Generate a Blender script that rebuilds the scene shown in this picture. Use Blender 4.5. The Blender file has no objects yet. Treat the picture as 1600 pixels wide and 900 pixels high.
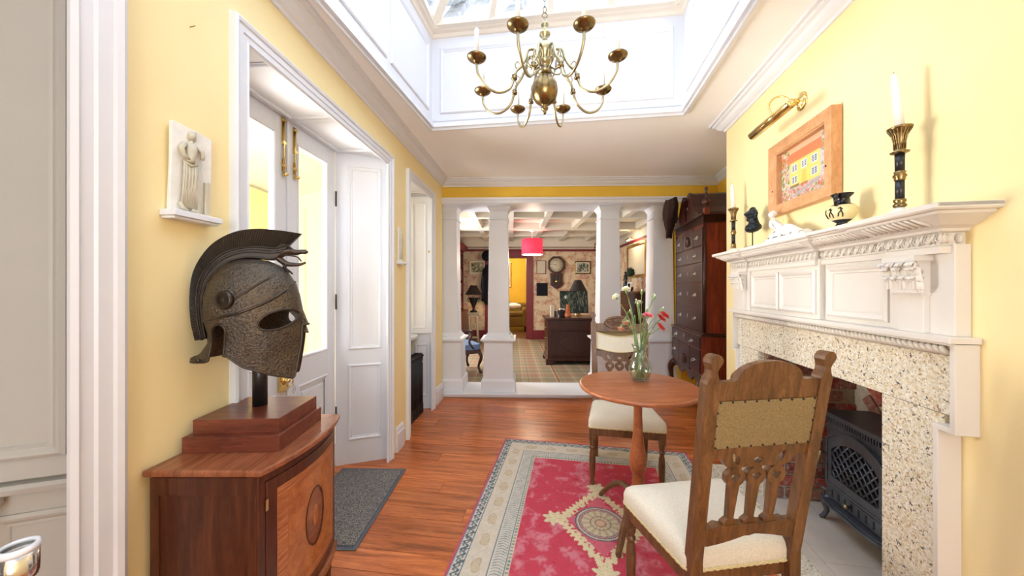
import bpy, bmesh, math, random
from math import sin, cos, pi, radians as R, sqrt, atan2
from mathutils import Vector as V, Matrix as X4, geometry as G
import numpy as np

S = bpy.context.scene
COL = S.collection
random.seed(7)

# ------------------------------------------------------------------ camera
cam_d = bpy.data.cameras.new('camera'); cam_d.lens = 12; cam_d.sensor_width = 36; cam_d.sensor_fit = 'HORIZONTAL'
cam_d.clip_start = .02; cam_d.clip_end = 200
cam = bpy.data.objects.new('camera', cam_d); COL.objects.link(cam)
cam.location = (0, 0, 1.3); cam.rotation_euler = (R(90), 0, 0)
S.camera = cam

# ------------------------------------------------------------------ world, exposure, lights
S.view_settings.view_transform = 'Standard'; S.view_settings.look = 'None'
S.view_settings.gamma = 1; S.view_settings.use_curve_mapping = False
S.view_settings.exposure = 1.16
SKY_STRENGTH = 2.2
S.cycles.max_bounces = 10; S.cycles.diffuse_bounces = 6; S.cycles.glossy_bounces = 4
S.cycles.transmission_bounces = 8; S.cycles.transparent_max_bounces = 16
S.cycles.caustics_reflective = False; S.cycles.caustics_refractive = False
S.cycles.sample_clamp_indirect = 6
S.cycles.use_denoising = True

def make_world():
    w = bpy.data.worlds.new('world'); S.world = w; w.use_nodes = True
    n = w.node_tree.nodes; l = w.node_tree.links; n.clear()
    out = n.new('ShaderNodeOutputWorld'); bg = n.new('ShaderNodeBackground')
    tc = n.new('ShaderNodeTexCoord'); mp = n.new('ShaderNodeMapping'); mp.inputs['Scale'].default_value = (2, 2, 4)
    nz = n.new('ShaderNodeTexNoise'); nz.inputs['Scale'].default_value = 1.6; nz.inputs['Detail'].default_value = 6
    cr = n.new('ShaderNodeValToRGB')
    cr.color_ramp.elements[0].position = .38; cr.color_ramp.elements[0].color = (.50, .68, .95, 1)
    cr.color_ramp.elements[1].position = .58; cr.color_ramp.elements[1].color = (.93, .95, 1.0, 1)
    l.new(tc.outputs['Generated'], mp.inputs[0]); l.new(mp.outputs[0], nz.inputs['Vector'])
    l.new(nz.outputs['Fac'], cr.inputs[0]); l.new(cr.outputs[0], bg.inputs['Color'])
    bg.inputs['Strength'].default_value = SKY_STRENGTH
    l.new(bg.outputs[0], out.inputs['Surface'])
make_world()

def area(name, loc, rot, sx, sy, power=0, color=(1, 1, 1), portal=False):
    d = bpy.data.lights.new(name, 'AREA'); d.shape = 'RECTANGLE'; d.size = sx; d.size_y = sy
    d.energy = power if not portal else 1; d.color = color
    if portal: d.cycles.is_portal = True
    o = bpy.data.objects.new(name, d); COL.objects.link(o); o.location = loc; o.rotation_euler = rot
    return o
def point(name, loc, power, color=(1, .78, .5), r=.03):
    d = bpy.data.lights.new(name, 'POINT'); d.energy = power; d.color = color; d.shadow_soft_size = r
    o = bpy.data.objects.new(name, d); COL.objects.link(o); o.location = loc
    return o
# portals over the openings: lantern, porch front, and the added unseen near-end and back-room windows
area('skylight_portal', (.10, 1.25, 3.36), (0, 0, R(-10)), 1.95, 2.95, portal=True)
area('porch_portal', (-2.0, -1.0, 1.6), (R(90), 0, 0), 2.4, 3.2, portal=True)
area('near_end_portal', (0, -2.45, 1.5), (R(90), 0, 0), 1.4, 1.6, portal=True)
area('back_room_portal', (-1.72, 5.55, 1.55), (0, R(-90), 0), 1.7, 1.5, portal=True)
# added fill at unseen near-end and back-room windows; daylight through the garden doors
area('near_end_fill', (0, -2.35, 1.5), (R(125), 0, 0), 1.3, 1.5, 24, (.93, .97, 1))  # fill lamp added behind the camera, tilted up towards the ceiling
area('garden_door_daylight', (-2.40, 1.98, 1.25), (0, R(-100), R(-4)), 1.5, 1.5, 42, (1, .99, .96)).data.spread = R(95)
area('porch_fill', (-2.0, .05, 1.5), (R(90), 0, 0), .9, 1.9, 26, (1, .99, .96))  # area lamp added to brighten the porch behind the door glass
area('back_room_fill', (-1.66, 5.55, 1.55), (0, R(-90), 0), 1.5, 1.3, 38, (1, .96, .90))  # fill lamp added inside the unseen side window of the back room

# ------------------------------------------------------------------ colours and nodes
def c(r, g=None, b=None):
    if g is None: r, g, b = r
    f = lambda v: ((v / 255 + .055) / 1.055) ** 2.4 if v > 10 else v / 255 / 12.92
    return (f(r), f(g), f(b), 1)

class NT:
    def __init__(s, name):
        s.m = bpy.data.materials.new(name); s.m.use_nodes = True
        s.n = s.m.node_tree.nodes; s.l = s.m.node_tree.links
        s.b = s.n['Principled BSDF']; s.out = s.n['Material Output']
    def new(s, t, **k):
        x = s.n.new('ShaderNode' + t)
        for a, v in k.items(): setattr(x, a, v)
        return x
    def put(s, a, v):
        if isinstance(v, bpy.types.NodeSocket): s.l.new(v, a)
        elif isinstance(v, (tuple, list)) and len(v) == 3 and a.type == 'RGBA': a.default_value = (*v, 1)
        else: a.default_value = v
    def math(s, op, a, b=None, cc=None):
        x = s.new('Math', operation=op); s.put(x.inputs[0], a)
        if b is not None: s.put(x.inputs[1], b)
        if cc is not None: s.put(x.inputs[2], cc)
        return x.outputs[0]
    def coord(s, kind='Object', scale=(1, 1, 1), rot=(0, 0, 0), rnd=False):
        tc = s.new('TexCoord'); o = tc.outputs[kind]
        if rnd:
            oi = s.new('ObjectInfo'); m2 = s.new('VectorMath', operation='ADD')
            mu = s.math('MULTIPLY', oi.outputs['Random'], 37.0)
            s.l.new(o, m2.inputs[0]); s.l.new(mu, m2.inputs[1]); o = m2.outputs[0]
        mp = s.new('Mapping'); mp.inputs['Scale'].default_value = scale; mp.inputs['Rotation'].default_value = rot
        s.l.new(o, mp.inputs[0]); return mp.outputs[0]
    def noise(s, vec, scale, detail=4, rough=.5, dist=0):
        x = s.new('TexNoise'); s.l.new(vec, x.inputs['Vector']); x.inputs['Scale'].default_value = scale
        x.inputs['Detail'].default_value = detail; x.inputs['Roughness'].default_value = rough; x.inputs['Distortion'].default_value = dist
        return x.outputs['Fac']
    def ramp(s, fac, stops):
        x = s.new('ValToRGB'); e = x.color_ramp.elements
        e[0].position, e[0].color = stops[0]; e[1].position, e[1].color = stops[-1]
        for p, q in stops[1:-1]:
            k = e.new(p); k.color = q
        s.put(x.inputs[0], fac); return x.outputs[0]
    def mix(s, fac, a, b, mode='MIX'):
        x = s.new('Mix', data_type='RGBA', blend_type=mode)
        s.put(x.inputs[0], fac); s.put(x.inputs[6], a); s.put(x.inputs[7], b); return x.outputs[2]
    def bump(s, h, strength=.2, dist=.002):
        x = s.new('Bump'); x.inputs['Strength'].default_value = strength; x.inputs['Distance'].default_value = dist
        s.l.new(h, x.inputs['Height']); s.l.new(x.outputs[0], s.b.inputs['Normal'])
    def set(s, color=None, rough=None, metal=None, spec=None):
        if color is not None: s.put(s.b.inputs['Base Color'], color)
        if rough is not None: s.put(s.b.inputs['Roughness'], rough)
        if metal is not None: s.b.inputs['Metallic'].default_value = metal
        if spec is not None: s.b.inputs['Specular IOR Level'].default_value = spec
        return s.m

def m_plain(name, col, rough=.5, metal=0, var=.06, scale=3, bump=.0, bs=60, spec=.5):
    t = NT(name); v = t.coord()
    n = t.noise(v, scale, 5)
    lo = tuple(x * (1 - var) for x in col[:3]) + (1,); hi = tuple(min(1, x * (1 + var)) for x in col[:3]) + (1,)
    t.set(t.ramp(n, [(.3, lo), (.7, hi)]), rough, metal, spec)
    if bump: t.bump(t.noise(v, bs, 3), bump, .003)
    return t.m
def m_wood(name, dark, light, grain=(1, 12, 12), rough=.35, scale=5, rnd=False, bump=.1, mid=None):
    t = NT(name); v = t.coord(scale=grain, rnd=rnd)
    n = t.noise(v, scale, 8, .6, .6)
    n2 = t.noise(v, scale * 7, 3, .6)
    st = [(.32, dark), (.5, mid), (.68, light)] if mid else [(.32, dark), (.68, light)]
    col = t.mix(.25, t.ramp(n, st), t.ramp(n2, [(.35, dark), (.65, light)]), 'MIX')
    if rnd:
        vk = t.coord(scale=(2.2, 9, 9), rnd=rnd); kn = t.ramp(t.noise(vk, 1.5, 3, .5, .5), [(.68, (0, 0, 0, 1)), (.76, (1, 1, 1, 1))]); col = t.mix(t.math('MULTIPLY', kn, .75), col, c(74, 30, 14))
        sc_ = t.ramp(t.noise(t.coord(scale=(3, 60, 3), rot=(0, 0, .35), rnd=rnd), 6, 2, .5), [(.74, (0, 0, 0, 1)), (.77, (1, 1, 1, 1))]); col = t.mix(t.math('MULTIPLY', sc_, .5), col, c(226, 176, 130))
        oi = t.new('ObjectInfo'); h = t.new('HueSaturation')
        t.l.new(t.math('MULTIPLY_ADD', oi.outputs['Random'], .35, .82), h.inputs['Value']); t.l.new(col, h.inputs['Color']); col = h.outputs[0]
    t.set(col, rough); t.bump(n2, bump, .001); return t.m
def m_fabric(name, a, b, scale=300, rough=.9, bump=.3):
    t = NT(name); v = t.coord()
    n = t.noise(v, scale, 2); w = t.noise(v, 6, 4)
    col = t.mix(t.math('MULTIPLY', w, .5), t.ramp(n, [(.3, a), (.7, b)]), a)
    t.set(col, rough, spec=.2); t.bump(n, bump, .001); return t.m
def m_glass(name, tint=(1, 1, 1, 1), refl=.08):
    t = NT(name)
    tr = t.new('BsdfTransparent'); tr.inputs[0].default_value = tint
    gl = t.new('BsdfGlossy'); gl.inputs['Roughness'].default_value = .02
    fr = t.new('LayerWeight'); fr.inputs[0].default_value = .5
    mx = t.new('MixShader'); t.l.new(t.math('MULTIPLY_ADD', t.math('POWER', fr.outputs['Facing'], 4.0), .6, refl * .3), mx.inputs[0])
    t.l.new(tr.outputs[0], mx.inputs[1]); t.l.new(gl.outputs[0], mx.inputs[2])
    t.l.new(mx.outputs[0], t.out.inputs[0]); return t.m
def m_emit(name, col, strength):
    t = NT(name); t.set(col, .5); t.b.inputs['Emission Color'].default_value = col; t.b.inputs['Emission Strength'].default_value = strength; return t.m
def m_vcol(name, rough=.8, nscale=250, var=.12, bump=.2, spec=.3, wear=None):
    t = NT(name); a = t.new('VertexColor', layer_name='Col'); v = t.coord()
    n = t.noise(v, nscale, 3)
    col = t.mix(1, a.outputs[0], t.ramp(n, [(.3, (1 - var,) * 3 + (1,)), (.7, (1, 1, 1, 1))]), 'MULTIPLY')
    if wear:
        w = t.ramp(t.noise(v, 9, 9, .75, .8), [(.50, (0, 0, 0, 1)), (.68, (1, 1, 1, 1))])
        s2 = t.math('MULTIPLY', w, .42); col = t.mix(s2, col, wear)
    t.set(col, rough, spec=spec); t.bump(n, bump, .001); return t.m

M = {}
def wall_yellow():
    t = NT('yellow_wall_paint'); v = t.coord()
    n = t.noise(v, 1.3, 6, .6)
    t.set(t.ramp(n, [(.3, c(238, 217, 160)), (.7, c(243, 225, 174))]), .75, spec=.25); t.bump(t.noise(v, 40, 3), .12, .004); return t.m
M['yellow'] = wall_yellow()
M['yellow2'] = m_plain('yellow_far_paint', c(232, 190, 66), .75, var=.05)
M['yellow3'] = m_plain('bright_yellow_paint', c(222, 178, 44), .7, var=.05)
M['trim'] = m_plain('white_trim_paint', c(222, 224, 229), .42, var=.02, bump=.03)
M['trim2'] = m_plain('greyed_trim_paint', c(214, 212, 214), .42, var=.03, bump=.04)
M['shutter'] = m_plain('stone_grey_shutter_paint', c(176, 171, 162), .5, var=.03, bump=.05)
M['ceil'] = m_plain('ceiling_paint', c(248, 249, 252), .8, var=.02)
M['ceil2'] = m_plain('back_room_ceiling_paint', c(206, 200, 186), .8, var=.03)
M['wellw'] = m_plain('lantern_white_paint', c(220, 221, 225), .55, var=.01)
M['mantel'] = m_plain('mantel_putty_paint', c(217, 211, 202), .45, var=.04, bump=.08, bs=120)
M['sash'] = m_plain('beige_bar_paint', c(232, 222, 205), .5, var=.04)
M['roofbar'] = m_wood('weathered_grey_timber', c(110, 112, 116), c(190, 182, 168), (2, 2, 14), .7)
M['glass'] = m_glass('clear_window_glass')
M['skyglass'] = m_glass('lantern_glass', (.93, .96, 1, 1))
M['plaster'] = m_plain('cream_plaster', c(196, 188, 166), .65, var=.08, scale=30, bump=.1)
M['plasterw'] = m_plain('white_plaster', c(232, 228, 220), .6, var=.05, scale=30, bump=.1)
M['brass'] = m_plain('polished_brass', c(230, 202, 134), .18, 1, var=.08, scale=20)
M['brassd'] = m_plain('aged_brass', c(136, 114, 76), .27, 1, var=.25, scale=16)
M['brassm'] = m_plain('dull_brass_tube', c(172, 160, 124), .33, 1, var=.2, scale=16)
M['chrome'] = m_plain('chrome', c(222, 222, 224), .15, 1, var=.04)
M['black'] = m_plain('black_enamel', c(26, 25, 27), .35, var=.2)
M['iron'] = m_plain('cast_iron', c(88, 94, 102), .42, .55, var=.15, scale=25, bump=.15, bs=180)
M['ironblk'] = m_plain('black_iron', c(34, 33, 37), .5, .3, var=.2, scale=12, bump=.15)
M['wax'] = m_plain('candle_wax', c(240, 236, 226), .5, var=.02)
M['floor'] = m_wood('orange_pine_boards', c(120, 58, 26), c(220, 136, 80), (.7, 9, 9), .28, 3.2, rnd=True, mid=c(188, 100, 50), bump=.05)
M['oak'] = m_wood('carved_oak', c(66, 40, 20), c(132, 90, 54), (10, 10, 1.5), .38, 5, mid=c(100, 66, 36))
M['oakt'] = m_wood('oak_table_top', c(128, 66, 34), c(190, 116, 72), (1.2, 10, 4), .3, 4, mid=c(160, 92, 54))
M['mahog'] = m_wood('dark_mahogany', c(34, 13, 9), c(76, 33, 22), (12, 12, 1.2), .28, 4, mid=c(56, 24, 16))
M['mahogr'] = m_wood('red_mahogany_side', c(70, 20, 10), c(140, 58, 30), (9, 9, .8), .3, 4, mid=c(100, 34, 18))
M['cab'] = m_wood('cabinet_mahogany', c(52, 24, 14), c(100, 56, 34), (12, 12, 1.0), .3, 4, mid=c(74, 36, 22))
M['cabtop'] = m_wood('cabinet_top_mahogany', c(100, 52, 34), c(164, 100, 66), (14, 1.2, 4), .25, 4)
M['burr'] = m_wood('burr_veneer', c(136, 72, 34), c(190, 118, 66), (5, 5, 5), .25, 5, mid=c(162, 96, 50))
M['inlay'] = m_wood('crossbanded_inlay', c(112, 48, 24), c(196, 126, 76), (1, 2, 30), .3, 6)
M['plinthw'] = m_wood('plinth_mahogany', c(78, 36, 26), c(128, 68, 50), (2, 10, 10), .3, 4)
M['pine'] = m_wood('pine_frame', c(184, 128, 82), c(216, 166, 118), (3, 9, 3), .45, 5)
M['linen'] = m_fabric('cream_linen', c(206, 198, 180), c(232, 226, 210))
M['canvas'] = m_fabric('tan_canvas_back', c(120, 102, 68), c(158, 138, 100), 260)
M['braid'] = m_fabric('cream_braid', c(188, 170, 120), c(236, 226, 186), 420, bump=.6)
M['redpaint'] = m_plain('oxblood_paint', c(112, 20, 30), .45, var=.08)
M['bluefab'] = m_fabric('blue_stripe_fabric', c(70, 92, 128), c(120, 140, 168))
M['darkcloth'] = m_fabric('dark_wool', c(20, 20, 26), c(42, 42, 52))
M['browncloth'] = m_fabric('dark_brown_cloth', c(36, 22, 18), c(66, 44, 36), 120)
M['cream'] = m_plain('cream_paper', c(222, 212, 186), .8)
M['shade'] = m_plain('black_shade_cloth', c(34, 26, 22), .9)
M['leaf'] = m_plain('leaf_green', c(74, 104, 52), .55, var=.25, scale=40)
M['stem'] = m_plain('stem_green', c(120, 146, 92), .5, var=.15, scale=30)
M['darkleaf'] = m_plain('dark_topiary_green', c(30, 52, 34), .7, var=.3, scale=50)
M['petw'] = m_plain('cream_petal', c(240, 238, 208), .6, var=.05)
M['petr'] = m_plain('coral_petal', c(222, 84, 82), .6, var=.15, scale=60)
M['petp'] = m_plain('pink_petal', c(236, 138, 150), .6, var=.15, scale=60)
M['peto'] = m_plain('faded_orange_petal', c(206, 142, 108), .7, var=.15, scale=60)
M['porch'] = m_plain('porch_cream_paint', c(236, 230, 208), .7, var=.04)
M['plank'] = m_plain('white_plank_paint', c(232, 236, 230), .55, var=.03)
M['slate'] = m_plain('black_slate', c(28, 30, 30), .3, var=.3)
M['stonef'] = m_plain('hearth_flagstone', c(196, 186, 172), .55, var=.12, scale=6, bump=.15, bs=30)
M['mortar'] = m_plain('lime_mortar', c(176, 166, 148), .9, var=.15, scale=40, bump=.4)
M['blackfig'] = m_plain('dark_bronze_figure', c(34, 42, 46), .32, .5, var=.25, scale=25)
M['pot'] = m_plain('black_figure_glaze', c(22, 20, 22), .2, var=.2)
M['potcream'] = m_plain('vase_cream_band', c(226, 208, 152), .35, var=.06)
M['taupe'] = m_plain('step_riser_paint', c(170, 150, 132), .5)
M['sofa'] = m_fabric('olive_brown_velvet', c(96, 74, 30), c(140, 112, 52), 60)
M['white_cush'] = m_fabric('white_cushion_fabric', c(215, 212, 206), c(240, 238, 232))
M['greycurt'] = m_fabric('grey_checked_curtain', c(96, 92, 84), c(148, 144, 134), 60)

def m_granite():
    t = NT('speckled_granite'); v = t.coord()
    vo = t.new('TexVoronoi'); vo.inputs['Scale'].default_value = 150; t.l.new(v, vo.inputs['Vector'])
    r = t.new('SeparateColor'); t.l.new(vo.outputs['Color'], r.inputs[0])
    base = t.ramp(r.outputs[0], [(0, c(206, 200, 182)), (.35, c(228, 222, 204)), (.6, c(204, 188, 150)), (.8, c(222, 217, 200)), (1, c(236, 232, 220))])
    n = t.noise(v, 75, 3, .7)
    sp = t.ramp(n, [(.37, (1, 1, 1, 1)), (.40, (0, 0, 0, 1))])
    n2 = t.noise(v, 110, 3, .7)
    sp2 = t.ramp(n2, [(.60, (0, 0, 0, 1)), (.64, (1, 1, 1, 1))])
    col = t.mix(sp, base, c(96, 92, 92)); col = t.mix(sp2, col, c(178, 140, 98))
    vo2 = t.new('TexVoronoi'); vo2.inputs['Scale'].default_value = 75; t.l.new(v, vo2.inputs['Vector'])
    k = t.math('LESS_THAN', vo2.outputs['Distance'], .13)
    col = t.mix(t.math('MULTIPLY', k, .8), col, c(74, 70, 68))
    t.set(col, .25); return t.m
M['granite'] = m_granite()
def m_brick():
    t = NT('red_brick'); v = t.coord(rnd=True); oi = t.new('ObjectInfo')
    base = t.ramp(oi.outputs['Random'], [(0, c(120, 52, 44)), (.4, c(164, 68, 54)), (.7, c(146, 84, 70)), (1, c(118, 84, 76))])
    n = t.noise(v, 40, 5, .7)
    col = t.mix(t.ramp(n, [(.45, (0, 0, 0, 1)), (.72, (1, 1, 1, 1))]), base, c(176, 146, 128))
    t.set(col, .85); t.bump(n, .6, .006); return t.m
M['brick'] = m_brick()
def m_bronze():
    t = NT('hammered_bronze'); v = t.coord()
    n = t.noise(v, 150, 3, .55, .3); b = t.noise(v, 9, 3)
    col = t.mix(t.ramp(b, [(.30, (0, 0, 0, 1)), (.75, (1, 1, 1, 1))]), c(84, 78, 72), c(104, 88, 68))
    col = t.mix(t.ramp(n, [(.35, (.8, .8, .8, 1)), (.5, (0, 0, 0, 1))]), col, c(56, 50, 45))
    t.set(col, .36, .75); t.bump(n, .75, .006); return t.m
M['bronze'] = m_bronze()
M['bronzes'] = m_plain('smooth_bronze', c(72, 62, 54), .38, .75, var=.2, scale=30, bump=.1, bs=150)
M['crest'] = m_plain('dark_crest_bronze', c(52, 44, 38), .45, .65, var=.2, scale=30, bump=.15, bs=150)
def m_mat():
    t = NT('grey_speckled_mat'); v = t.coord()
    n = t.noise(v, 260, 2, .7)
    t.set(t.ramp(n, [(.38, c(58, 58, 62)), (.5, c(106, 104, 104)), (.62, c(166, 158, 146))]), .95, spec=.1); t.bump(n, .5, .003); return t.m
M['mat'] = m_mat()
M['matedge'] = m_plain('grey_rubber', c(84, 90, 98), .6)
def m_wallpaper():
    t = NT('toile_wallpaper'); v = t.coord()
    big = t.noise(v, 5.5, 2); fine = t.noise(v, 26, 6, .75, 1.2)
    f = t.math('MULTIPLY', t.ramp(big, [(.46, (0, 0, 0, 1)), (.56, (1, 1, 1, 1))]), t.ramp(fine, [(.44, (0, 0, 0, 1)), (.54, (1, 1, 1, 1))]))
    t.set(t.mix(t.math('MULTIPLY', f, .85), c(210, 194, 166), c(168, 100, 92)), .85, spec=.15); return t.m
M['paper'] = m_wallpaper()
def m_tartan():
    t = NT('tartan_carpet'); tc = t.new('TexCoord'); sp = t.new('SeparateXYZ'); t.l.new(tc.outputs['Object'], sp.inputs[0])
    def band(ax, per, off, w):
        f = t.math('FRACT', t.math('ADD', t.math('DIVIDE', sp.outputs[ax], per), off))
        return t.math('LESS_THAN', f, w)
    col = t.mix(0, c(150, 132, 108), c(150, 132, 108))
    for ax in (0, 1):
        col = t.mix(t.math('MULTIPLY', band(ax, .46, .0, .30), .42), col, c(112, 112, 92))
        col = t.mix(t.math('MULTIPLY', band(ax, .46, .42, .20), .4), col, c(140, 98, 84))
        col = t.mix(t.math('MULTIPLY', band(ax, .46, .14, .03), .28), col, c(214, 206, 184))
        col = t.mix(t.math('MULTIPLY', band(ax, .46, .70, .025), .25), col, c(216, 208, 188))
        col = t.mix(t.math('MULTIPLY', band(ax, .46, .52, .03), .5), col, c(70, 92, 92))
    t.set(col, .95, spec=.1); t.bump(t.noise(t.coord(), 220, 2), .4, .003); return t.m
M['tartan'] = m_tartan()
M['seam'] = m_plain('brown_carpet_seam', c(128, 78, 40), .9)
def m_shade_red():
    t = NT('crimson_lamp_shade'); t.set(c(222, 44, 70), .8)
    t.b.inputs['Emission Color'].default_value = c(235, 52, 76); t.b.inputs['Emission Strength'].default_value = .45; return t.m
M['redshade'] = m_shade_red()
M['bulb'] = m_emit('lit_bulb', (1, .85, .6, 1), 12)
M['diff'] = m_emit('lit_diffuser', (1, .93, .82, 1), 4)

# ------------------------------------------------------------------ mesh helpers
class MB:
    def __init__(s): s.v = []; s.f = []; s.sm = []
    def add(s, vs, fs, smooth=False, T=None):
        k = len(s.v)
        s.v += [tuple(T @ V(p)) if T is not None else tuple(p) for p in vs]
        s.f += [tuple(i + k for i in f) for f in fs]; s.sm += [smooth] * len(fs); return s
    def box(s, x0, x1, y0, y1, z0, z1, T=None):
        vs = [(x, y, z) for z in (z0, z1) for y in (y0, y1) for x in (x0, x1)]
        return s.add(vs, [(0, 2, 3, 1), (4, 5, 7, 6), (0, 1, 5, 4), (2, 6, 7, 3), (0, 4, 6, 2), (1, 3, 7, 5)], False, T)
    def prism(s, poly, h0, h1, axis='z', holes=(), T=None):
        """polygon (a,b) extruded; axis z: (a,b,h); y: (a,h,b); x: (h,a,b)"""
        put = {'z': lambda a, b, h: (a, b, h), 'y': lambda a, b, h: (a, h, b), 'x': lambda a, b, h: (h, a, b)}[axis]
        loops = [list(poly)] + [list(q) for q in holes]
        flat = [p for q in loops for p in q]; n = len(flat)
        tri = G.tessellate_polygon([[V((p[0], p[1], 0)) for p in q] for q in loops])
        vs = [put(p[0], p[1], h0) for p in flat] + [put(p[0], p[1], h1) for p in flat]
        fs = []
        for t in tri:
            a, b, d = [flat[i] for i in t]
            ar = (b[0]-a[0])*(d[1]-a[1]) - (b[1]-a[1])*(d[0]-a[0])
            if abs(ar) < 1e-12: continue
            if ar < 0: t = (t[0], t[2], t[1])
            fs.append(tuple(i + n for i in t)); fs.append((t[0], t[2], t[1]))
        k = 0
        for li, q in enumerate(loops):
            m = len(q); ar = sum(q[i][0]*q[(i+1) % m][1] - q[(i+1) % m][0]*q[i][1] for i in range(m))
            ccw = ar > 0
            if li: ccw = not ccw
            for i in range(m):
                j = (i + 1) % m
                f = (k+i, k+j, k+j+n, k+i+n)
                fs.append(f if (ccw if li == 0 else not ccw) else f[::-1])
            k += m
        if axis == 'y': fs = [f[::-1] for f in fs]
        return s.add(vs, fs, False, T)
    def lathe(s, prof, seg=24, T=None, cap=True, a0=0, a1=2*pi, sx=1, sy=1):
        full = abs(a1 - a0 - 2*pi) < 1e-6; m = seg if full else seg + 1
        vs = [(r*cos(a0+(a1-a0)*i/seg)*sx, r*sin(a0+(a1-a0)*i/seg)*sy, z) for r, z in prof for i in range(m)]
        fs = []
        for j in range(len(prof)-1):
            for i in range(seg):
                i2 = (i+1) % m if full else i+1
                fs.append((j*m+i, j*m+i2, (j+1)*m+i2, (j+1)*m+i))
        if cap and full:
            if prof[0][0] > 1e-5: fs.append(tuple(range(m))[::-1])
            if prof[-1][0] > 1e-5: fs.append(tuple(range((len(prof)-1)*m, len(prof)*m)))
        return s.add(vs, fs, True, T)
    def tube(s, pts, r, seg=8, T=None, cap=True, flat=1.0, up=None, closed=False):
        pts = [V(p) for p in pts]; n = len(pts)
        rr = list(r) if isinstance(r, (list, tuple)) else [r]*n
        vs = []; N = None
        for i in range(n):
            if closed: t = pts[(i+1) % n] - pts[i-1]
            else: t = pts[min(i+1, n-1)] - pts[max(i-1, 0)]
            t = t.normalized() if t.length > 1e-9 else V((0, 0, 1))
            if N is None or up is not None:
                u = V(up) if up is not None else (V((0, 0, 1)) if abs(t.z) < .9 else V((1, 0, 0)))
                N = u - t*u.dot(t)
                N = N.normalized() if N.length > 1e-6 else t.orthogonal().normalized()
            else:
                N = N - t*N.dot(t); N = N.normalized() if N.length > 1e-6 else t.orthogonal().normalized()
            B = t.cross(N)
            for k in range(seg):
                a = 2*pi*k/seg; vs.append(pts[i] + (N*cos(a) + B*sin(a)*flat)*rr[i])
        fs = []
        for i in range(n if closed else n-1):
            i2 = (i+1) % n
            for k in range(seg):
                k2 = (k+1) % seg; fs.append((i*seg+k, i*seg+k2, i2*seg+k2, i2*seg+k))
        if cap and not closed: fs += [tuple(range(seg))[::-1], tuple(range((n-1)*seg, n*seg))]
        return s.add(vs, fs, True, T)
    def sweep(s, path, prof, N, closed=False, T=None, smooth=False, flip=False):
        """path in a plane of normal N; prof (p,q): p to the left of travel (N x t), q along N"""
        N = V(N); P = [V(p) for p in path]; n = len(P); vs = []; m = len(prof)
        for i in range(n):
            a = (P[i]-P[i-1]) if (closed or i > 0) else (P[1]-P[0])
            b = (P[(i+1) % n]-P[i]) if (closed or i < n-1) else a
            a, b = a.normalized(), b.normalized(); la, lb = N.cross(a), N.cross(b)
            mt = (la+lb); mt = mt.normalized(); mt = mt / max(.25, mt.dot(la))
            for p, q in prof: vs.append(P[i] + mt*p + N*q)
        fs = []
        for i in range(n if closed else n-1):
            i2 = (i+1) % n
            for k in range(m):
                k2 = (k+1) % m
                f = (i*m+k, i2*m+k, i2*m+k2, i*m+k2); fs.append(f[::-1] if flip else f)
        if not closed: fs += [tuple(range(m)), tuple(range((n-1)*m, n*m))[::-1]]
        return s.add(vs, fs, smooth, T)
    def ball(s, ctr, r, seg=12, T=None, sc=(1, 1, 1)):
        k = seg//2+1; prof = []
        vs = []; 
        for j in range(k+1):
            a = -pi/2 + pi*j/k
            for i in range(seg):
                b = 2*pi*i/seg
                vs.append((ctr[0]+r*cos(a)*cos(b)*sc[0], ctr[1]+r*cos(a)*sin(b)*sc[1], ctr[2]+r*sin(a)*sc[2]))
        fs = [(j*seg+i, j*seg+(i+1) % seg, (j+1)*seg+(i+1) % seg, (j+1)*seg+i) for j in range(k) for i in range(seg)]
        return s.add(vs, fs, True, T)
    def grid(s, fn, nu, nv, T=None, smooth=True, closed_u=False):
        mu = nu if closed_u else nu+1
        vs = [fn(i/nu, j/nv) for j in range(nv+1) for i in range(mu)]
        fs = [(j*mu+i, j*mu+(i+1) % mu, (j+1)*mu+(i+1) % mu, (j+1)*mu+i) for j in range(nv) for i in range(nu)]
        return s.add(vs, fs, smooth, T)
    def mesh(s, name, m=None):
        me = bpy.data.meshes.new(name); me.from_pydata([tuple(p) for p in s.v], [], s.f)
        me.polygons.foreach_set('use_smooth', s.sm)
        me.validate(); me.update()
        if m is not None: me.materials.append(M[m] if isinstance(m, str) else m)
        return me
    def fix(s):   # consistent outward normals
        bm = bmesh.new(); vv = [bm.verts.new(p) for p in s.v]
        for f, sm in zip(s.f, s.sm):
            try:
                q = bm.faces.new([vv[i] for i in f]); q.smooth = sm
            except ValueError: pass
        bmesh.ops.remove_doubles(bm, verts=bm.verts, dist=1e-6)
        bmesh.ops.recalc_face_normals(bm, faces=bm.faces); bm.verts.index_update()
        s.v = [tuple(v.co) for v in bm.verts]; s.f = [tuple(v.index for v in f.verts) for f in bm.faces]; s.sm = [f.smooth for f in bm.faces]
        bm.free(); return s

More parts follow.
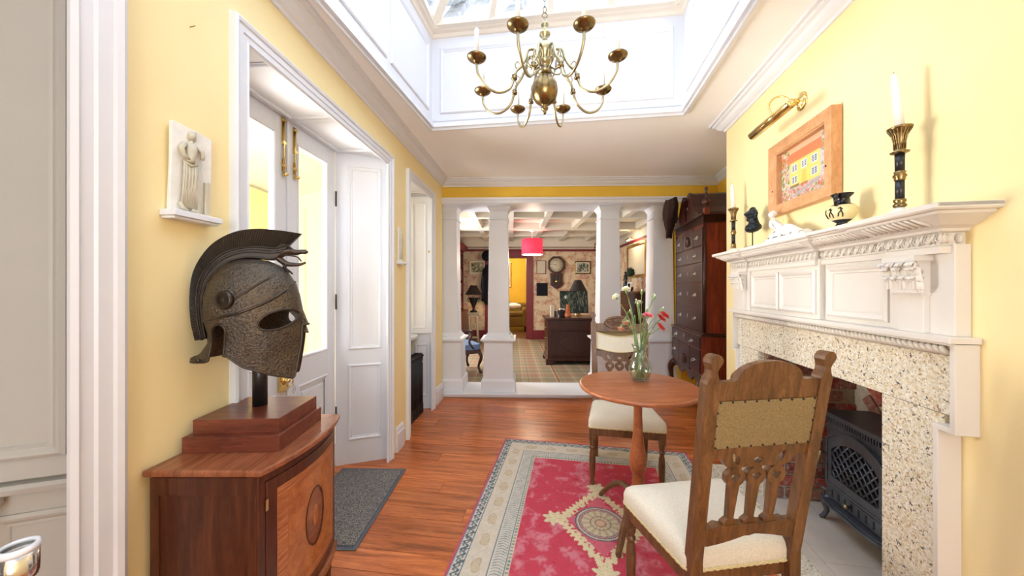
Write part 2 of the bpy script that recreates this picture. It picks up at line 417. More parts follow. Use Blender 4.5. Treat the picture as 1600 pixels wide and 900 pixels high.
def obj(name, mb, m, parent=None, bev=0, seg=2, label=None, T=None, sub=0, fix=True):
    me = mb.fix().mesh(name, m) if (isinstance(mb, MB) and fix) else (mb.mesh(name, m) if isinstance(mb, MB) else mb)
    o = bpy.data.objects.new(name, me); COL.objects.link(o)
    if parent is not None: o.parent = parent
    if T is not None: o.matrix_basis = T
    if bev:
        b = o.modifiers.new('bevel', 'BEVEL'); b.width = bev; b.segments = seg; b.limit_method = 'ANGLE'; b.angle_limit = R(40)
    if sub:
        b = o.modifiers.new('sub', 'SUBSURF'); b.levels = sub; b.render_levels = sub
    if label: o['label'] = label
    return o
def tag(o, label, cat, group=None):
    o['label'] = label; o['category'] = cat
    if group: o['group'] = group
    return o
def thing(name, label, cat, loc=(0, 0, 0), rz=0, group=None):
    o = bpy.data.objects.new(name, None); COL.objects.link(o); o.empty_display_size = .05
    o.location = loc; o.rotation_euler = (0, 0, rz); return tag(o, label, cat, group)
def struct(o): o['kind'] = 'structure'; return o
def sempty(name, loc=(0, 0, 0), rz=0):
    o = bpy.data.objects.new(name, None); COL.objects.link(o); o.location = loc; o.rotation_euler = (0, 0, rz); o['kind'] = 'structure'; return o
def tree(o):
    return [o] + [q for ch in o.children for q in tree(ch)]
def dup(root, loc=None, rz=None, label=None, group=None, parent=None):
    r = root.copy(); COL.objects.link(r)
    if parent is not None: r.parent = parent
    if loc is not None: r.location = loc
    if rz is not None: r.rotation_euler = (0, 0, rz)
    if label: r['label'] = label
    if group: r['group'] = group
    for ch in KIDS.get(root.name, []): dup(ch, parent=r)
    return r
KIDS = {}
def remember(root):
    KIDS[root.name] = [ch for ch in bpy.data.objects if ch.parent is root or ch.parent == root]
    for ch in KIDS[root.name]: remember(ch)

TL = X4.Translation((-1.106, 0, 0)) @ X4.Rotation(R(-3.925), 4, 'Z')     # left wall: x into room, y along, z up
TR = X4.Translation((1.171, 0, 0)) @ X4.Rotation(R(-10.2), 4, 'Z')       # right wall: x away from room, y along
TF = X4.Translation((-.83, 4.05, 0)) @ X4.Rotation(R(-1.4), 4, 'Z')      # far end: x along, y away
RL, RR, RF = R(-3.925), R(-10.2), R(-1.4)
def L(b, a, z=0): return TL @ V((b, a, z))
def RW(d, s, z=0): return TR @ V((-d, s, z))
def FW(x, y, z=0): return TF @ V((x, y, z))
def frame(p, q, z=0):   # x from p to q, y to the left of it
    p, q = V((p[0], p[1], z)), V((q[0], q[1], z)); d = (q-p).normalized()
    m = X4(((d.x, -d.y, 0, p.x), (d.y, d.x, 0, p.y), (0, 0, 1, z), (0, 0, 0, 1))); return m, (q-p).length
def rect(x0, x1, z0, z1, y): return [(x0, y, z0), (x1, y, z0), (x1, y, z1), (x0, y, z1)]
# raised-and-fielded panel: frame moulding and a field, in the xz plane at y=0, facing -y
PM = [(0, 0), (0, .006), (.008, .011), (.014, .009), (.022, .003), (.028, .004), (.030, 0)]
def panel(mb, x0, x1, z0, z1, T=None, w=.03, h=.011, field=0, y=0):
    prof = [(p/.03*w, q/.011*h) for p, q in PM]
    mb.sweep(rect(x0, x1, z0, z1, y), prof, (0, -1, 0), True, T, flip=True)
    if field: mb.box(x0+w*1.6, x1-w*1.6, y-field, y+.001, z0+w*1.6, z1-w*1.6, T)
    return mb
def archi(mb, path, w, h, T=None, N=(0, -1, 0)):
    pr = [(0, 0), (0, h), (w*.10, h*1.15), (w*.22, h), (w*.26, h*.75), (w*.55, h*.7), (w*.6, h*.5), (w*.84, h*.46), (w*.9, h*.6), (w, h*.3), (w, 0)]
    mb.sweep(path, pr, N, False, T); return mb
def ring2(x0, x1, y0, y1, r, n=5):
    out = []
    for cx, cy, a in ((x1-r, y1-r, 0), (x0+r, y1-r, 90), (x0+r, y0+r, 180), (x1-r, y0+r, 270)):
        for i in range(n+1): out.append((cx+r*cos(R(a+90*i/n)), cy+r*sin(R(a+90*i/n))))
    return out
def circ(x, y, r, n=16, ry=None): return [(x+r*cos(2*pi*i/n), y+(ry or r)*sin(2*pi*i/n)) for i in range(n)]
def spline(pts, n=8):
    P = [V(p) for p in pts]; P = [P[0]*2-P[1]] + P + [P[-1]*2-P[-2]]; out = []
    for i in range(1, len(P)-2):
        for k in range(n):
            t = k/n; out.append(.5*((2*P[i]) + (P[i+1]-P[i-1])*t + (2*P[i-1]-5*P[i]+4*P[i+1]-P[i+2])*t*t + (3*P[i]-P[i-1]-3*P[i+1]+P[i+2])*t**3))
    return out + [P[-2]]
def vgrid(name, w, h, nx, ny, fn, m, parent=None, thick=0, T=None):
    """flat grid in xy (0..w, 0..h); fn(X,Y arrays)->(...,3) linear colours on vertices"""
    xs = np.linspace(0, w, nx+1); ys = np.linspace(0, h, ny+1); XX, YY = np.meshgrid(xs, ys)
    co = np.stack([XX, YY, np.zeros_like(XX)], -1).reshape(-1, 3)
    I = np.arange((nx+1)*(ny+1)).reshape(ny+1, nx+1)
    f = np.stack([I[:-1, :-1], I[:-1, 1:], I[1:, 1:], I[1:, :-1]], -1).reshape(-1, 4)
    me = bpy.data.meshes.new(name); me.vertices.add(len(co)); me.vertices.foreach_set('co', co.ravel())
    me.loops.add(f.size); me.loops.foreach_set('vertex_index', f.ravel().astype('i')); me.polygons.add(len(f))
    me.polygons.foreach_set('loop_start', np.arange(0, f.size, 4, dtype='i')); me.polygons.foreach_set('loop_total', np.full(len(f), 4, dtype='i'))
    me.update(); me.validate()
    cl = fn(XX, YY).reshape(-1, 3); cl = np.concatenate([cl, np.ones((len(cl), 1))], 1)
    a = me.color_attributes.new('Col', 'FLOAT_COLOR', 'POINT'); a.data.foreach_set('color', cl.astype('f').ravel())
    me.materials.append(M[m]); o = bpy.data.objects.new(name, me); COL.objects.link(o)
    if parent is not None: o.parent = parent
    if T is not None: o.matrix_basis = T
    return o
# ================================================================== SHELL OF THE HALL
ZC = 2.58
# ---- floor of separate boards
fl = sempty('floor')
sub = MB(); sub.box(-1.9, 2.9, -2.4, 4.3, -.06, -.022); obj('subfloor', sub, 'black', fl)
FB = R(-7.5)
rb = random.Random(3)
cb, sb = cos(FB), sin(FB)
def boardx(yb, right):     # solve intersection of board centre line with wall line
    # P = (x*cb - yb*sb, x*sb + yb*cb)
    if right: k0, k1 = 1.171+.03, .18
    else: k0, k1 = -1.106-.36, .0686
    x = (k0 + k1*yb*cb + yb*sb) / (cb - k1*sb)
    Y = x*sb + yb*cb
    if right and Y > 2.62: k0 = 1.171+.5; x = (k0 + k1*yb*cb + yb*sb) / (cb - k1*sb)
    return x
yb = -2.0
while yb < 4.35:
    w = rb.uniform(.118, .138); xa, xb = boardx(yb+w/2, 0), boardx(yb+w/2, 1)
    cuts = [xa] + sorted([rb.uniform(xa+.5, xb-.5)] if rb.random() < .75 else []) + [xb]
    for q in range(len(cuts)-1):
        hx = (cuts[q+1]-cuts[q])/2-.001
        mb = MB(); mb.box(-hx, hx, -w/2+.0012, w/2-.0012, -.02, rb.uniform(-.0008, 0))
        o = obj('floorboard', mb, 'floor', fl, fix=False); cx = (cuts[q]+cuts[q+1])/2; cy = yb+w/2
        o.location = (cx*cb-cy*sb, cx*sb+cy*cb, 0); o.rotation_euler = (0, 0, FB)
    yb += w

# ---- left wall: solid pieces round a window, a pair of garden doors and another window
ZH = 2.31; ZH2 = 2.33
wl = MB()
for a0, a1, z0, z1 in ((-2.6, -.35, 0, 2.62), (-.35, .905, ZH2+.12, 2.62), (-.35, .905, 0, .60), (.905, 1.235, 0, 2.62), (1.235, 2.62, ZH, 2.62),
                       (2.62, 2.925, 0, 2.62), (2.925, 3.705, ZH2, 2.62), (3.705, 4.06, 0, 2.62)):
    if (a0, z0) == (-.35, 0): wl.box(-.42, -.30, a0, a1, z0, z1); continue
    wl.box(-.42, 0, a0, a1, z0, z1)
struct(obj('wall_left', wl, 'yellow', T=TL))

# linings, casings and shutters of the three openings
def lining(name, p, q, z0, z1, panels, parent, m='trim', thick=.02, y=0):
    fm, ln = frame(p, q); mb = MB(); mb.box(0, ln, y, y+thick, z0, z1, fm)
    o = obj(name, mb, m, parent, T=TL)
    for (x0, x1, c0, c1) in panels:
        pm = MB(); panel(pm, x0, x1, c0, c1, fm, y=y); obj('panel', pm, m, o)
    return o
# window 1 (nearest, only its far splay is in the picture)
w1 = sempty('window_1')
lining('reveal', (-.42, .721), (0, .905), 0, 2.45, [(.235, .395, .10, .745)], w1, 'shutter')
fm, ln = frame((-.42, .721), (0, .905))
sh = MB(); sh.box(.03, ln-.006, -.022, -.001, .835, 2.44, fm); so = obj('folded_shutter', sh, 'shutter', w1, T=TL, bev=.002)
pm = MB(); panel(pm, .20, .378, .885, 2.38, fm, w=.034, h=.012, y=-.022); panel(pm, .05, .165, .885, 2.38, fm, w=.03, h=.012, y=-.022); obj('panel', pm, 'shutter', so)
kb = MB(); kb.lathe([(.0, .032), (.008, .032), (.013, .026), (.013, .020), (.006, .012), (.005, .006), (.0165, .003), (.0175, 0), (0, 0)], 20, fm @ X4.Translation((.418, -.022, 1.865)) @ X4.Rotation(R(90), 4, 'X'))
obj('shutter_knob', kb, 'brass', so, label='round brass shutter knob')
sl = MB(); sl.sweep([fm @ V((.0, 0, .80)), fm @ V((ln-.001, 0, .80))], [(0, 0), (0, .022), (.014, .026), (.022, .02), (.026, 0)], fm.to_3x3() @ V((0, -1, 0)))
obj('rail_moulding', sl, 'shutter', w1, T=TL)
si = MB(); si.prism([(-.41, .74), (-.20, .832), (-.17, .80), (-.10, .55), (-.10, -.34), (-.41, -.34)], .775, .80); obj('window_board', si, 'trim', w1, T=TL, bev=.004)
nr = MB(); nr.box(-.42, 0, -.37, -.35, 0, 2.45); obj('reveal', nr, 'trim', w1, T=TL)
hd = MB(); hd.box(-.42, 0, -.35, .905, 2.43, 2.45); obj('soffit', hd, 'trim', w1, T=TL)
up = MB(); up.box(-.30, -.28, -.35, .73, 0, .775); obj('apron', up, 'shutter', w1, T=TL)
def sash(parent, b, a0, a1, z0, z1, n=2):
    m = MB()
    for x0, x1, c0, c1 in ((a0, a0+.05, z0, z1), (a1-.05, a1, z0, z1), (a0, a1, z0, z0+.07), (a0, a1, z1-.05, z1), (a0, a1, (z0+z1)/2-.02, (z0+z1)/2+.02)):
        m.box(b-.04, b, x0, x1, c0, c1)
    for k in range(1, n):
        x = a0 + (a1-a0)*k/n; m.box(b-.03, b-.01, x-.01, x+.01, z0, z1)
    obj('sash', m, 'trim', parent, T=TL)
    g = MB(); g.box(b-.022, b-.018, a0+.05, a1-.05, z0+.05, z1-.05); obj('pane', g, 'glass', parent, T=TL)
cs_ = MB(); cs_.box(-.40, -.36, -.34, .74, .80, 2.43); cso = obj('light_block_board', cs_, 'shutter', w1, T=TL)  # unseen board added to keep sky light off the splayed reveal
cz = MB(); archi(cz, [(0, .905, 0), (0, .905, 2.44), (0, -.36, 2.44), (0, -.36, 0)], .098, .030, None, (1, 0, 0))
struct(obj('trim_1', cz, 'trim2', T=TL))

# garden doors
d1 = sempty('door_1')
lining('reveal', (-.354, 2.472), (0, 2.62), 0, ZH, [(.085, .315, .175, .735), (.085, .315, .845, 2.20)], d1)
lining('reveal', (0, 1.235), (-.354, 1.50), 0, ZH, [], d1)
sf = MB(); sf.prism([(0, 1.235), (-.354, 1.5), (-.354, 2.472), (0, 2.62)], ZH-.02, ZH)
for y0, y1 in ((1.52, 1.955), (2.02, 2.44)):
    sf.sweep([(-.30, y0, ZH-.02), (-.06, y0, ZH-.02), (-.06, y1, ZH-.02), (-.30, y1, ZH-.02)], PM, (0, 0, -1), True)
obj('soffit', sf, 'trim', d1, T=TL)
cz = MB(); archi(cz, [(0, 2.62, 0), (0, 2.62, 2.30), (0, 1.235, 2.30), (0, 1.235, 0)], .078, .026, None, (1, 0, 0))
cz2 = cz
struct(obj('trim_2', cz, 'trim', T=TL))
def leaf(a0, a1, stile_l, stile_r, parent):
    """glazed door leaf in the plane b=-.354; x runs along a"""
    fm, ln = frame((-.354, a0), (-.354, a1)); T = TL @ fm
    e = bpy.data.objects.new('door_leaf', None); COL.objects.link(e); e.parent = parent; e.matrix_basis = T
    m = MB(); gz0, gz1 = .865, 2.187; t = .042
    m.box(0, stile_l, 0, t, .012, 2.295); m.box(ln-stile_r, ln, 0, t, .012, 2.295)
    m.box(stile_l, ln-stile_r, 0, t, .012, .15); m.box(stile_l, ln-stile_r, 0, t, .70, gz0); m.box(stile_l, ln-stile_r, 0, t, gz1, 2.295)
    m.box(stile_l, ln-stile_r, .012, .03, .15, .70)
    m.sweep(rect(stile_l, ln-stile_r, gz0, gz1, 0), [(0, -.012), (0, .004), (.006, .006), (.014, 0), (.016, -.012)], (0, -1, 0), True, flip=True)
    obj('leaf_frame', m, 'trim', e, bev=.0015)
    p = MB(); p.prism(ring2(stile_l+.05, ln-stile_r-.05, .205, .645, .001, 1), .002, .014, 'y')
    panel(p, stile_l, ln-stile_r, .15, .70, w=.03, h=.009, y=.003); obj('lower_panel', p, 'trim', e, bev=.006)
    g = MB(); g.box(stile_l+.002, ln-stile_r-.002, .018, .022, gz0, gz1); obj('pane', g, 'glass', e)
    return e, ln
l1, ln1 = leaf(1.503, 1.986, .088, .088, d1)
l2, ln2 = leaf(1.990, 2.470, .085, .088, d1)
def bolt(parent, x, zt, zb):
    m = MB()
    m.box(x-.011, x+.011, -.005, 0, zt-.16, zt); m.box(x-.009, x+.009, -.004, 0, zb+.04, zb+.11)
    m.tube([(x, -.009, zt-.005), (x, -.009, zb+.03)], .0055, 8)
    for z in (zt-.02, zt-.15, zb+.07): m.box(x-.012, x+.012, -.016, 0, z-.008, z+.008)
    m.ball((x, -.024, zb+.022), .012, 10); m.lathe([(.009, 0), (.012, .006), (.009, .014), (.0, .016)], 12, X4.Translation((x, -.009, zb+.012)))
    m.tube([(x, -.009, zb+.022), (x, -.024, zb+.022)], .005, 8)
    return obj('long_bolt', m, 'brass', parent, label='long brass surface bolt')
bolt(l1, ln1-.033, 2.288, 1.935); bolt(l2, .055, 2.27, 1.945)
lk = MB(); lk.box(ln1-.075, ln1-.008, -.018, 0, .705, .815)
lk.lathe([(0, 0), (.022, 0), (.022, .004), (.009, .01), (.009, .03), (0, .03)], 16, X4.Translation((ln1-.04, -.018, .765)) @ X4.Rotation(R(90), 4, 'X'))
lk.tube([(ln1-.04+.024*cos(k*pi/8), -.05-.004*sin(k*pi/8), .757+.024*sin(k*pi/8)) for k in range(16)], .0045, 6, closed=True)
obj('door_lock', lk, 'brass', l1, bev=.0015, label='brass box lock with ring handle')
kr = MB(); kr.tube([(.04+.011*cos(k*pi/8), -.012, .69+.021*sin(k*pi/8)) for k in range(16)], .0016, 6, closed=True); kr.tube([(.04, -.004, .735), (.04, -.012, .71)], .002, 6)
obj('key_ring', kr, 'chrome', l2)
for z in (1.95, 1.20, .38):
    h = MB(); h.tube([(ln2+.002, -.006, z-.055), (ln2+.002, -.006, z+.055)], .006, 8); obj('hinge', h, 'black', l2)
am = MB(); am.box(-.010, .008, -.010, 0, .012, 2.295, TL.inverted() @ TL @ frame((-.354, 1.988), (-.354, 2.4))[0]); obj('astragal', am, 'trim', d1, T=TL)

# window 2 with radiator niche
w2 = sempty('window_2')
lining('reveal', (-.30, 3.635), (0, 3.705), 0, ZH2, [(.115, .255, .14, .70)], w2)
lining('reveal', (0, 2.925), (-.30, 3.00), 0, ZH2, [], w2)
fm, ln = frame((-.30, 3.635), (0, 3.705))
sh = MB(); sh.box(.01, ln-.012, -.026, -.001, .815, 2.28, fm); so = obj('folded_shutter', sh, 'trim', w2, T=TL, bev=.002)
pm = MB(); panel(pm, .095, .235, .87, 2.21, fm, w=.024, h=.01, y=-.026); obj('panel', pm, 'trim', so)
kb = MB(); kb.lathe([(0, .02), (.009, .018), (.011, .012), (.004, .008), (.004, 0), (0, 0)], 12, fm @ X4.Translation((.262, -.026, 1.69)) @ X4.Rotation(R(90), 4, 'X')); obj('shutter_knob', kb, 'brass', so, label='small brass knob')
sf = MB(); sf.prism([(0, 2.925), (-.34, 3.0), (-.34, 3.635), (0, 3.705)], ZH2-.02, ZH2); sf.sweep([(-.27, 3.06, ZH2-.02), (-.06, 3.02, ZH2-.02), (-.06, 3.60, ZH2-.02), (-.27, 3.57, ZH2-.02)], PM, (0, 0, -1), True); obj('soffit', sf, 'trim', w2, T=TL)
si = MB(); si.prism([(-.34, 2.95), (-.10, 2.95), (-.10, 3.50), (-.16, 3.66), (-.34, 3.66)], .785, .812); obj('window_board', si, 'trim', w2, T=TL, bev=.004)
bk = MB(); bk.box(-.34, -.32, 2.93, 3.70, 0, .785); obj('apron', bk, 'yellow', w2, T=TL)
sash(w2, -.33, 3.0, 3.635, .81, ZH2-.02, 2)
cz = MB(); archi(cz, [(0, 3.705, 0), (0, 3.705, 2.325), (0, 2.925, 2.325), (0, 2.925, 0)], .08, .026, None, (1, 0, 0)); struct(obj('trim_3', cz, 'trim', T=TL))
# skirtings of the piers
SK = [(0, 0), (0, .02), (.14, .02), (.155, .012), (.17, .014), (.19, .004), (.19, 0)]
def skirt(name, pts, T, m='trim', N=None, h=.19):
    mb = MB(); mb.sweep(pts, [(-q, p*h/.19) for p, q in SK], (0, 0, 1), False)
    return struct(obj(name, mb, m, T=T))
skirt('baseboard_left', [(0, 2.70, 0), (0, 2.845, 0)], TL)
skirt('baseboard_left', [(0, 3.785, 0), (0, 4.04, 0)], TL)
skirt('baseboard_left', [(0, 1.005, 0), (0, 1.155, 0)], TL)

# ---- right wall: chimney breast with its opening, and the recess beyond
wr = MB()
S0, S1, ZO = 1.276, 2.139, .913
for s0, s1, z0, z1 in ((-2.6, S0, 0, 2.62), (S1, 2.652, 0, 2.62), (S0, S1, ZO, 2.62)): wr.box(0, .5, s0, s1, z0, z1)
wr.box(.5, .62, -2.6, 2.652, 0, 2.62)
struct(obj('wall_right', wr, 'yellow', T=TR))
wr2 = MB(); wr2.box(.5, .62, 2.652, 4.3, 0, 2.62); struct(obj('wall_right_recess', wr2, 'yellow2', T=TR))
# ---- far end: header over the colonnade and the stub of wall on the right
wf = MB(); wf.box(-.1, 3.5, 0, .42, 2.30, 2.62); wf.box(2.80, 3.5, 0, .42, 0, 2.30); struct(obj('wall_far', wf, 'yellow2', T=TF))
# ---- near end behind the camera, with an unseen window added to let in sky light
wn = MB()
for x0, x1, z0, z1 in ((-2.0, -.7, 0, 2.62), (.7, 1.6, 0, 2.62), (-.7, .7, 0, .7), (-.7, .7, 2.3, 2.62)): wn.box(x0, x1, -2.55, -2.4, z0, z1)
struct(obj('wall_near', wn, 'yellow'))
w3 = sempty('added_window_3'); m = MB()
for x0, x1, z0, z1 in ((-.7, -.64, .7, 2.3), (.64, .7, .7, 2.3), (-.7, .7, .7, .77), (-.7, .7, 2.23, 2.3), (-.03, .03, .7, 2.3)): m.box(x0, x1, -2.52, -2.46, z0, z1)
obj('window_frame', m, 'trim', w3); g = MB(); g.box(-.64, .64, -2.49, -2.485, .75, 2.25); obj('pane', g, 'glass', w3)

# ---- ceiling with the lantern well
BL, BR = V((-.64, 2.729)), V((1.247, 2.481)); NR, NL, KL = V((.66, -.85)), V((-.985, -.60)), V((-.868, 1.43))
WELL = [BL, BR, NR, NL, KL]
ce = MB(); ce.prism([(-1.45, -2.5), (3.0, -2.5), (3.0, 4.05), (-1.45, 4.45)], ZC, ZC+.05, 'z', [[(p.x, p.y) for p in WELL]])
struct(obj('ceiling', ce, 'ceil'))
CORN = [(0, 0), (0, -.085), (.012, -.085), (.016, -.072), (.03, -.066), (.045, -.052), (.056, -.034), (.072, -.026), (.074, -.014), (.092, -.012), (.095, 0)]
C1 = FW(0.0, 0); C2 = FW(3.235, 0); C3 = RW(-.5, 2.652); C4 = RW(0, 2.652)
path = [V((*L(0, -2.4)[:2], ZC)), V((C1.x, C1.y, ZC)), V((*FW(3.255, 0)[:2], ZC)), V((C3.x, C3.y, ZC)), V((C4.x, C4.y, ZC)), V((*RW(0, -2.4)[:2], ZC))]
m = MB(); m.sweep(path, [(-p, q) for p, q in CORN], (0, 0, 1)); struct(obj('trim_4', m, 'trim'))
# well walls
ww = sempty('trim_5')
seq = [(BL, BR, 2), (BR, NR, 4), (NR, NL, 2), (NL, KL, 2), (KL, BL, 2)]
for p, q, n in seq:
    fm, ln = frame(p, q); mb = MB(); mb.box(-.05, ln+.05, 0, .05, ZC+.004, 3.33, fm); o = obj('well_wall', mb, 'wellw', ww)
    for k in range(n):
        x0 = .07 + (ln-.14+.05)*k/n; x1 = x0 + (ln-.14+.05)/n - .05
        pm = MB(); panel(pm, x0, x1, 2.685, 3.205, fm, w=.032, h=.012); obj('panel', pm, 'wellw', o)
pl = [V((p.x, p.y, 0)) for p in WELL]
m = MB(); m.sweep([p + V((0, 0, ZC)) for p in pl], [(.0, -.022), (.0, .0), (-.012, .03), (-.020, .032), (-.020, -.004), (.010, -.004), (.016, -.022)][::1], (0, 0, 1), True)
m2 = MB(); m2.sweep([p + V((0, 0, 3.285)) for p in pl], [(0, 0), (-.012, .003), (-.020, .012), (-.024, .024), (-.05, .028), (-.056, .036), (-.056, .05), (0, .05)], (0, 0, 1), True)
obj('well_edge_moulding', m, 'trim', ww); obj('lantern_curb', m2, 'sash', ww)
# lantern: glazed roof on the well
ln_ = sempty('window_4')
ins = []
cen = sum(WELL, V((0, 0)))/5
cor = [BL, BR, NR, NL]
inn = [p + (cen-p).normalized()*.08 for p in cor]
R1 = (inn[0]+inn[1])/2 + (inn[3]+inn[2]-inn[0]-inn[1])/2*.26; R2 = (inn[0]+inn[1])/2 + (inn[3]+inn[2]-inn[0]-inn[1])/2*.76
z0, z1 = 3.345, 4.15
A = [V((p.x, p.y, z0)) for p in inn]; P1 = V((R1.x, R1.y, z1)); P2 = V((R2.x, R2.y, z1))
def bar(a, b, w, h, m, name, parent):
    mb = MB(); d = (b-a).normalized(); s = d.cross(V((0, 0, 1))).normalized(); u = s.cross(d)
    vs = [p + s*(w/2)*i + u*(h/2)*j for p in (a, b) for j in (-1, 1) for i in (-1, 1)]
    mb.add(vs, [(0, 1, 3, 2), (4, 6, 7, 5), (0, 4, 5, 1), (2, 3, 7, 6), (0, 2, 6, 4), (1, 5, 7, 3)]); return obj(name, mb, m, parent)
slopes = [(A[0], A[1], P1, P1, 4), (A[1], A[2], P2, P1, 6), (A[2], A[3], P2, P2, 4), (A[3], A[0], P1, P2, 6)]
for a, b, tb, ta, n in slopes:
    for k in range(n):
        pts = [a.lerp(b, k/n), a.lerp(b, (k+1)/n), ta.lerp(tb, (k+1)/n), ta.lerp(tb, k/n)]
        if (pts[2]-pts[3]).length < 1e-4: pts = pts[:3]
        mb = MB(); q = len(pts); mb.add(pts + [p + V((0, 0, .006)) for p in pts], [tuple(range(q))[::-1], tuple(range(q, 2*q))] + [(i, (i+1) % q, (i+1) % q+q, i+q) for i in range(q)])
        obj('pane', mb, 'skyglass', ln_)
        if k: bar(a.lerp(b, k/n), ta.lerp(tb, k/n), .04, .06, 'sash', 'glazing_bar', ln_)
for a, b in ((A[0], P1), (A[1], P1), (A[2], P2), (A[3], P2), (P1, P2)): bar(a, b, .06, .08, 'sash', 'hip_rafter', ln_)
for i in range(4): bar(A[i], A[(i+1) % 4], .05, .05, 'sash', 'sill_bar', ln_)
hook = (P1+P2)/2
# weathered struts of the roof that show through the glass
for p, q in (((-.75, 3.02, 3.40), (.05, 2.9, 4.35)), ((-.25, 3.05, 3.42), (.55, 2.8, 4.3)), ((1.45, 2.95, 3.4), (.75, 2.8, 4.3)), ((-.95, 2.6, 3.5), (-.2, 3.1, 3.95))):
    bar(V(p), V(q), .07, .09, 'roofbar', 'roof_strut', ln_)

# ---- porch outside the garden doors
po = sempty('wall_porch')
m = MB(); m.box(-2.62, -2.5, .2, 4.2, 0, 2.27); obj('yellow_wall', m, 'yellow', po)
m = MB(); m.box(-2.5, -1.2, 3.92, 4.0, 0, 2.9); m.box(-2.40, -2.36, 3.88, 3.93, 0, 2.2); obj('cream_wall', m, 'porch', po)
st = MB(); rs = random.Random(5)
st.prism([(3.05+.16*cos(a)*rs.uniform(.7, 1.1), 1.90+.17*sin(a)*rs.uniform(.8, 1.15)) for a in [k*pi/7 for k in range(14)]], -2.503, -2.485, 'x'); obj('bare_stone', st, 'plaster', po)
for k in range(12):
    x0 = -2.7+k*.15
    mb = MB(); zz = lambda x: 2.24 + (x+2.7)*.38
    mb.prism([(x0+.003, zz(x0)), (x0+.147, zz(x0+.147)), (x0+.147, zz(x0+.147)+.02), (x0+.003, zz(x0)+.02)], .9, 4.2, 'y')
    obj('ceiling_plank', mb, 'plank', po)
m = MB(); m.box(-3.0, -1.5, -.2, 4.2, -.06, -.02); obj('porch_floor', m, 'stonef', po)

# ================================================================== COLONNADE AND STEP
sp = sempty('floor_2')
m = MB(); m.box(-.02, 2.82, -.01, .50, .012, .05, TF); m.box(-.02, 2.82, -.025, -.005, .036, .052, TF); obj('step_board', m, 'trim', sp, bev=.003)
m = MB(); m.box(-.01, 2.81, 0, .48, -.03, .036, TF); obj('step_riser', m, 'taupe', sp)
m = MB(); m.box(-1.8, 3.1, 4.535, 8.45, .0, .05); obj('tartan_carpet', m, 'tartan', sp)
for x in (-.32, .62): 
    m = MB(); m.box(x, x+.02, 4.54, 8.3, .0502, .0525); obj('carpet_seam', m, 'seam', sp)
# beam fascia and soffit
bm_ = sempty('trim_6')
m = MB(); m.box(-.0, 2.86, -.012, .44, 2.298, 2.306, TF); obj('soffit', m, 'trim', bm_)
m = MB(); m.sweep([(.0, 0, 2.30), (2.84, 0, 2.30), (2.84, .1, 2.30)], [(0, 0), (-.022, 0), (-.026, .03), (-.04, .036), (-.045, .06), (0, .062)], (0, 0, 1), False, TF); obj('fascia', m, 'trim', bm_)
def column(px):
    """tapered square column on a panelled pedestal"""
    c0 = thing('square_column', '', 'column', FW(px, .27, .05), RF)
    def sq(r0, z0, r1, z1, mb): 
        mb.add([(-r0, -r0, z0), (r0, -r0, z0), (r0, r0, z0), (-r0, r0, z0), (-r1, -r1, z1), (r1, -r1, z1), (r1, r1, z1), (-r1, r1, z1)],
               [(3, 2, 1, 0), (4, 5, 6, 7), (0, 1, 5, 4), (1, 2, 6, 5), (2, 3, 7, 6), (3, 0, 4, 7)])
    m = MB(); sq(.205, 0, .205, .125, m); sq(.205, .125, .19, .15, m); obj('plinth', m, 'trim', c0, bev=.003)
    m = MB(); sq(.182, .14, .172, .60, m); obj('pedestal', m, 'trim', c0, bev=.003)
    m = MB(); sq(.178, .585, .208, .615, m); sq(.212, .612, .212, .632, m); sq(.19, .632, .165, .645, m); sq(.165, .645, .160, .665, m); sq(.150, .665, .134, .70, m); obj('pedestal_cap', m, 'trim', c0, bev=.003)
    m = MB(); sq(.131, .66, .113, 2.10, m); obj('shaft', m, 'trim', c0, bev=.003)
    m = MB(); sq(.112, 2.085, .126, 2.09, m); sq(.126, 2.09, .126, 2.10, m); sq(.112, 2.10, .110, 2.19, m); sq(.110, 2.19, .135, 2.235, m); sq(.14, 2.235, .14, 2.249, m); obj('capital', m, 'trim', c0, bev=.002)
    return c0
cols = [(.03, 'white square column half against the yellow wall, leftmost of the four'),
        (.66, 'white tapered square column just left of the hanging red lampshade'),
        (2.02, 'white tapered square column directly behind the vase of carnations'),
        (2.66, 'white tapered square column at the right end beside the tall chest')]
for x, lb in cols: column(x)['label'] = lb
# ================================================================== FIREPLACE
fp = thing('fireplace', 'putty grey painted fireplace surround with speckled granite slips on the right wall', 'fireplace', (0, 0, 0))
fp.matrix_basis = TR
m = MB(); m.box(-.03, 0, 1.012, 2.402, ZO, 1.135); obj('granite_lintel', m, 'granite', fp)
for a, b in ((1.06, S0), (S1, 2.354)):
    m = MB(); m.box(-.03, 0, a, b, .02, ZO-.002); obj('granite_leg', m, 'granite', fp)
for sg, base in ((1, 1.046), (-1, 2.368)):    # eared frame boards
    a = base; b = base-sg*.048
    m = MB(); lo, hi = sorted((a, a+sg*.015)); m.box(-.06, 0, lo, hi, .02, .872)
    lo, hi = sorted((b, a+sg*.015)); m.box(-.06, 0, lo, hi, .870, .885)
    lo, hi = sorted((b, b+sg*.015)); m.box(-.06, 0, lo, hi, .885, 1.135); obj('eared_frame', m, 'mantel', fp, bev=.001)
    m = MB(); lo, hi = sorted((a+sg*.015, a+sg*.035)); q = 0
    z = .03
    while z < 1.09:
        m.ball((-.034, (lo+hi)/2, z+.011), .012, 8, sc=(.8, .8, .95)); z += .02
    if sg < 0: obj('carved_border', m, 'mantel', fp)
m = MB(); m.box(-.078, 0, .992, 2.422, 1.137, 1.156); m.box(-.06, 0, 1.012, 2.40, 1.128, 1.138); obj('ledge', m, 'mantel', fp, bev=.002)
m = MB(); s_ = 1.03
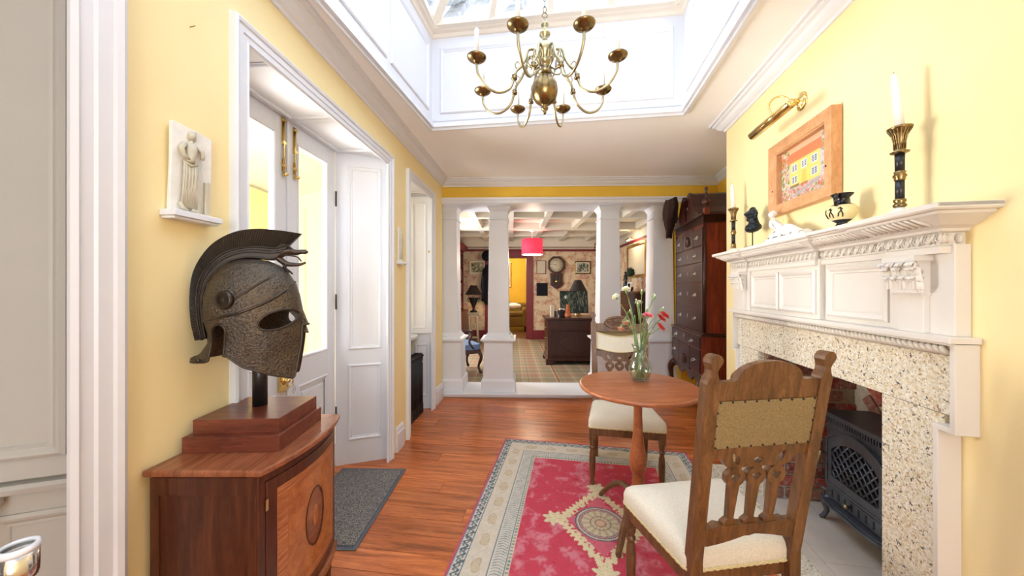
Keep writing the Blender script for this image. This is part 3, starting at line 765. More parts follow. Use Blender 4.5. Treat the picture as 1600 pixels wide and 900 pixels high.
while s_ < 2.39:
    m.tube([(-.032, s_, 1.098), (-.050, s_+.010, 1.112), (-.050, s_+.016, 1.124)], [.007, .0095, .007], 6); s_ += .02
m.box(-.040, -.02, 1.02, 2.40, 1.118, 1.128); obj('gadrooned_border', m, 'mantel', fp)
# frieze plate and blocks
BLK = [(1.02, 1.225, .040), (1.225, 1.566, .030), (1.566, 2.17, .052), (2.17, 2.395, .060)]
m = MB()
for a, b, d in BLK: m.box(-d, 0, a, b, 1.156, 1.43)
obj('frieze', m, 'mantel', fp, bev=.0015)
fmr = lambda s_hi, d: frame((-d, s_hi), (-d, s_hi-1))[0]     # x runs toward the camera, faces the room
for lo, hi, d, z0_, z1_ in ((1.245, 1.545, .030, 1.175, 1.395), (1.585, 1.862, .052, 1.178, 1.385), (1.872, 2.155, .052, 1.178, 1.385)):
    m = MB(); panel(m, 0, hi-lo, z0_, z1_, fmr(hi, d), w=.034, h=.013); obj('frieze_panel', m, 'mantel', fp)
def steps(off):
    p = [(0, 1.02-off)]
    D = [.075, .055, .075, .088]; E = [1.02, 1.225, 1.566, 2.17, 2.395]
    for i, d in enumerate(D):
        a = E[i] - (off if i == 0 else 0); b = E[i+1] + (off if i == 3 else 0)
        p += [(-d, a), (-d, b)]
    p += [(0, E[-1]+off)]
    return p
pth = [(x, y, 0) for x, y in steps(0)]
m = MB(); m.sweep(pth, [(-.05, 1.405), (-.01, 1.405), (-.008, 1.425), (-.016, 1.43), (-.016, 1.466), (-.004, 1.470), (0, 1.478), (.018, 1.486), (.040, 1.500), (.060, 1.512), (.062, 1.519), (.076, 1.521), (.080, 1.526), (.080, 1.540), (-.05, 1.540)], (0, 0, 1), False, flip=True)
obj('mantel_shelf', m, 'mantel', fp)
m = MB(); m.prism([(0, .94+.0), (-.16+.008, .94), (-.152, 2.472), (0, 2.472)], 1.527, 1.5405); obj('shelf_board', m, 'mantel', fp, bev=.002)
# egg and dart run, acanthus run
m = MB(); m2 = MB()
E = [1.02, 1.225, 1.566, 2.17, 2.395]; D = [.075, .055, .075, .088]
for i in range(4):
    n = int((E[i+1]-E[i])/.031); st_ = (E[i+1]-E[i])/n
    for k in range(n):
        y = E[i] + st_*(k+.5); x = -D[i]+.016
        m.ball((x, y-.003, 1.449), .0115, 8, sc=(.9, .85, 1.35)); m.tube([(x-.004, y+st_*.42, 1.464), (x-.010, y+st_*.46, 1.449), (x-.002, y+st_*.5, 1.434)], [.004, .0035, .001], 6)
        m.tube([(x-.002, y-.013, 1.464), (x-.009, y-.014, 1.448), (x-.004, y-.004, 1.434), (x-.009, y+.008, 1.446), (x-.002, y+.008, 1.464)], .0022, 5)
    n = int((E[i+1]-E[i])/.02); st_ = (E[i+1]-E[i])/n
    for k in range(n):
        y = E[i] + st_*(k+.5); x = -D[i]
        m2.tube([(x-.022, y-.006, 1.486), (x-.043, y, 1.498), (x-.062, y+.006, 1.509)], [.0045, .006, .004], 5)
for k in range(2):
    y = 1.036; x = -.045+.026*k; m.ball((x, 1.033, 1.449), .0115, 8, sc=(.85, .9, 1.35))
obj('egg_and_dart', m, 'mantel', fp); obj('carved_cyma', m2, 'mantel', fp)
# corbel capitals on short pilasters
for a, b, d in ((1.093, 1.183, .056), (2.215, 2.305, .074)):
    m = MB(); m.box(-d, -.01, a, b, 1.156, 1.28); o = obj('pilaster', m, 'mantel', fp, bev=.0015)
    m = MB(); mid = (a+b)/2; w = (b-a)/2; dd = d
    def body(u, v):
        k = 1+.25*v**1.5; y = mid + (u*2-1)*w*k*1.0; return (-(dd+.012+.028*v**1.6), y, 1.282+.105*v)
    m.grid(body, 8, 6); m.box(-dd-.010, -.01, a-.004, b+.004, 1.276, 1.284); m.box(-dd-.036, -.01, a-.012, b+.012, 1.386, 1.404); m.box(-dd-.02, -.01, a-.002, b+.002, 1.284, 1.388)
    for row, (zb, zt, nn, out_) in enumerate(((1.284, 1.345, 4, .0), (1.296, 1.374, 3, .008), (1.322, 1.388, 4, .013))):   # rows of curling lobed leaves
        for k in range(nn):
            y = mid + (k-(nn-1)/2)*w*(2.0/(nn-1)*.92)*(1+.12*row); hw = w*(.34 if nn == 4 else .42)
            def lf_(u, v, y=y, zb=zb, zt=zt, hw=hw, row=row, out_=out_):
                q = u*2-1; lobe = 1+.22*abs(sin(v*pi*3.2)); wid = hw*(1-.35*v)*lobe; t_ = v**1.0
                cur = .004+.010*v+.016*max(0, v-.6)/.4; z = zb+(zt-zb)*min(1, v*1.25)-(.016*max(0, (v-.8)/.2))
                return (-(dd+.012+out_+cur)+.010*q*q+.0025*cos(q*9), y+q*wid, z)
            m.grid(lf_, 10, 12)
            m.tube([lf_(.5, v_) for v_ in (0, .25, .5, .75, 1)], .003, 6); m.ball(lf_(.5, .97), .0065, 8, sc=(1, 1.3, .8))
    for sgn in (-1, 1):                                                             # volutes
        cy = mid+sgn*w*1.02; pts = []
        for k in range(22):
            aa = k*.55; r = .017*(1-k/24); pts.append((-dd-.036-.004*k/22, cy+sgn*(-1)*r*cos(aa+1.2), 1.371+r*sin(aa+1.2)))
        m.tube(pts, .0042, 6); m.ball((-dd-.040, cy, 1.371), .006, 8)
        for k in range(4):
            z = 1.29+k*.02; m.tube([(-dd-.004, cy-sgn*.002, z), (-dd-.014-.006*k, cy+sgn*.006, z+.012), (-dd-.02-.006*k, cy+sgn*.012, z+.016), (-dd-.016, cy+sgn*.012, z+.008)], [.006, .0065, .005, .002], 6)
    o_ = obj('acanthus_capital', m, 'mantel', o, fix=False)
# hearth
h = sempty('floor_3'); h.matrix_basis = TR
m = MB(); m.box(-.245, -.062, .95, 2.50, 0.001, .02); obj('granite_border', m, 'granite', h, bev=.002)
for s0, s1, d0, d1_ in ((.95, 1.50, -.06, .02), (1.504, 2.02, -.06, .02), (2.024, 2.50, -.06, -.002)):
    m = MB(); m.box(d0, d1_ if s0 > 2 else .0, s0, s1, .001, .0195); obj('flagstone', m, 'stonef', h, bev=.002)
for s0, s1, d0, d1_ in ((S0, 1.62, .002, .30), (1.622, S1, .002, .22), (S0, 1.62, .302, .5), (1.622, S1, .222, .5)):
    m = MB(); m.box(d0, d1_, s0, s1, .001, .0195); obj('flagstone', m, 'stonef', h, bev=.002)
# brick-lined opening
bl = sempty('wall_recess'); bl.matrix_basis = TR
m = MB(); m.box(0.0, .5, S1-.004, S1, 0, ZO); m.box(.0, .5, S0, S0+.004, 0, ZO); m.box(.482, .499, S0, S1, 0, ZO); m.box(0, .5, S0, S1, ZO-.004, ZO); obj('mortar_bed', m, 'mortar', bl)
bmb = MB(); bmb.box(-.096, .096, -.010, .010, -.030, .030); bme = bmb.fix().mesh('brick', 'brick')
hmb = MB(); hmb.box(-.045, .045, -.010, .010, -.030, .030); hme = hmb.fix().mesh('half_brick', 'brick')
rb = random.Random(11)
def brick(me, T):
    o = bpy.data.objects.new('brick', me); COL.objects.link(o); o.parent = bl; o.matrix_basis = T
    b = o.modifiers.new('bevel', 'BEVEL'); b.width = .005; b.segments = 1
for side, s_ in ((1, S1-.008), (-1, S0+.008)):
    for r_ in range(12):
        z = .058+r_*.075; xs = [.10, .30] if r_ % 2 else [.0, .2, .40]
        for x in xs:
            half = (x == .0) or (x == .40)
            me = hme if half else bme; x = .05 if x == .0 else (.36 if x == .40 else x+.0)
            if r_ % 2 == 0 and x == .2: x = .205
            brick(me, X4.Translation((x+.01, s_+rb.uniform(-.003, .003)*1, z)) @ X4.Rotation(rb.uniform(-.015, .015), 4, 'Y'))
    for r_ in range(1, 12, 2): brick(hme, X4.Translation((.445, s_, .058+r_*.075)))
k = 0
for i in range(-6, 8):
    for j in range(-7, 9):
        u = i*.105*2; v = j*.075
        y, z = S0+.43+(u*cos(R(45))-v*sin(R(45))), .45+(u*sin(R(45))+v*cos(R(45)))
        y += (j % 2)*.07; z += (j % 2)*.07
        if S0+.09 < y < S1-.09 and .09 < z < ZO-.085:
            brick(bme, X4.Translation((.476, y, z)) @ X4.Rotation(R(90), 4, 'Z') @ X4.Rotation(R(-45 if True else 45), 4, 'Y'))

# ---- stove
sv = thing('wood_stove', 'grey cast iron stove with lattice door standing in the brick fireplace recess', 'stove')
sv.matrix_basis = TR @ X4.Translation((.235, 1.765, .0195)) ; W = .205
m = MB(); m.box(0, .215, -W, W, .13, .585); obj('body', m, 'iron', sv, bev=.006)
m = MB(); m.box(-.022, .225, -W-.018, W+.018, .588, .604); m.box(-.014, .22, -W-.010, W+.010, .575, .590)
for k in range(26): m.box(-.008, .0, -W+.008+k*.0158, -W+.016+k*.0158, .545, .572)
obj('top_plate', m, 'iron', sv, bev=.003)
m = MB(); m.prism([(-.005, -W-.012), (.0, W+.012), (-.045, W-.03), (-.058, W-.12), (-.058, -W+.12), (-.045, -W+.03)][::-1], .118, .130)
m.prism([(-.001, -W-.004), (.0, W+.004), (-.035, W-.04), (-.046, W-.12), (-.046, -W+.12), (-.035, -W+.04)][::-1], .130, .136); obj('ash_lip', m, 'iron', sv, bev=.003)
for x, y in ((-.0, W-.02), (-.0, -W+.02), (.18, W-.02), (.18, -W+.02)):
    m = MB(); sy = 1 if y > 0 else -1; sx = -1 if x < .1 else 1
    m.tube([(x, y, .14), (x+sx*.018, y+sy*.012, .10), (x+sx*.008, y+sy*.008, .05), (x+sx*.020, y+sy*.016, .016), (x+sx*.034, y+sy*.022, .008)], [.02, .018, .011, .012, .008], 8); obj('leg', m, 'iron', sv)
# door (slightly proud), arched, with lattice
dr = MB()
def arch(y0, y1, z0, zs, rise, n=12):
    return [(y0, z0), (y1, z0), (y1, zs)] + [(y1+(y0-y1)*k/n, zs+rise*sin(pi*k/n)**.8) for k in range(1, n)] + [(y0, zs)]
dr.prism(arch(-W+.025, W-.02, .215, .46, .075), -.016, .0, 'x', [arch(-W+.065, W-.055, .265, .41, .065)])
dr.sweep([(-.016, y, z) for y, z in arch(-W+.025, W-.02, .215, .46, .075)], [(0, 0), (0, .006), (-.010, .006), (-.012, 0)], (-1, 0, 0), True)
do = obj('door', dr, 'iron', sv, bev=.002)
m = MB(); m.prism(arch(-W+.065, W-.055, .265, .41, .065), -.004, -.001, 'x'); obj('stove_glass', m, 'black', do)
lat = MB(); y0, y1, zb = -W+.068, W-.058, .268
for k in range(-8, 14):
    for sgn in (1, -1):
        pts = []
        for q in range(41):
            y = y0+(y1-y0)*q/40; z = zb + k*.050 + sgn*(y-y0)*1.15 + (0 if sgn > 0 else .10)
            top = .41+.065*sin(pi*min(1, max(0, (y-y0)/(y1-y0))))**.8
            if zb <= z <= top: pts.append((-.011, y, z))
        if len(pts) > 2: lat.tube([pts[0], pts[-1]], .0052, 5)
obj('lattice', lat, 'iron', do)
m = MB(); m.box(-.050, -.016, W-.034, W-.020, .372, .384); m.tube([(-.048, W-.027, .386), (-.052, W-.020, .35), (-.052, W-.018, .315)], [.006, .007, .006], 8); obj('door_handle', m, 'brassm', do, label='brass door handle')
for z in (.25, .44):
    m = MB(); m.tube([(-.020, -W+.018, z-.03), (-.020, -W+.018, z+.03)], .008, 8); m.box(-.022, -.0, -W+.018, -W+.05, z-.012, z+.012); obj('hinge', m, 'iron', do)
m = MB(); m.box(-.012, .0, -W+.01, W-.01, .142, .205)
ho = obj('vent_strip', m, 'iron', sv, bev=.002)
for k in range(8):
    m = MB(); y = -W+.05+k*.043; m.prism([(y-.005, .155), (y+.005, .155), (y+.005, .188), (y, .195), (y-.005, .188)], -.014, -.010, 'x'); obj('vent_slot', m, 'black', ho)
m = MB(); m.lathe([(0, 0), (.006, 0), (.006, .012), (.013, .018), (.013, .024), (.006, .028), (0, .028)], 14, X4.Translation((-.012, .028, .172)) @ X4.Rotation(R(-90), 4, 'Y')); obj('vent_knob', m, 'brassm', ho, label='brass air vent knob')
m = MB(); m.tube([(-.012, W-.04, .175), (-.03, W-.012, .178), (-.034, W+.022, .18)], [.005, .006, .003], 6); obj('riddling_rod', m, 'iron', ho)

pan = MB(); pan.lathe([(0, .004), (.075, .004), (.088, .022), (.094, .022), (.080, 0), (0, 0)], 28, X4.Translation((0, 0, 0)), sy=1.0)
po_ = obj('ash_pan', pan, 'ironblk', T=TR @ X4.Translation((.10, 1.435, .0197))); tag(po_, 'round shallow black iron pan on the hearth in front of the stove', 'pan')

# ================================================================== THINGS ON THE MANTEL
def on_shelf(s, d, z=1.5405): p = RW(d, s, z); return (p.x, p.y, p.z)
def candlestick():
    t = thing('candlestick', '', 'candlestick', (0, 0, 0), RR, 'candlesticks on the mantel shelf')
    m = MB(); m.lathe([(0, 0), (.043, 0), (.043, .004), (.040, .009), (.024, .016), (.014, .024), (.011, .03), (0, .03)], 12); obj('foot', m, 'plasterw', t, label='pale silvered foot')
    m = MB(); m.lathe([(.010, .028), (.016, .032), (.017, .038), (.012, .044), (.016, .05), (.015, .056), (.010, .06)], 20); obj('brass_ring', m, 'brassd', t); m = MB(); m.lathe([(.010, .118), (.014, .122), (.013, .127), (.0175, .135), (.013, .143), (.015, .149), (.010, .153)], 20); obj('brass_ring', m, 'brassd', t)
    m = MB(); m.lathe([(.0115, .058), (.0115, .120)], 16); obj('black_stem', m, 'black', t, label='black enamelled stem'); m = MB(); m.lathe([(.0115, .151), (.0125, .212)], 16); obj('black_stem', m, 'black', t, label='black enamelled stem')
    m = MB(); m.lathe([(.010, .208), (.022, .212), (.024, .215), (.014, .221), (.0125, .245), (.016, .268), (.026, .288), (.031, .293), (.031, .297), (.020, .302), (.0, .302)], 24)
    for k in range(18):
        a = k*pi/9; m.tube([(.0135*cos(a), .0135*sin(a), .225), (.0142*cos(a), .0142*sin(a), .25), (.018*cos(a), .018*sin(a), .27), (.028*cos(a), .028*sin(a), .29)], [.0012, .0016, .002, .002], 5)
    obj('fluted_cup', m, 'brassd', t)
    return t
def candle(h, r, tilt, loc, rz, label, group=None, name='candle'):
    t = thing(name, label, 'candle', loc, rz, group); T = X4.Rotation(tilt, 4, 'X')
    m = MB(); m.lathe([(r*.98, 0), (r*.92, h*.5), (r*.8, h*.88), (r*.45, h*.97), (0, h)], 16, T); obj('wax', m, 'wax', t)
    m = MB(); m.tube([(0, 0, h*.985), (.0008, 0, h+.006)], .0008, 5, T); obj('wick', m, 'black', t); return t
cs = candlestick(); cs.location = on_shelf(1.150, .075); cs['label'] = 'brass and black enamelled candlestick at the near end of the mantel shelf'; remember(cs)
c2_ = dup(cs, on_shelf(2.335, .085), RR, 'brass and black enamelled candlestick at the far end of the mantel shelf')
p = on_shelf(1.150, .075, 1.5405+.300); candle(.185, .0125, R(-4), p, RR + R(60), 'tall white candle leaning in the near mantel candlestick', 'mantel candles')
p = on_shelf(2.335, .085, 1.5405+.300); candle(.165, .0125, R(-3), p, RR + R(60), 'white candle in the far candlestick beside the tall chest', 'mantel candles')
# dark torso on a rod
t = thing('torso_sculpture', 'small dark bronze torso on a thin rod and black base on the mantel', 'sculpture', on_shelf(2.085, .085), RR)
m = MB(); m.box(-.030, .030, -.045, .045, 0, .012); obj('base', m, 'blackfig', t, bev=.002)
m = MB(); m.tube([(0, 0, .012), (0, 0, .10)], .0032, 8); obj('rod', m, 'blackfig', t)
m = MB()
def tors(u, v):
    a = u*2*pi
    K = [(0, .012, .010, -.004), (.05, .038, .028, -.002), (.14, .047, .038, 0), (.25, .044, .036, .0), (.38, .030, .026, .006), (.5, .027, .024, .004), (.62, .033, .026, -.004), (.75, .038, .028, -.006), (.84, .036, .024, -.002), (.90, .020, .016, .0), (.96, .016, .014, .002), (1, .004, .004, .002)]
    for i in range(len(K)-1):
        if K[i][0] <= v <= K[i+1][0]:
            f = (v-K[i][0])/(K[i+1][0]-K[i][0]); f = f*f*(3-2*f); ry, rx, ox = [K[i][j]+(K[i+1][j]-K[i][j])*f for j in (1, 2, 3)]; break
    front = max(0, -cos(a)); br = .011*math.exp(-((v-.74)/.07)**2)*front*(.4+abs(sin(2*a)))
    gl = .012*math.exp(-((v-.22)/.12)**2)*max(0, cos(a))*(.5+abs(sin(a)))
    return (cos(a)*(rx+br+gl)+ox, sin(a)*ry, .095+v*.155)
m.grid(tors, 32, 40, closed_u=True)
for sg in (-1, 1): m.tube([(0, sg*.030, .218), (.0, sg*.040, .205), (-.004, sg*.044, .18)], [.011, .011, .009], 10); m.ball((-.004, sg*.044, .178), .009, 8)
m.ball((-.0, .0, .238), .012, 10); obj('torso', m, 'blackfig', t)
# reclining white figure
t = thing('reclining_figurine', 'white plaster figure reclining on drapery beneath the framed picture', 'sculpture', on_shelf(1.76, .075), RR)
m = MB(); m.prism(ring2(-.038, .038, -.165, .165, .02), 0, .014); m.prism(ring2(-.032, .034, -.155, .16, .02), .014, .026); obj('base', m, 'plasterw', t, bev=.002)
bm2 = bmesh.new()
def skin(name, joints, edges, mat, parent, root=0, sub=2, T=None):
    me = bpy.data.meshes.new(name); me.from_pydata([j[:3] for j in joints], edges, []); o = bpy.data.objects.new(name, me); COL.objects.link(o); o.parent = parent
    me.materials.append(M[mat])
    s_ = o.modifiers.new('skin', 'SKIN')

    for v_, j in zip(me.skin_vertices[0].data, joints): v_.radius = (j[3], j[4] if len(j) > 4 else j[3])
    me.skin_vertices[0].data[root].use_root = True; s_.use_smooth_shade = True
    q = o.modifiers.new('sub', 'SUBSURF'); q.levels = sub; q.render_levels = sub
    if T is not None: o.matrix_basis = T
    return o
bm2.free()
J = [(0, .045, .055, .026, .026), (0, .078, .080, .022, .024), (-.003, .100, .108, .024, .020), (-.004, .112, .128, .010), (-.006, .118, .144, .008),     # hips, waist, chest, neck
     (-.004, -.010, .070, .021), (-.008, -.055, .060, .015), (-.006, -.098, .040, .012), (-.006, -.130, .032, .008),                               # legs stretched
     (-.020, .000, .052, .019), (-.026, -.040, .046, .014), (-.020, -.085, .034, .011), (-.022, -.125, .030, .007),
     (-.026, .098, .118, .010), (-.034, .085, .090, .008), (-.030, .055, .072, .0065),
     (.016, .118, .112, .010), (.020, .140, .085, .008), (.0, .148, .055, .007)]
Ed = [(0, 1), (1, 2), (2, 3), (3, 4), (0, 5), (5, 6), (6, 7), (7, 8), (0, 9), (9, 10), (10, 11), (11, 12), (2, 13), (13, 14), (14, 15), (2, 16), (16, 17), (17, 18)]
try: skin('figure', J, Ed, 'plasterw', t)
except Exception as ex: print('skin', ex)
m = MB(); m.ball((-.010, .120, .160), .0165, 14, sc=(.95, .85, 1.12)); m.ball((-.002, .124, .166), .0175, 14, sc=(.9, .9, .95)); m.ball((.010, .128, .168), .009, 8); m.tube([(-.026, .118, .163), (-.029, .118, .157)], [.002, .003], 6); obj('head', m, 'plasterw', t)
m = MB(); rs = random.Random(2)
def drap(u, v):
    y = -.155+.31*v; x = -.036+.072*u; hgt = .026 + (.036*math.exp(-((y-.06)/.07)**2)+.018*math.exp(-((y+.05)/.08)**2))*(1-abs(2*u-1)**3)
    return (x, y, hgt+.006*sin(y*90+x*60)+.004*sin(y*170-x*110))
m.grid(drap, 18, 60); obj('drapery', m, 'plasterw', t)
# black-figure jug
t = thing('greek_vase', 'black glazed vase with cream figure band on the mantel beside the picture', 'vase', on_shelf(1.385, .085), RR)
m = MB(); pf = [(.0, 0), (.027, 0), (.029, .006), (.020, .014), (.016, .022), (.030, .032), (.041, .046), (.047, .062), (.046, .078), (.037, .092), (.024, .100), (.021, .112), (.023, .122), (.034, .134), (.036, .138), (.026, .138), (.018, .122), (0, .118)]
m.lathe(pf, 36); obj('body', m, 'pot', t)
m = MB(); m.lathe([(.0313, .033), (.0418, .0462), (.0478, .062), (.0468, .078), (.0385, .0905)], 36, cap=False); bo = obj('figure_band', m, 'potcream', t, label='cream painted band')
m = MB()
for q in range(3):      # painted runner-like strokes on the band
    a0 = R(150+q*40)
    for (da, z0_, da2, z1_) in ((0, .080, .05, .066), (.05, .066, -.12, .056), (.05, .066, .16, .052), (-.12, .056, -.16, .045), (.16, .052, .14, .042), (.0, .078, -.14, .074), (0, .078, .14, .07)):
        pts = []
        for f in (0, .5, 1):
            a = a0+da+(da2-da)*f; z = z0_+(z1_-z0_)*f; r = np.interp(z, [.033, .0462, .062, .078, .0905], [.0313, .0418, .0478, .0468, .0385])+.0004; pts.append((r*cos(a), r*sin(a), z))
        m.tube(pts, .0022, 5)
obj('painted_figures', m, 'pot', bo)
for a in (R(35), R(215)):
    m = MB(); m.tube([(.030*cos(a), .030*sin(a), .132), (.045*cos(a), .045*sin(a), .132), (.052*cos(a), .052*sin(a), .112), (.046*cos(a), .046*sin(a), .086)], [.006, .007, .007, .006], 8); obj('handle', m, 'pot', t)

# ---- framed picture and its lamp (right wall)
pc = thing('framed_picture', 'wide pine frame round a painting of a yellow house over the mantel', 'picture')
pc.matrix_basis = TR @ frame((0, 1.995), (0, 1.0))[0] @ X4.Translation((0, 0, 1.705)); W_, H_ = .49, .395
m = MB(); m.sweep(rect(0, W_, 0, H_, 0), [(0, .004), (0, .046), (.050, .041), (.053, .036), (.058, .034), (.058, .004)], (0, -1, 0), True, flip=True); obj('frame', m, 'pine', pc, bev=.001)
for x in (.037, W_-.037):
    m = MB(); m.lathe([(0, 0), (.0045, 0), (.0045, .002), (0, .002)], 10, X4.Translation((x, -.0425, .14)) @ X4.Rotation(R(90), 4, 'X')); obj('frame_peg', m, 'black', pc)
m = MB(); m.box(.05, W_-.05, -.006, -.002, .05, H_-.05); obj('backing', m, 'cream', pc)
def paint(X, Y):
    X = X/.376; Y = Y/.281; out = np.empty(X.shape+(3,)); rgb = lambda *a: np.array(c(*a)[:3])
    rg = np.random.default_rng(3)
    out[:] = rgb(206, 198, 190)
    out[(Y > .70)] = rgb(226, 130, 84)
    out[(Y > .9)] = rgb(236, 190, 150)
    out[(Y < .26)] = rgb(196, 182, 170)
    hs = (X > .20) & (X < .80) & (Y > .26) & (Y < .72); out[hs] = rgb(238, 214, 112)
    for cx in (.30, .50, .70):
        for cy in (.38, .60):
            if cx == .5 and cy < .5: continue
            w = (abs(X-cx) < .058) & (abs(Y-cy) < .072); out[w] = rgb(244, 244, 238)
            g = w & (abs(X-cx) < .046) & (abs(Y-cy) < .06) & ((abs(X-cx) > .006) & (abs(((Y-cy)/.03) % 1-.5) < .4)); out[g] = rgb(92, 100, 128)
    d = (abs(X-.5) < .045) & (Y > .24) & (Y < .50); out[d] = rgb(226, 196, 96)
    d = (abs(X-.5) < .07) & (Y > .2) & (Y < .27); out[d] = rgb(190, 120, 90)
    out[(abs(X-.3) < .10) & (Y > .24) & (Y < .29)] = rgb(150, 120, 80)
    for (x0, y0, x1, y1, n, cols_) in ((0, 0, 1, .22, 260, ((226, 150, 140), (240, 205, 190), (150, 150, 90), (206, 110, 100))), (0, .2, .17, 1, 150, ((232, 160, 130), (240, 210, 190), (120, 150, 80))), (.84, .25, 1, 1, 140, ((160, 166, 90), (238, 200, 200), (170, 160, 150)))):
        for k in range(n):
            cx, cy = rg.uniform(x0, x1), rg.uniform(y0, y1); r = rg.uniform(.008, .026); q = ((X-cx)**2+(Y-cy)**2*.6) < r*r
            out[q] = rgb(*cols_[rg.integers(len(cols_))])
    pth_ = abs(Y-(.02+.25*X)) < .03; out[pth_ & (X > .3) & (X < .8)] = rgb(176, 166, 166)
    return out
M['paintc'] = m_vcol('painted_paper', .7, 120, .06, .05)
vgrid('painting', .376, .281, 188, 140, paint, 'paintc', pc, T=X4.Translation((.057, -.0065, .057)) @ X4.Rotation(R(90), 4, 'X'))
g = MB(); g.box(.055, W_-.055, -.012, -.0105, .055, H_-.055); obj('picture_glass', g, 'glass', pc)
lt = thing('picture_light', 'polished brass picture lamp on the wall above the framed painting', 'lamp'); lt.matrix_basis = TR @ X4.Translation((0, 1.775, 2.255))
m = MB(); m.lathe([(0, 0), (.040, 0), (.040, .005), (.030, .010), (.014, .014), (.010, .022), (0, .022)], 24, X4.Rotation(R(-90), 4, 'Y'), sx=1.15); obj('wall_rose', m, 'brass', lt)
m = MB(); m.lathe([(.013, .0), (.017, .004), (.017, .018), (.013, .022)], 16, X4.Translation((-.022, 0, 0)) @ X4.Rotation(R(-90), 4, 'Y')); m.ball((-.052, 0, 0), .018, 14, sc=(.8, 1.1, 1)); obj('knuckle', m, 'brass', lt)
m = MB(); m.tube(spline([(-.05, 0, .004), (-.075, .012, .038), (-.115, .02, .040), (-.145, .015, .0), (-.142, 0, -.052)], 6), .0048, 8); obj('swan_neck', m, 'brass', lt)
T_ = X4.Translation((-.142, -.165, -.082)) @ X4.Rotation(R(-90), 4, 'X')
m = MB(); m.lathe([(.024, 0), (.024, .35)], 22, T_, cap=False, a0=R(-20), a1=R(200)); m.lathe([(.0215, .35), (.0215, 0)], 22, T_, cap=False, a0=R(-20), a1=R(200))
T2_ = X4.Translation((-.142, -.165, -.082)) @ X4.Rotation(R(-90), 4, 'X')
for z in (0, .346): m.lathe([(0, 0), (.024, 0), (.024, .004), (0, .004)], 22, T_ @ X4.Translation((0, 0, z)), a0=R(-20), a1=R(200))
sh_ = obj('shade_tube', m, 'brass', lt)
m = MB(); m.lathe([(.009, .03), (.009, .32)], 12, T_); m.box(0, 0, 0, 0, 0, 0) if 0 else None; obj('strip_bulb', m, 'diff', lt)
# small nail in the left wall
nl = MB(); nl.tube([(0, 0, 0), (.012, .0, .002), (.015, .004, .006)], .0012, 6); o = obj('picture_nail', nl, 'brassd', T=TL @ X4.Translation((0, 1.095, 2.135))); tag(o, 'small bent nail in the yellow wall above the plaster plaque', 'nail')
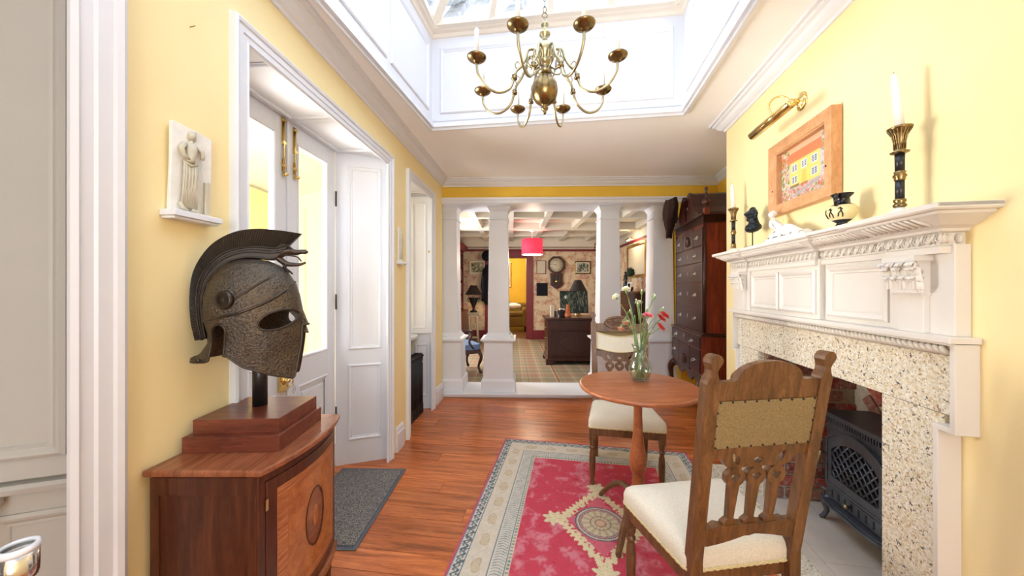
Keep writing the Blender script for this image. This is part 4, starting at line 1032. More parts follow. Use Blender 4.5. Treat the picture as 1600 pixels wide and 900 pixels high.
# ================================================================== RUG AND MAT
def rugfn(X, Y):
    W_, H_ = 1.44, 1.90; rgb = lambda *a: np.array(c(*a)[:3]); out = np.empty(X.shape+(3,))
    d = np.minimum(np.minimum(X, W_-X), np.minimum(Y, H_-Y))
    along = np.where((np.minimum(X, W_-X) < np.minimum(Y, H_-Y)), Y, X)
    rg = np.random.default_rng(5)
    def noise(n, s):
        g = rg.random((n, n)); gx = np.clip((X/s) % (n-1), 0, n-1.001); gy = np.clip((Y/s) % (n-1), 0, n-1.001)
        i, j = gx.astype(int), gy.astype(int); fx, fy = gx-i, gy-j
        return g[j, i]*(1-fx)*(1-fy)+g[j, i+1]*fx*(1-fy)+g[j+1, i]*(1-fx)*fy+g[j+1, i+1]*fx*fy
    n1, n2, n3 = noise(60, .04), noise(90, .012), noise(50, .13)
    out[:] = rgb(206, 76, 94)
    wear = np.clip((n1*.5+n2*.3+n3*.5-.62)*4, 0, .75)[..., None]; out = out*(1-wear)+rgb(222, 148, 158)*wear
    dk = np.clip((n3*.6+n2*.4-.60)*4, 0, .6)[..., None]; out = out*(1-dk)+rgb(196, 40, 66)*dk
    def zone(a, b): return (d >= a) & (d < b)
    z = zone(.262, .285); out[z] = rgb(214, 202, 176)
    s_ = z & (np.abs(((along/.022) % 1)-.5) < .22) & (np.abs(d-.2735) < .006); out[s_] = rgb(120, 150, 156)
    z = zone(.190, .262); out[z] = rgb(214, 208, 194)
    q = (along/.017) % 1; dd = (d-.190)/.072
    s_ = z & (np.abs(q-.5+.35*np.cos(dd*6.28)) < .15) & (dd > .1) & (dd < .9); out[s_] = rgb(134, 148, 152)
    out[zone(.186, .191)] = rgb(62, 104, 128); out[zone(.260, .264)] = rgb(84, 120, 138)
    z = zone(.068, .186); out[z] = rgb(218, 208, 190)
    cel = (along/.16); uu = (cel % 1)-.5; vv = (d-.127)/.118
    blob = np.exp(-((uu*1.6)**2+(vv*2.0)**2)*5)*(.5+.8*n1); k = z & (blob > .42); out[k] = rgb(208, 192, 164)
    k = z & (np.abs(blob-.40) < .035); out[k] = rgb(190, 168, 142)
    k = z & (np.abs(vv-.22*np.sin(cel*6.28)) < .025); out[k] = rgb(204, 194, 176)
    z = zone(.014, .066); out[z] = rgb(204, 204, 196)
    sc = z & (np.abs(np.sin(along*6.28/.05)*.014+.040-d) < .006); out[sc] = rgb(86, 100, 110)
    sc = z & (np.abs(np.sin(along*6.28/.05+2.4)*.012+.040-d) < .004); out[sc] = rgb(120, 116, 108)
    sc = z & (n2 > .72); out[sc] = rgb(110, 120, 124)
    out[zone(.062, .069)] = rgb(74, 104, 122); out[zone(.012, .017)] = rgb(110, 120, 130)
    out[zone(0, .012)] = rgb(200, 96, 118)
    # medallion
    cx, cy = W_/2, H_/2; x, y = X-cx, Y-cy; r = np.sqrt(x*x+y*y); a = np.arctan2(y, x)
    dm = np.abs(x)/.225+np.abs(y)/.30
    fr = (np.abs(dm-1) < .10+.05*np.sin(a*40)) | ((dm < .92) & (dm > .80) & (n2 > .5)); out[fr] = rgb(226, 212, 172)
    for px_, py_ in ((.255, 0), (-.255, 0), (0, .335), (0, -.335)):
        rr = np.sqrt((x-px_)**2+(y-py_)**2); aa = np.arctan2(y-py_, x-px_); k = rr < .052*(1+.22*np.sin(aa*7)); out[k] = rgb(228, 214, 176)
        out[k & (np.abs(np.sin(aa*7)) < .18) & (rr > .014)] = rgb(196, 168, 128)
    k = dm < .80; out[k & (n1 > .45)] = rgb(214, 110, 124)
    k = r < .135; out[k] = rgb(208, 196, 168)
    out[(np.abs(r-.133) < .004) | (np.abs(r-.116) < .003) | (np.abs(r-.104) < .0025)] = rgb(98, 110, 128)
    k = (r < .100); out[k & (np.sin(a*14) > .2)] = rgb(190, 172, 140)
    out[(np.abs(r-.055) < .003)] = rgb(150, 130, 110); out[(r < .028)] = rgb(214, 180, 150); out[(np.abs(r-.028) < .003)] = rgb(160, 120, 110)
    k = (r > .106) & (r < .114) & (np.abs(np.sin(a*30)) > .6); out[k] = rgb(214, 120, 130)
    out *= (1-.13*n2)[..., None]
    # corner scrolls in the field
    return out
M['rug'] = m_vcol('wool_rug_pile', .95, 320, .14, .5, .1, wear=c(226, 186, 186))
M['rug'].name = 'wool_rug_pile'
rug = thing('rug', 'rose red rug with cream border and pale medallion under the round table', 'rug')
cor_ = V((-.055, 2.936, 0)); ua = V((cos(R(-10.2)), sin(R(-10.2)), 0)); va = V((sin(R(10.2)), cos(R(10.2)), 0))
rug.location = cor_ - va*1.90; rug.rotation_euler = (0, 0, R(-10.2))
M['rugp'] = m_vcol('rug_pile', .95, 320, .14, .5, .1)
vgrid('pile', 1.44, 1.90, 330, 440, rugfn, 'rugp', rug, T=X4.Translation((0, 0, .0085)))
m = MB(); m.box(0, 1.44, 0, 1.90, .001, .008); obj('backing', m, 'petp', rug)
mt = thing('door_mat', 'dark grey speckled door mat in front of the garden doors', 'mat', (-1.0, 2.07, 0), R(-1))
m = MB(); m.box(-.205, .215, -.355, .355, .001, .010); obj('mat_pile', m, 'mat', mt)
m = MB(); m.prism([(-.225, -.38), (.235, -.38), (.235, .38), (-.225, .38)], .0005, .006, 'z', [[(-.205, -.355), (.215, -.355), (.215, .355), (-.205, .355)]]); obj('rubber_edge', m, 'matedge', mt, bev=.002)

# ================================================================== BOW FRONT CABINET
cab = thing('side_cabinet', 'bow-fronted mahogany cabinet with inlaid oval door, carrying the helmet', 'cabinet')
YC, YH = 1.170, .215
def fx(y, off=0): return -.662-off-.040*((y-YC)/YH)**2
def bowpoly(y0, y1, o_out, o_in, n=14):
    ys = [y0+(y1-y0)*k/n for k in range(n+1)]; return [(fx(y, o_out), y) for y in ys] + [(fx(y, o_in), y) for y in ys[::-1]]
ys = [.962+(1.378-.962)*k/16 for k in range(17)]
wx = lambda y: -1.106+.0686*y+.006
tp = [(wx(.955), .950)] + [(fx(y)+.004, y) for y in [.950+(1.388-.950)*k/18 for k in range(19)]] + [(wx(1.388), 1.388)]
m = MB(); m.prism(tp, .770, .790); obj('top', m, 'cabtop', cab, bev=.007, seg=3)
def plate(y0, y1, z0, z1, off, th, name, mat, parent, bev=0, n=14):
    m = MB(); m.prism(bowpoly(y0, y1, off, off+th, n), z0, z1); return obj(name, m, mat, parent, bev=bev)
m = MB(); m.prism([(wx(.965)+.02, .965), (fx(.965, .02), .965), (fx(.98, .02), .980), (wx(.98)+.02, .980)], .10+.18, .770)
m.box(-1.02, -.725, .961, .967, .715, .765); m.box(-1.02, -.995, .961, .967, .28, .715); m.box(-.742, -.722, .961, .967, .28, .715)
obj('side_panel', m, 'cab', cab, bev=.001)
m = MB(); m.box(-.99, -.725, 1.360, 1.374, .28, .77); obj('side_panel', m, 'cab', cab)
plate(.962, .982, .28, .770, .016, .03, 'corner_stile', 'cab', cab, .002, 3); plate(1.356, 1.376, .28, .770, .016, .03, 'corner_stile', 'cab', cab, .002, 3)
plate(.982, 1.356, .742, .770, .018, .03, 'top_rail', 'cab', cab, .001)
plate(.975, 1.372, .262, .292, .006, .04, 'apron', 'cabtop', cab, .004)
m = MB(); m.prism([(wx(1.0)+.03, .98), (-.73, .98), (-.70, 1.17), (-.73, 1.36), (wx(1.36)+.03, 1.36)], .28, .292); obj('bottom_board', m, 'cab', cab)
dr = plate(.985, 1.354, .296, .740, .016, .018, 'door', 'cab', cab, .002)
plate(1.016, 1.325, .335, .705, .0145, .004, 'veneer_panel', 'burr', dr, .0008)
for y0, y1, z0, z1 in ((1.016, 1.05, .335, .705), (1.292, 1.325, .335, .705), (1.05, 1.292, .335, .365), (1.05, 1.292, .675, .705)):
    fr = MB(); fr.prism(bowpoly(y0, y1, .0135, .0150, 10), z0, z1); obj('crossbanding', fr, 'inlay', dr)
def oval(ry, rz, off, name, mat, parent, cy=1.175, cz=.52, hole=0):
    m = MB(); n = 36; f = (hole, .5*(1+hole), 1) if hole else (0.02, .35, .7, 1)
    vs = [(fx(cy+ry*k*cos(2*pi*i/n), off), cy+ry*k*cos(2*pi*i/n), cz+rz*k*sin(2*pi*i/n)) for k in f for i in range(n)]
    fs = [(j*n+i, j*n+(i+1) % n, (j+1)*n+(i+1) % n, (j+1)*n+i) for j in range(len(f)-1) for i in range(n)]
    if not hole: fs.append(tuple(range(n))[::-1])
    m.add(vs, fs, True); o = obj(name, m, mat, parent); sol = o.modifiers.new('solid', 'SOLIDIFY'); sol.thickness = .0012; sol.offset = 0; return o
oi = oval(.052, .096, .0136, 'oval_inlay', 'cabtop', dr); oval(.053, .098, .0126, 'inlay_line', 'mahog', dr, hole=.955)
oval(.015, .036, .0126, 'urn_inlay', 'burr', dr)
for z in (.675, .36):
    m = MB(); m.box(fx(.984)-.0145, fx(.984)-.0125, .978, .988, z-.016, z+.016); obj('hinge', m, 'brass', dr)
for x, y in ((-.745, .975), (-.745, 1.362), (wx(1)+.03, .975), (wx(1.36)+.03, 1.362)):
    m = MB(); a, b = .019, .012; m.add([(x-a, y-a*.8, .27), (x+a, y-a*.8, .27), (x+a, y+a*.8, .27), (x-a, y+a*.8, .27), (x-b, y-b, 0.0), (x+b, y-b, 0.0), (x+b, y+b, 0.0), (x-b, y+b, 0.0)],
        [(0, 1, 2, 3), (7, 6, 5, 4), (0, 4, 5, 1), (1, 5, 6, 2), (2, 6, 7, 3), (3, 7, 4, 0)]); obj('leg', m, 'cab', cab, bev=.001)

# ================================================================== BRONZE HELMET ON ITS PLINTH
hp = thing('helmet_sculpture', 'large bronze crested Greek helmet on a black pole and stepped mahogany base', 'sculpture', (-.872, 1.186, .790), R(3))
m = MB(); m.box(-.150, .140, -.130, .130, 0, .050); obj('lower_block', m, 'plinthw', hp, bev=.0015)
m = MB(); m.box(-.136, .126, -.108, .122, .050, .095); obj('upper_block', m, 'plinthw', hp, bev=.0015)
m = MB(); m.lathe([(.0225, .095), (.0225, .30)], 24, X4.Translation((-.022, .028, 0))); obj('pole', m, 'black', hp)
he = bpy.data.objects.new('helmet', None); COL.objects.link(he); he.parent = hp
he.location = V((.006, -.044, 1.195-.790)); he.rotation_euler = (0, 0, R(21)); he.scale = (.95, .95, .985)
KU, KV = .000624, .00075
def uv(zx, zy): return ((zx-430)*KU, (500-zy)*KV)
TAB = [(.206, .004, -.004, .001), (.200, .045, -.045, .035), (.185, .078, -.080, .062), (.160, .104, -.103, .080), (.12, .128, -.126, .094), (.08, .139, -.136, .101), (.0375, .147, -.139, .104), (0, .151, -.135, .105), (-.04, .155, -.124, .103), (-.07, .157, -.124, .100), (-.10, .160, -.142, .097), (-.125, .162, -.168, .094), (-.18, .165, -.168, .088), (-.24, .168, -.168, .080)]
tv = np.array([t_[0] for t_ in TAB][::-1]); tf = np.array([t_[1] for t_ in TAB][::-1]); tb = np.array([t_[2] for t_ in TAB][::-1]); tw = np.array([t_[3] for t_ in TAB][::-1])
def prof(v): return np.interp(v, tv, tf), np.interp(v, tv, tb), np.interp(v, tv, tw)
def surf(phi, v):
    f, b, w = prof(v); cu, au = (f+b)/2, (f-b)/2
    u = cu+au*np.cos(phi); s_ = w*np.sign(np.sin(phi))*np.abs(np.sin(phi))**.9
    lo = np.clip((-v)/.10, 0, 1)                         # the cheeks draw together to an edge in front
    fr_ = np.clip((np.cos(phi)-.3)/.7, 0, 1); s_ = s_*(1-.30*lo*fr_); u = u+.004*fr_*lo
    return u, s_, v
def side(u, v, sg=-1):     # point of the near (sg=-1) flank with given u and v
    f, b, w = prof(v); cu, au = (f+b)/2, (f-b)/2; k = max(-1, min(1, (u-cu)/au)); ph = math.acos(k)
    U, S_, V_ = surf(np.array(ph), np.array(v)); return V((float(U), sg*float(S_), float(v)))
def keep(u, s_, v):
    vb = np.interp(u, [-.2, -.10, -.094, -.052, -.009, .066, .17], [-.128, -.122, -.118, -.105, -.1425, -.178, -.2175]); f = v-vb
    r = .021; cx = -.074; notch = np.where(v < -.028, np.abs(u-cx-(.10*(v+.028)))-r, np.sqrt((u-cx)**2+(v+.028)**2)-r); f = np.minimum(f, notch)
    ex, ey = (u-.094), (v-.004+(.25*(u-.094))*-1); ex = u-np.where(s_ > 0, .112, .088); eye = np.sqrt((ex/np.where(s_ > 0, .026, .054))**2+(ey/.030)**2)-1
    eye = np.maximum(eye*.027, (.015-np.abs(s_))); f = np.minimum(f, np.where(u > .03, eye, 1))
    gap = np.abs(s_)-.030-.10*np.clip(-(v+.03), 0, 1); gap = np.where(u > .05, gap, 1); gap = np.maximum(gap, v+.022)
    nose = -1+0*v; gap = np.maximum(gap, np.where(u > .05, nose, -1)); f = np.minimum(f, gap)
    return f
NU, NV = 220, 190
ph = np.linspace(0, 2*pi, NU, endpoint=False); vv_ = np.concatenate([np.linspace(-.225, .16, NV-30), .16+.0459*np.sin(np.linspace(0, pi/2, 31))[1:]])
PH, VV = np.meshgrid(ph, vv_); U_, S__, V__ = surf(PH, VV)
nz_ = (V__ > -.055) & (V__ < .03) & (np.abs(S__) < .02) & (U_ > .05); U_ = U_ + np.where(nz_, .020*np.clip((.03-V__)/.08, 0, 1), 0)
Fk = keep(U_, S__, V__); P_ = np.stack([U_, S__, V__], -1)
verts, faces, cache = [], [], {}
def vid(key, co):
    if key not in cache: cache[key] = len(verts); verts.append(tuple(co))
    return cache[key]
for j in range(len(vv_)-1):
    for i in range(NU):
        i2 = (i+1) % NU; quad = [(j, i), (j, i2), (j+1, i2), (j+1, i)]; fv = [Fk[q] for q in quad]
        if all(x > 0 for x in fv): faces.append(tuple(vid(q, P_[q]) for q in quad)); continue
        if all(x <= 0 for x in fv): continue
        out = []
        for k in range(4):
            a, b = quad[k], quad[(k+1) % 4]; fa, fb = fv[k], fv[(k+1) % 4]
            if fa > 0: out.append(vid(a, P_[a]))
            if (fa > 0) != (fb > 0):
                t_ = fa/(fa-fb); key = (min(a, b), max(a, b)); out.append(vid(key, P_[a]*(1-t_)+P_[b]*t_))
        out2 = [x for q, x in enumerate(out) if x != out[q-1]]
        if len(out2) > 2: faces.append(tuple(out2))
hm = bpy.data.meshes.new('helmet_bowl'); hm.from_pydata(verts, [], faces); hm.validate(); hm.update(); hm.polygons.foreach_set('use_smooth', [True]*len(hm.polygons)); hm.materials.append(M['bronze'])
ho = bpy.data.objects.new('bowl', hm); COL.objects.link(ho); ho.parent = he
sol = ho.modifiers.new('solid', 'SOLIDIFY'); sol.thickness = .005; sol.offset = -1
# rims along every cut edge
bmx = bmesh.new(); bmx.from_mesh(hm); adj = {}
for e in bmx.edges:
    if e.is_boundary:
        a, b = e.verts; adj.setdefault(a.index, []).append(b.index); adj.setdefault(b.index, []).append(a.index)
co = [v.co.copy() for v in bmx.verts]; bmx.free(); seen = set(); rims = MB()
for st0 in list(adj):
    if st0 in seen: continue
    loop = [st0]; seen.add(st0); cur = st0
    while True:
        nx = [q for q in adj[cur] if q not in seen]
        if not nx: break
        cur = nx[0]; seen.add(cur); loop.append(cur)
    if len(loop) < 20: continue
    pts = [co[q] for q in loop]; n = len(pts)
    for _ in range(3): pts = [(pts[k-1]+pts[k]*2+pts[(k+1) % n])/4 for k in range(n)]
    if max(p.z for p in pts) > .19: continue
    pts = pts[::2]; rims.tube(pts, .0036, 6, closed=True)
obj('rim', rims, 'bronzes', he, fix=False)
for sg in (-1, 1):
    m = MB()
    for pts, r in (([(375, 408), (440, 370), (520, 318), (590, 285), (622, 262)], .0035), ([(228, 500), (300, 482), (386, 466), (450, 446), (520, 418), (590, 375), (650, 330)], .0045)):
        sp_ = [side(*uv(*p), sg) for p in pts]; m.tube(spline(sp_, 6), r, 6)
    obj('brow_band', m, 'bronzes', he)
    ctr = side(*uv(338, 408), sg); nrm = (ctr-V((0, 0, ctr.z))).normalized(); Tq = X4.Translation(ctr) @ nrm.to_track_quat('Z', 'Y').to_matrix().to_4x4()
    m = MB(); m.lathe([(0, .006), (.005, .006), (.006, .004), (.009, .006), (.011, .003), (.014, .006), (.016, .003), (.019, .006), (.021, .003), (.024, .007), (.027, .007), (.030, .001), (.030, -.006), (0, -.006)], 28, Tq); obj('rosette', m, 'bronzes', he)
# crest
outer = spline([V((*uv(*p), 0)) for p in [(175, 582), (158, 500), (153, 400), (165, 300), (203, 220), (262, 155), (350, 108), (450, 90), (560, 92), (662, 101)]], 18)
inner = spline([V((*uv(*p), 0)) for p in [(208, 580), (192, 500), (186, 400), (202, 318), (245, 252), (305, 205), (380, 180), (460, 172), (530, 176), (600, 160)]], 18)
base = spline([V((*uv(*p), 0)) for p in [(226, 575), (212, 500), (208, 420), (226, 345), (268, 285), (330, 240), (400, 222), (460, 222), (510, 226), (540, 220)]], 18)
def strip(A_, B_, ha, hb, m, ridge=0):
    n = len(A_); vs = []; fs = []
    for k in range(n):
        a, b = A_[k], B_[k]; r = ridge*(1 if k % 2 else -1)
        vs += [(a.x, -ha-r, a.y), (a.x, ha+r, a.y), (b.x, hb+r, b.y), (b.x, -hb-r, b.y)]
    for k in range(n-1):
        for q in range(4): fs.append((k*4+q, k*4+(q+1) % 4, (k+1)*4+(q+1) % 4, (k+1)*4+q))
    fs += [(0, 1, 2, 3), tuple(range(n*4-4, n*4))[::-1]]; m.add(vs, fs, False)
def resamp(pts, n):
    d = [0]
    for k in range(1, len(pts)): d.append(d[-1]+(pts[k]-pts[k-1]).length)
    out = []
    for k in range(n):
        t_ = d[-1]*k/(n-1); j = max(0, min(len(d)-2, int(np.searchsorted(d, t_))-1)); f = (t_-d[j])/max(1e-9, d[j+1]-d[j]); out.append(pts[j].lerp(pts[j+1], f))
    return out
m = MB(); strip(resamp(outer, 170), resamp(inner, 170), .008, .012, m, .0009); obj('crest', m, 'crest', he)
m = MB(); strip(resamp(inner, 70), resamp(base, 70), .017, .019, m); 
for f, w in ((.0, .017), (.5, .0185), (1, .019)):
    for sg in (-1, 1): m.tube([(a.x*(1-f)+b.x*f, sg*w, a.y*(1-f)+b.y*f) for a, b in zip(resamp(inner, 60), resamp(base, 60))], .0035 if f != .5 else .002, 6)
for k, (a, b) in enumerate(zip(resamp(inner, 80), resamp(base, 80))):
    for sg in (-1, 1): m.ball((a.x*.72+b.x*.28, sg*.0185, a.y*.72+b.y*.28), .0022, 6)
obj('crest_holder', m, 'crest', he)
# beast head in front of the crest
m = MB(); q3 = lambda zx, zy, s_=0: (*[uv(zx, zy)[0]], s_, uv(zx, zy)[1])
m.tube(spline([q3(500, 212), q3(535, 205), q3(560, 194), q3(595, 184), q3(630, 190), q3(662, 186), q3(688, 186)], 5), [.012, .013, .014, .015, .016, .0165, .017, .017, .017, .0168, .0165, .016, .0155, .015, .0145, .014, .0135, .0125, .0115, .0105, .0098, .0092, .0088, .0085, .0082, .008, .008, .0082, .0085, .008, .006], 12)
m.tube(spline([q3(535, 210), q3(560, 230), q3(590, 245), q3(625, 248), q3(655, 246), q3(682, 236)], 5), [max(.004, .012-.00034*k) for k in range(26)], 8)
m.ball(q3(684, 186), .0075, 10, sc=(1, 1.3, .8))
for sg in (-1, 1):
    m.tube(spline([q3(600, 172, sg*.008), q3(572, 158, sg*.014), q3(545, 172, sg*.013), q3(528, 196, sg*.010)], 5), .0032, 6); m.ball(q3(606, 172, sg*.009), .0048, 8)
    m.tube(spline([q3(560, 205, sg*.010), q3(600, 205, sg*.008), q3(640, 212, sg*.005), q3(660, 232, sg*.004)], 4), .0024, 6)
    m.tube(spline([q3(590, 240, sg*.006), q3(580, 262, sg*.006), q3(600, 278, sg*.005), q3(615, 292, sg*.004)], 4), .0028, 6)
m.tube(spline([q3(535, 215), q3(565, 240), q3(578, 265), q3(570, 275)], 5), .0045, 8)
obj('beast_head', m, 'bronzes', he)
nz = MB()
ng = [q3(575, 440), q3(612, 446), q3(650, 470), (q3(668, 505)), q3(686, 540), q3(699, 573), q3(684, 570), q3(655, 552), q3(640, 535), q3(636, 510), q3(622, 488), q3(598, 466)]
nz.prism([(p[0], p[2]) for p in ng], -.010, .010, 'y'); obj('nose_guard', nz, 'bronze', he, bev=.004, seg=3)
# neck guard lip
m = MB()
m.tube([V(tuple(float(x) for x in surf(np.array(a), np.array(-.118)))) + V((-.004, 0, 0)) for a in np.linspace(pi*.78, pi*1.22, 16)], .005, 8); obj('neck_guard_lip', m, 'bronzes', he)

# ================================================================== PLASTER RELIEFS ON LITTLE SHELVES
def bracket(a, zt, label, wl_=.155):
    o = thing('wall_shelf', label, 'shelf'); o.matrix_basis = TL @ X4.Translation((0, a, zt))
    m = MB(); m.box(0, .050, -wl_/2, wl_/2, -.018, 0); m.box(0, .042, -wl_/2+.006, wl_/2-.006, -.026, -.018); obj('shelf_board', m, 'trim', o, bev=.002); return o
bracket(1.082, 1.533, 'short white painted wall shelf under the carved robed figure')
rl = thing('relief_plaque', 'cream plaster relief of a robed helmeted figure leaning on a spear', 'plaque'); rl.matrix_basis = TL @ X4.Translation((.012, 1.022, 1.533)) @ X4.Rotation(R(2), 4, 'Y')
m = MB(); m.prism([(0, 0), (.128, 0), (.130, .12), (.127, .262), (.07, .268), (.0, .270), (.002, .15)], -.010, .0, 'x'); obj('slab', m, 'plasterw', rl, bev=.002)
m = MB(); X = .004
def P2(y, z, x=X): return (x, y, z)
m.tube([P2(.052, .232), P2(.057, .247), P2(.062, .256)], [.008, .011, .006], 10); m.ball((.004, .060, .238), .0095, 10, sc=(.8, 1, 1.15)); m.tube([P2(.046, .243), P2(.054, .256), P2(.068, .259)], [.003, .005, .003], 8)
m.tube([P2(.054, .228), P2(.054, .218)], .006, 8)
m.tube([P2(.054, .218, .005), P2(.053, .195, .007), P2(.051, .172, .006), P2(.049, .160, .005)], [.013, .0165, .012, .015], 12)
m.tube([P2(.034, .212), P2(.022, .196, .009), P2(.026, .176, .012), P2(.044, .166, .012)], [.009, .0075, .006, .005], 8)
m.tube([P2(.072, .212), P2(.084, .205, .01), P2(.086, .190, .012), P2(.084, .180, .012)], [.008, .007, .006, .005], 8)
for k in range(9):
    y = .033+k*.0048; m.tube([P2(y+.002, .170, .006), P2(y, .12, .009+.002*(k % 2)), P2(y-.001, .07, .008), P2(y+(k-4)*.0008, .018, .008)], [.0028, .0034, .0032, .0036], 6)
m.tube([P2(.030, .158, .006), P2(.050, .150, .012), P2(.072, .160, .008)], [.004, .005, .004], 8)
m.tube([P2(.024, .030, .006), P2(.030, .016, .010), P2(.042, .010, .012)], [.006, .006, .004], 8); m.tube([P2(.060, .014, .008), P2(.070, .008, .012)], [.006, .005], 8)
obj('robed_figure', m, 'plaster', rl)
m = MB(); m.tube([P2(.083, .186, .012), P2(.096, .010, .008)], .0022, 6); obj('spear', m, 'plaster', rl)
m = MB(); m.prism([(.100, .004), (.116, .004), (.115, .112), (.108, .118), (.101, .112)], 0, .012, 'x'); m.box(0, .014, .088, .118, 0, .007); obj('pillar', m, 'plaster', rl, bev=.002)
bracket(2.772, 1.513, 'short white shelf on the narrow yellow pier beside the garden doors', .10)
r2 = thing('relief_plaque', 'small white plaster relief on the pier between garden doors and window', 'plaque'); r2.matrix_basis = TL @ X4.Translation((.012, 2.735, 1.513))
m = MB(); m.prism([(0, 0), (.078, 0), (.080, .14), (.076, .275), (.0, .28)], -.010, 0, 'x'); obj('slab', m, 'plasterw', r2, bev=.002)
m = MB(); rs = random.Random(9)
m.tube([P2(.03, .25), P2(.034, .20), P2(.028, .14), P2(.036, .08), P2(.03, .02)], [.008, .016, .014, .012, .010], 8); m.tube([P2(.055, .20), P2(.06, .14), P2(.052, .08), P2(.058, .02)], [.010, .012, .010, .008], 8); m.ball((.004, .032, .252), .011, 8); m.ball((.004, .056, .214), .010, 8)
obj('carved_figures', m, 'plaster', r2)

# ================================================================== RADIATORS
ra = thing('radiator', 'black cast iron column radiator in the niche under the far left window', 'radiator'); ra.matrix_basis = TL @ X4.Translation((-.122, 3.075, 0)) @ X4.Diagonal((1, 1, 1.05, 1))
sec = MB()
for x in (-.035, 0, .035): sec.tube([(x, 0, .06), (x, 0, .55)], .013, 8)
sec.tube([(-.045, 0, .085), (.045, 0, .085)], .020, 8); sec.tube([(-.046, 0, .555), (-.03, 0, .572), (.03, 0, .572), (.046, 0, .555)], .019, 8)
sec.box(-.048, -.022, -.014, .014, .0, .08); sec.box(.022, .048, -.014, .014, .0, .08)
sme = sec.fix().mesh('radiator_section', 'ironblk')
for k in range(12):
    o = bpy.data.objects.new('radiator_section', sme); COL.objects.link(o); o.parent = ra; o.location = (0, .022+k*.044, 0)
m = MB(); m.lathe([(0, 0), (.012, 0), (.012, .004), (0, .004)], 14, X4.Translation((.050, .48, .51)) @ X4.Rotation(R(90), 4, 'Y')); obj('badge', m, 'chrome', ra)
tvv = thing('radiator_valve', 'chrome radiator valve with white rimmed cap at the lower left edge', 'valve', (-.868, .600, 0))
m = MB(); m.lathe([(.0085, 0), (.0085, .70)], 14); obj('pipe', m, 'chrome', tvv)
m = MB(); m.lathe([(.012, .70), (.017, .71), (.017, .75), (.012, .76), (.018, .785), (.0225, .79)], 20); m.lathe([(0, .79), (.0225, .79), (.0235, .797), (.0235, .842), (.0, .842)], 24); obj('cap', m, 'chrome', tvv)
m = MB(); m.lathe([(.0235, .836), (.0245, .840), (.0235, .848), (.0190, .848), (.0185, .843), (.022, .839)], 24); obj('cap_rim', m, 'trim', tvv)

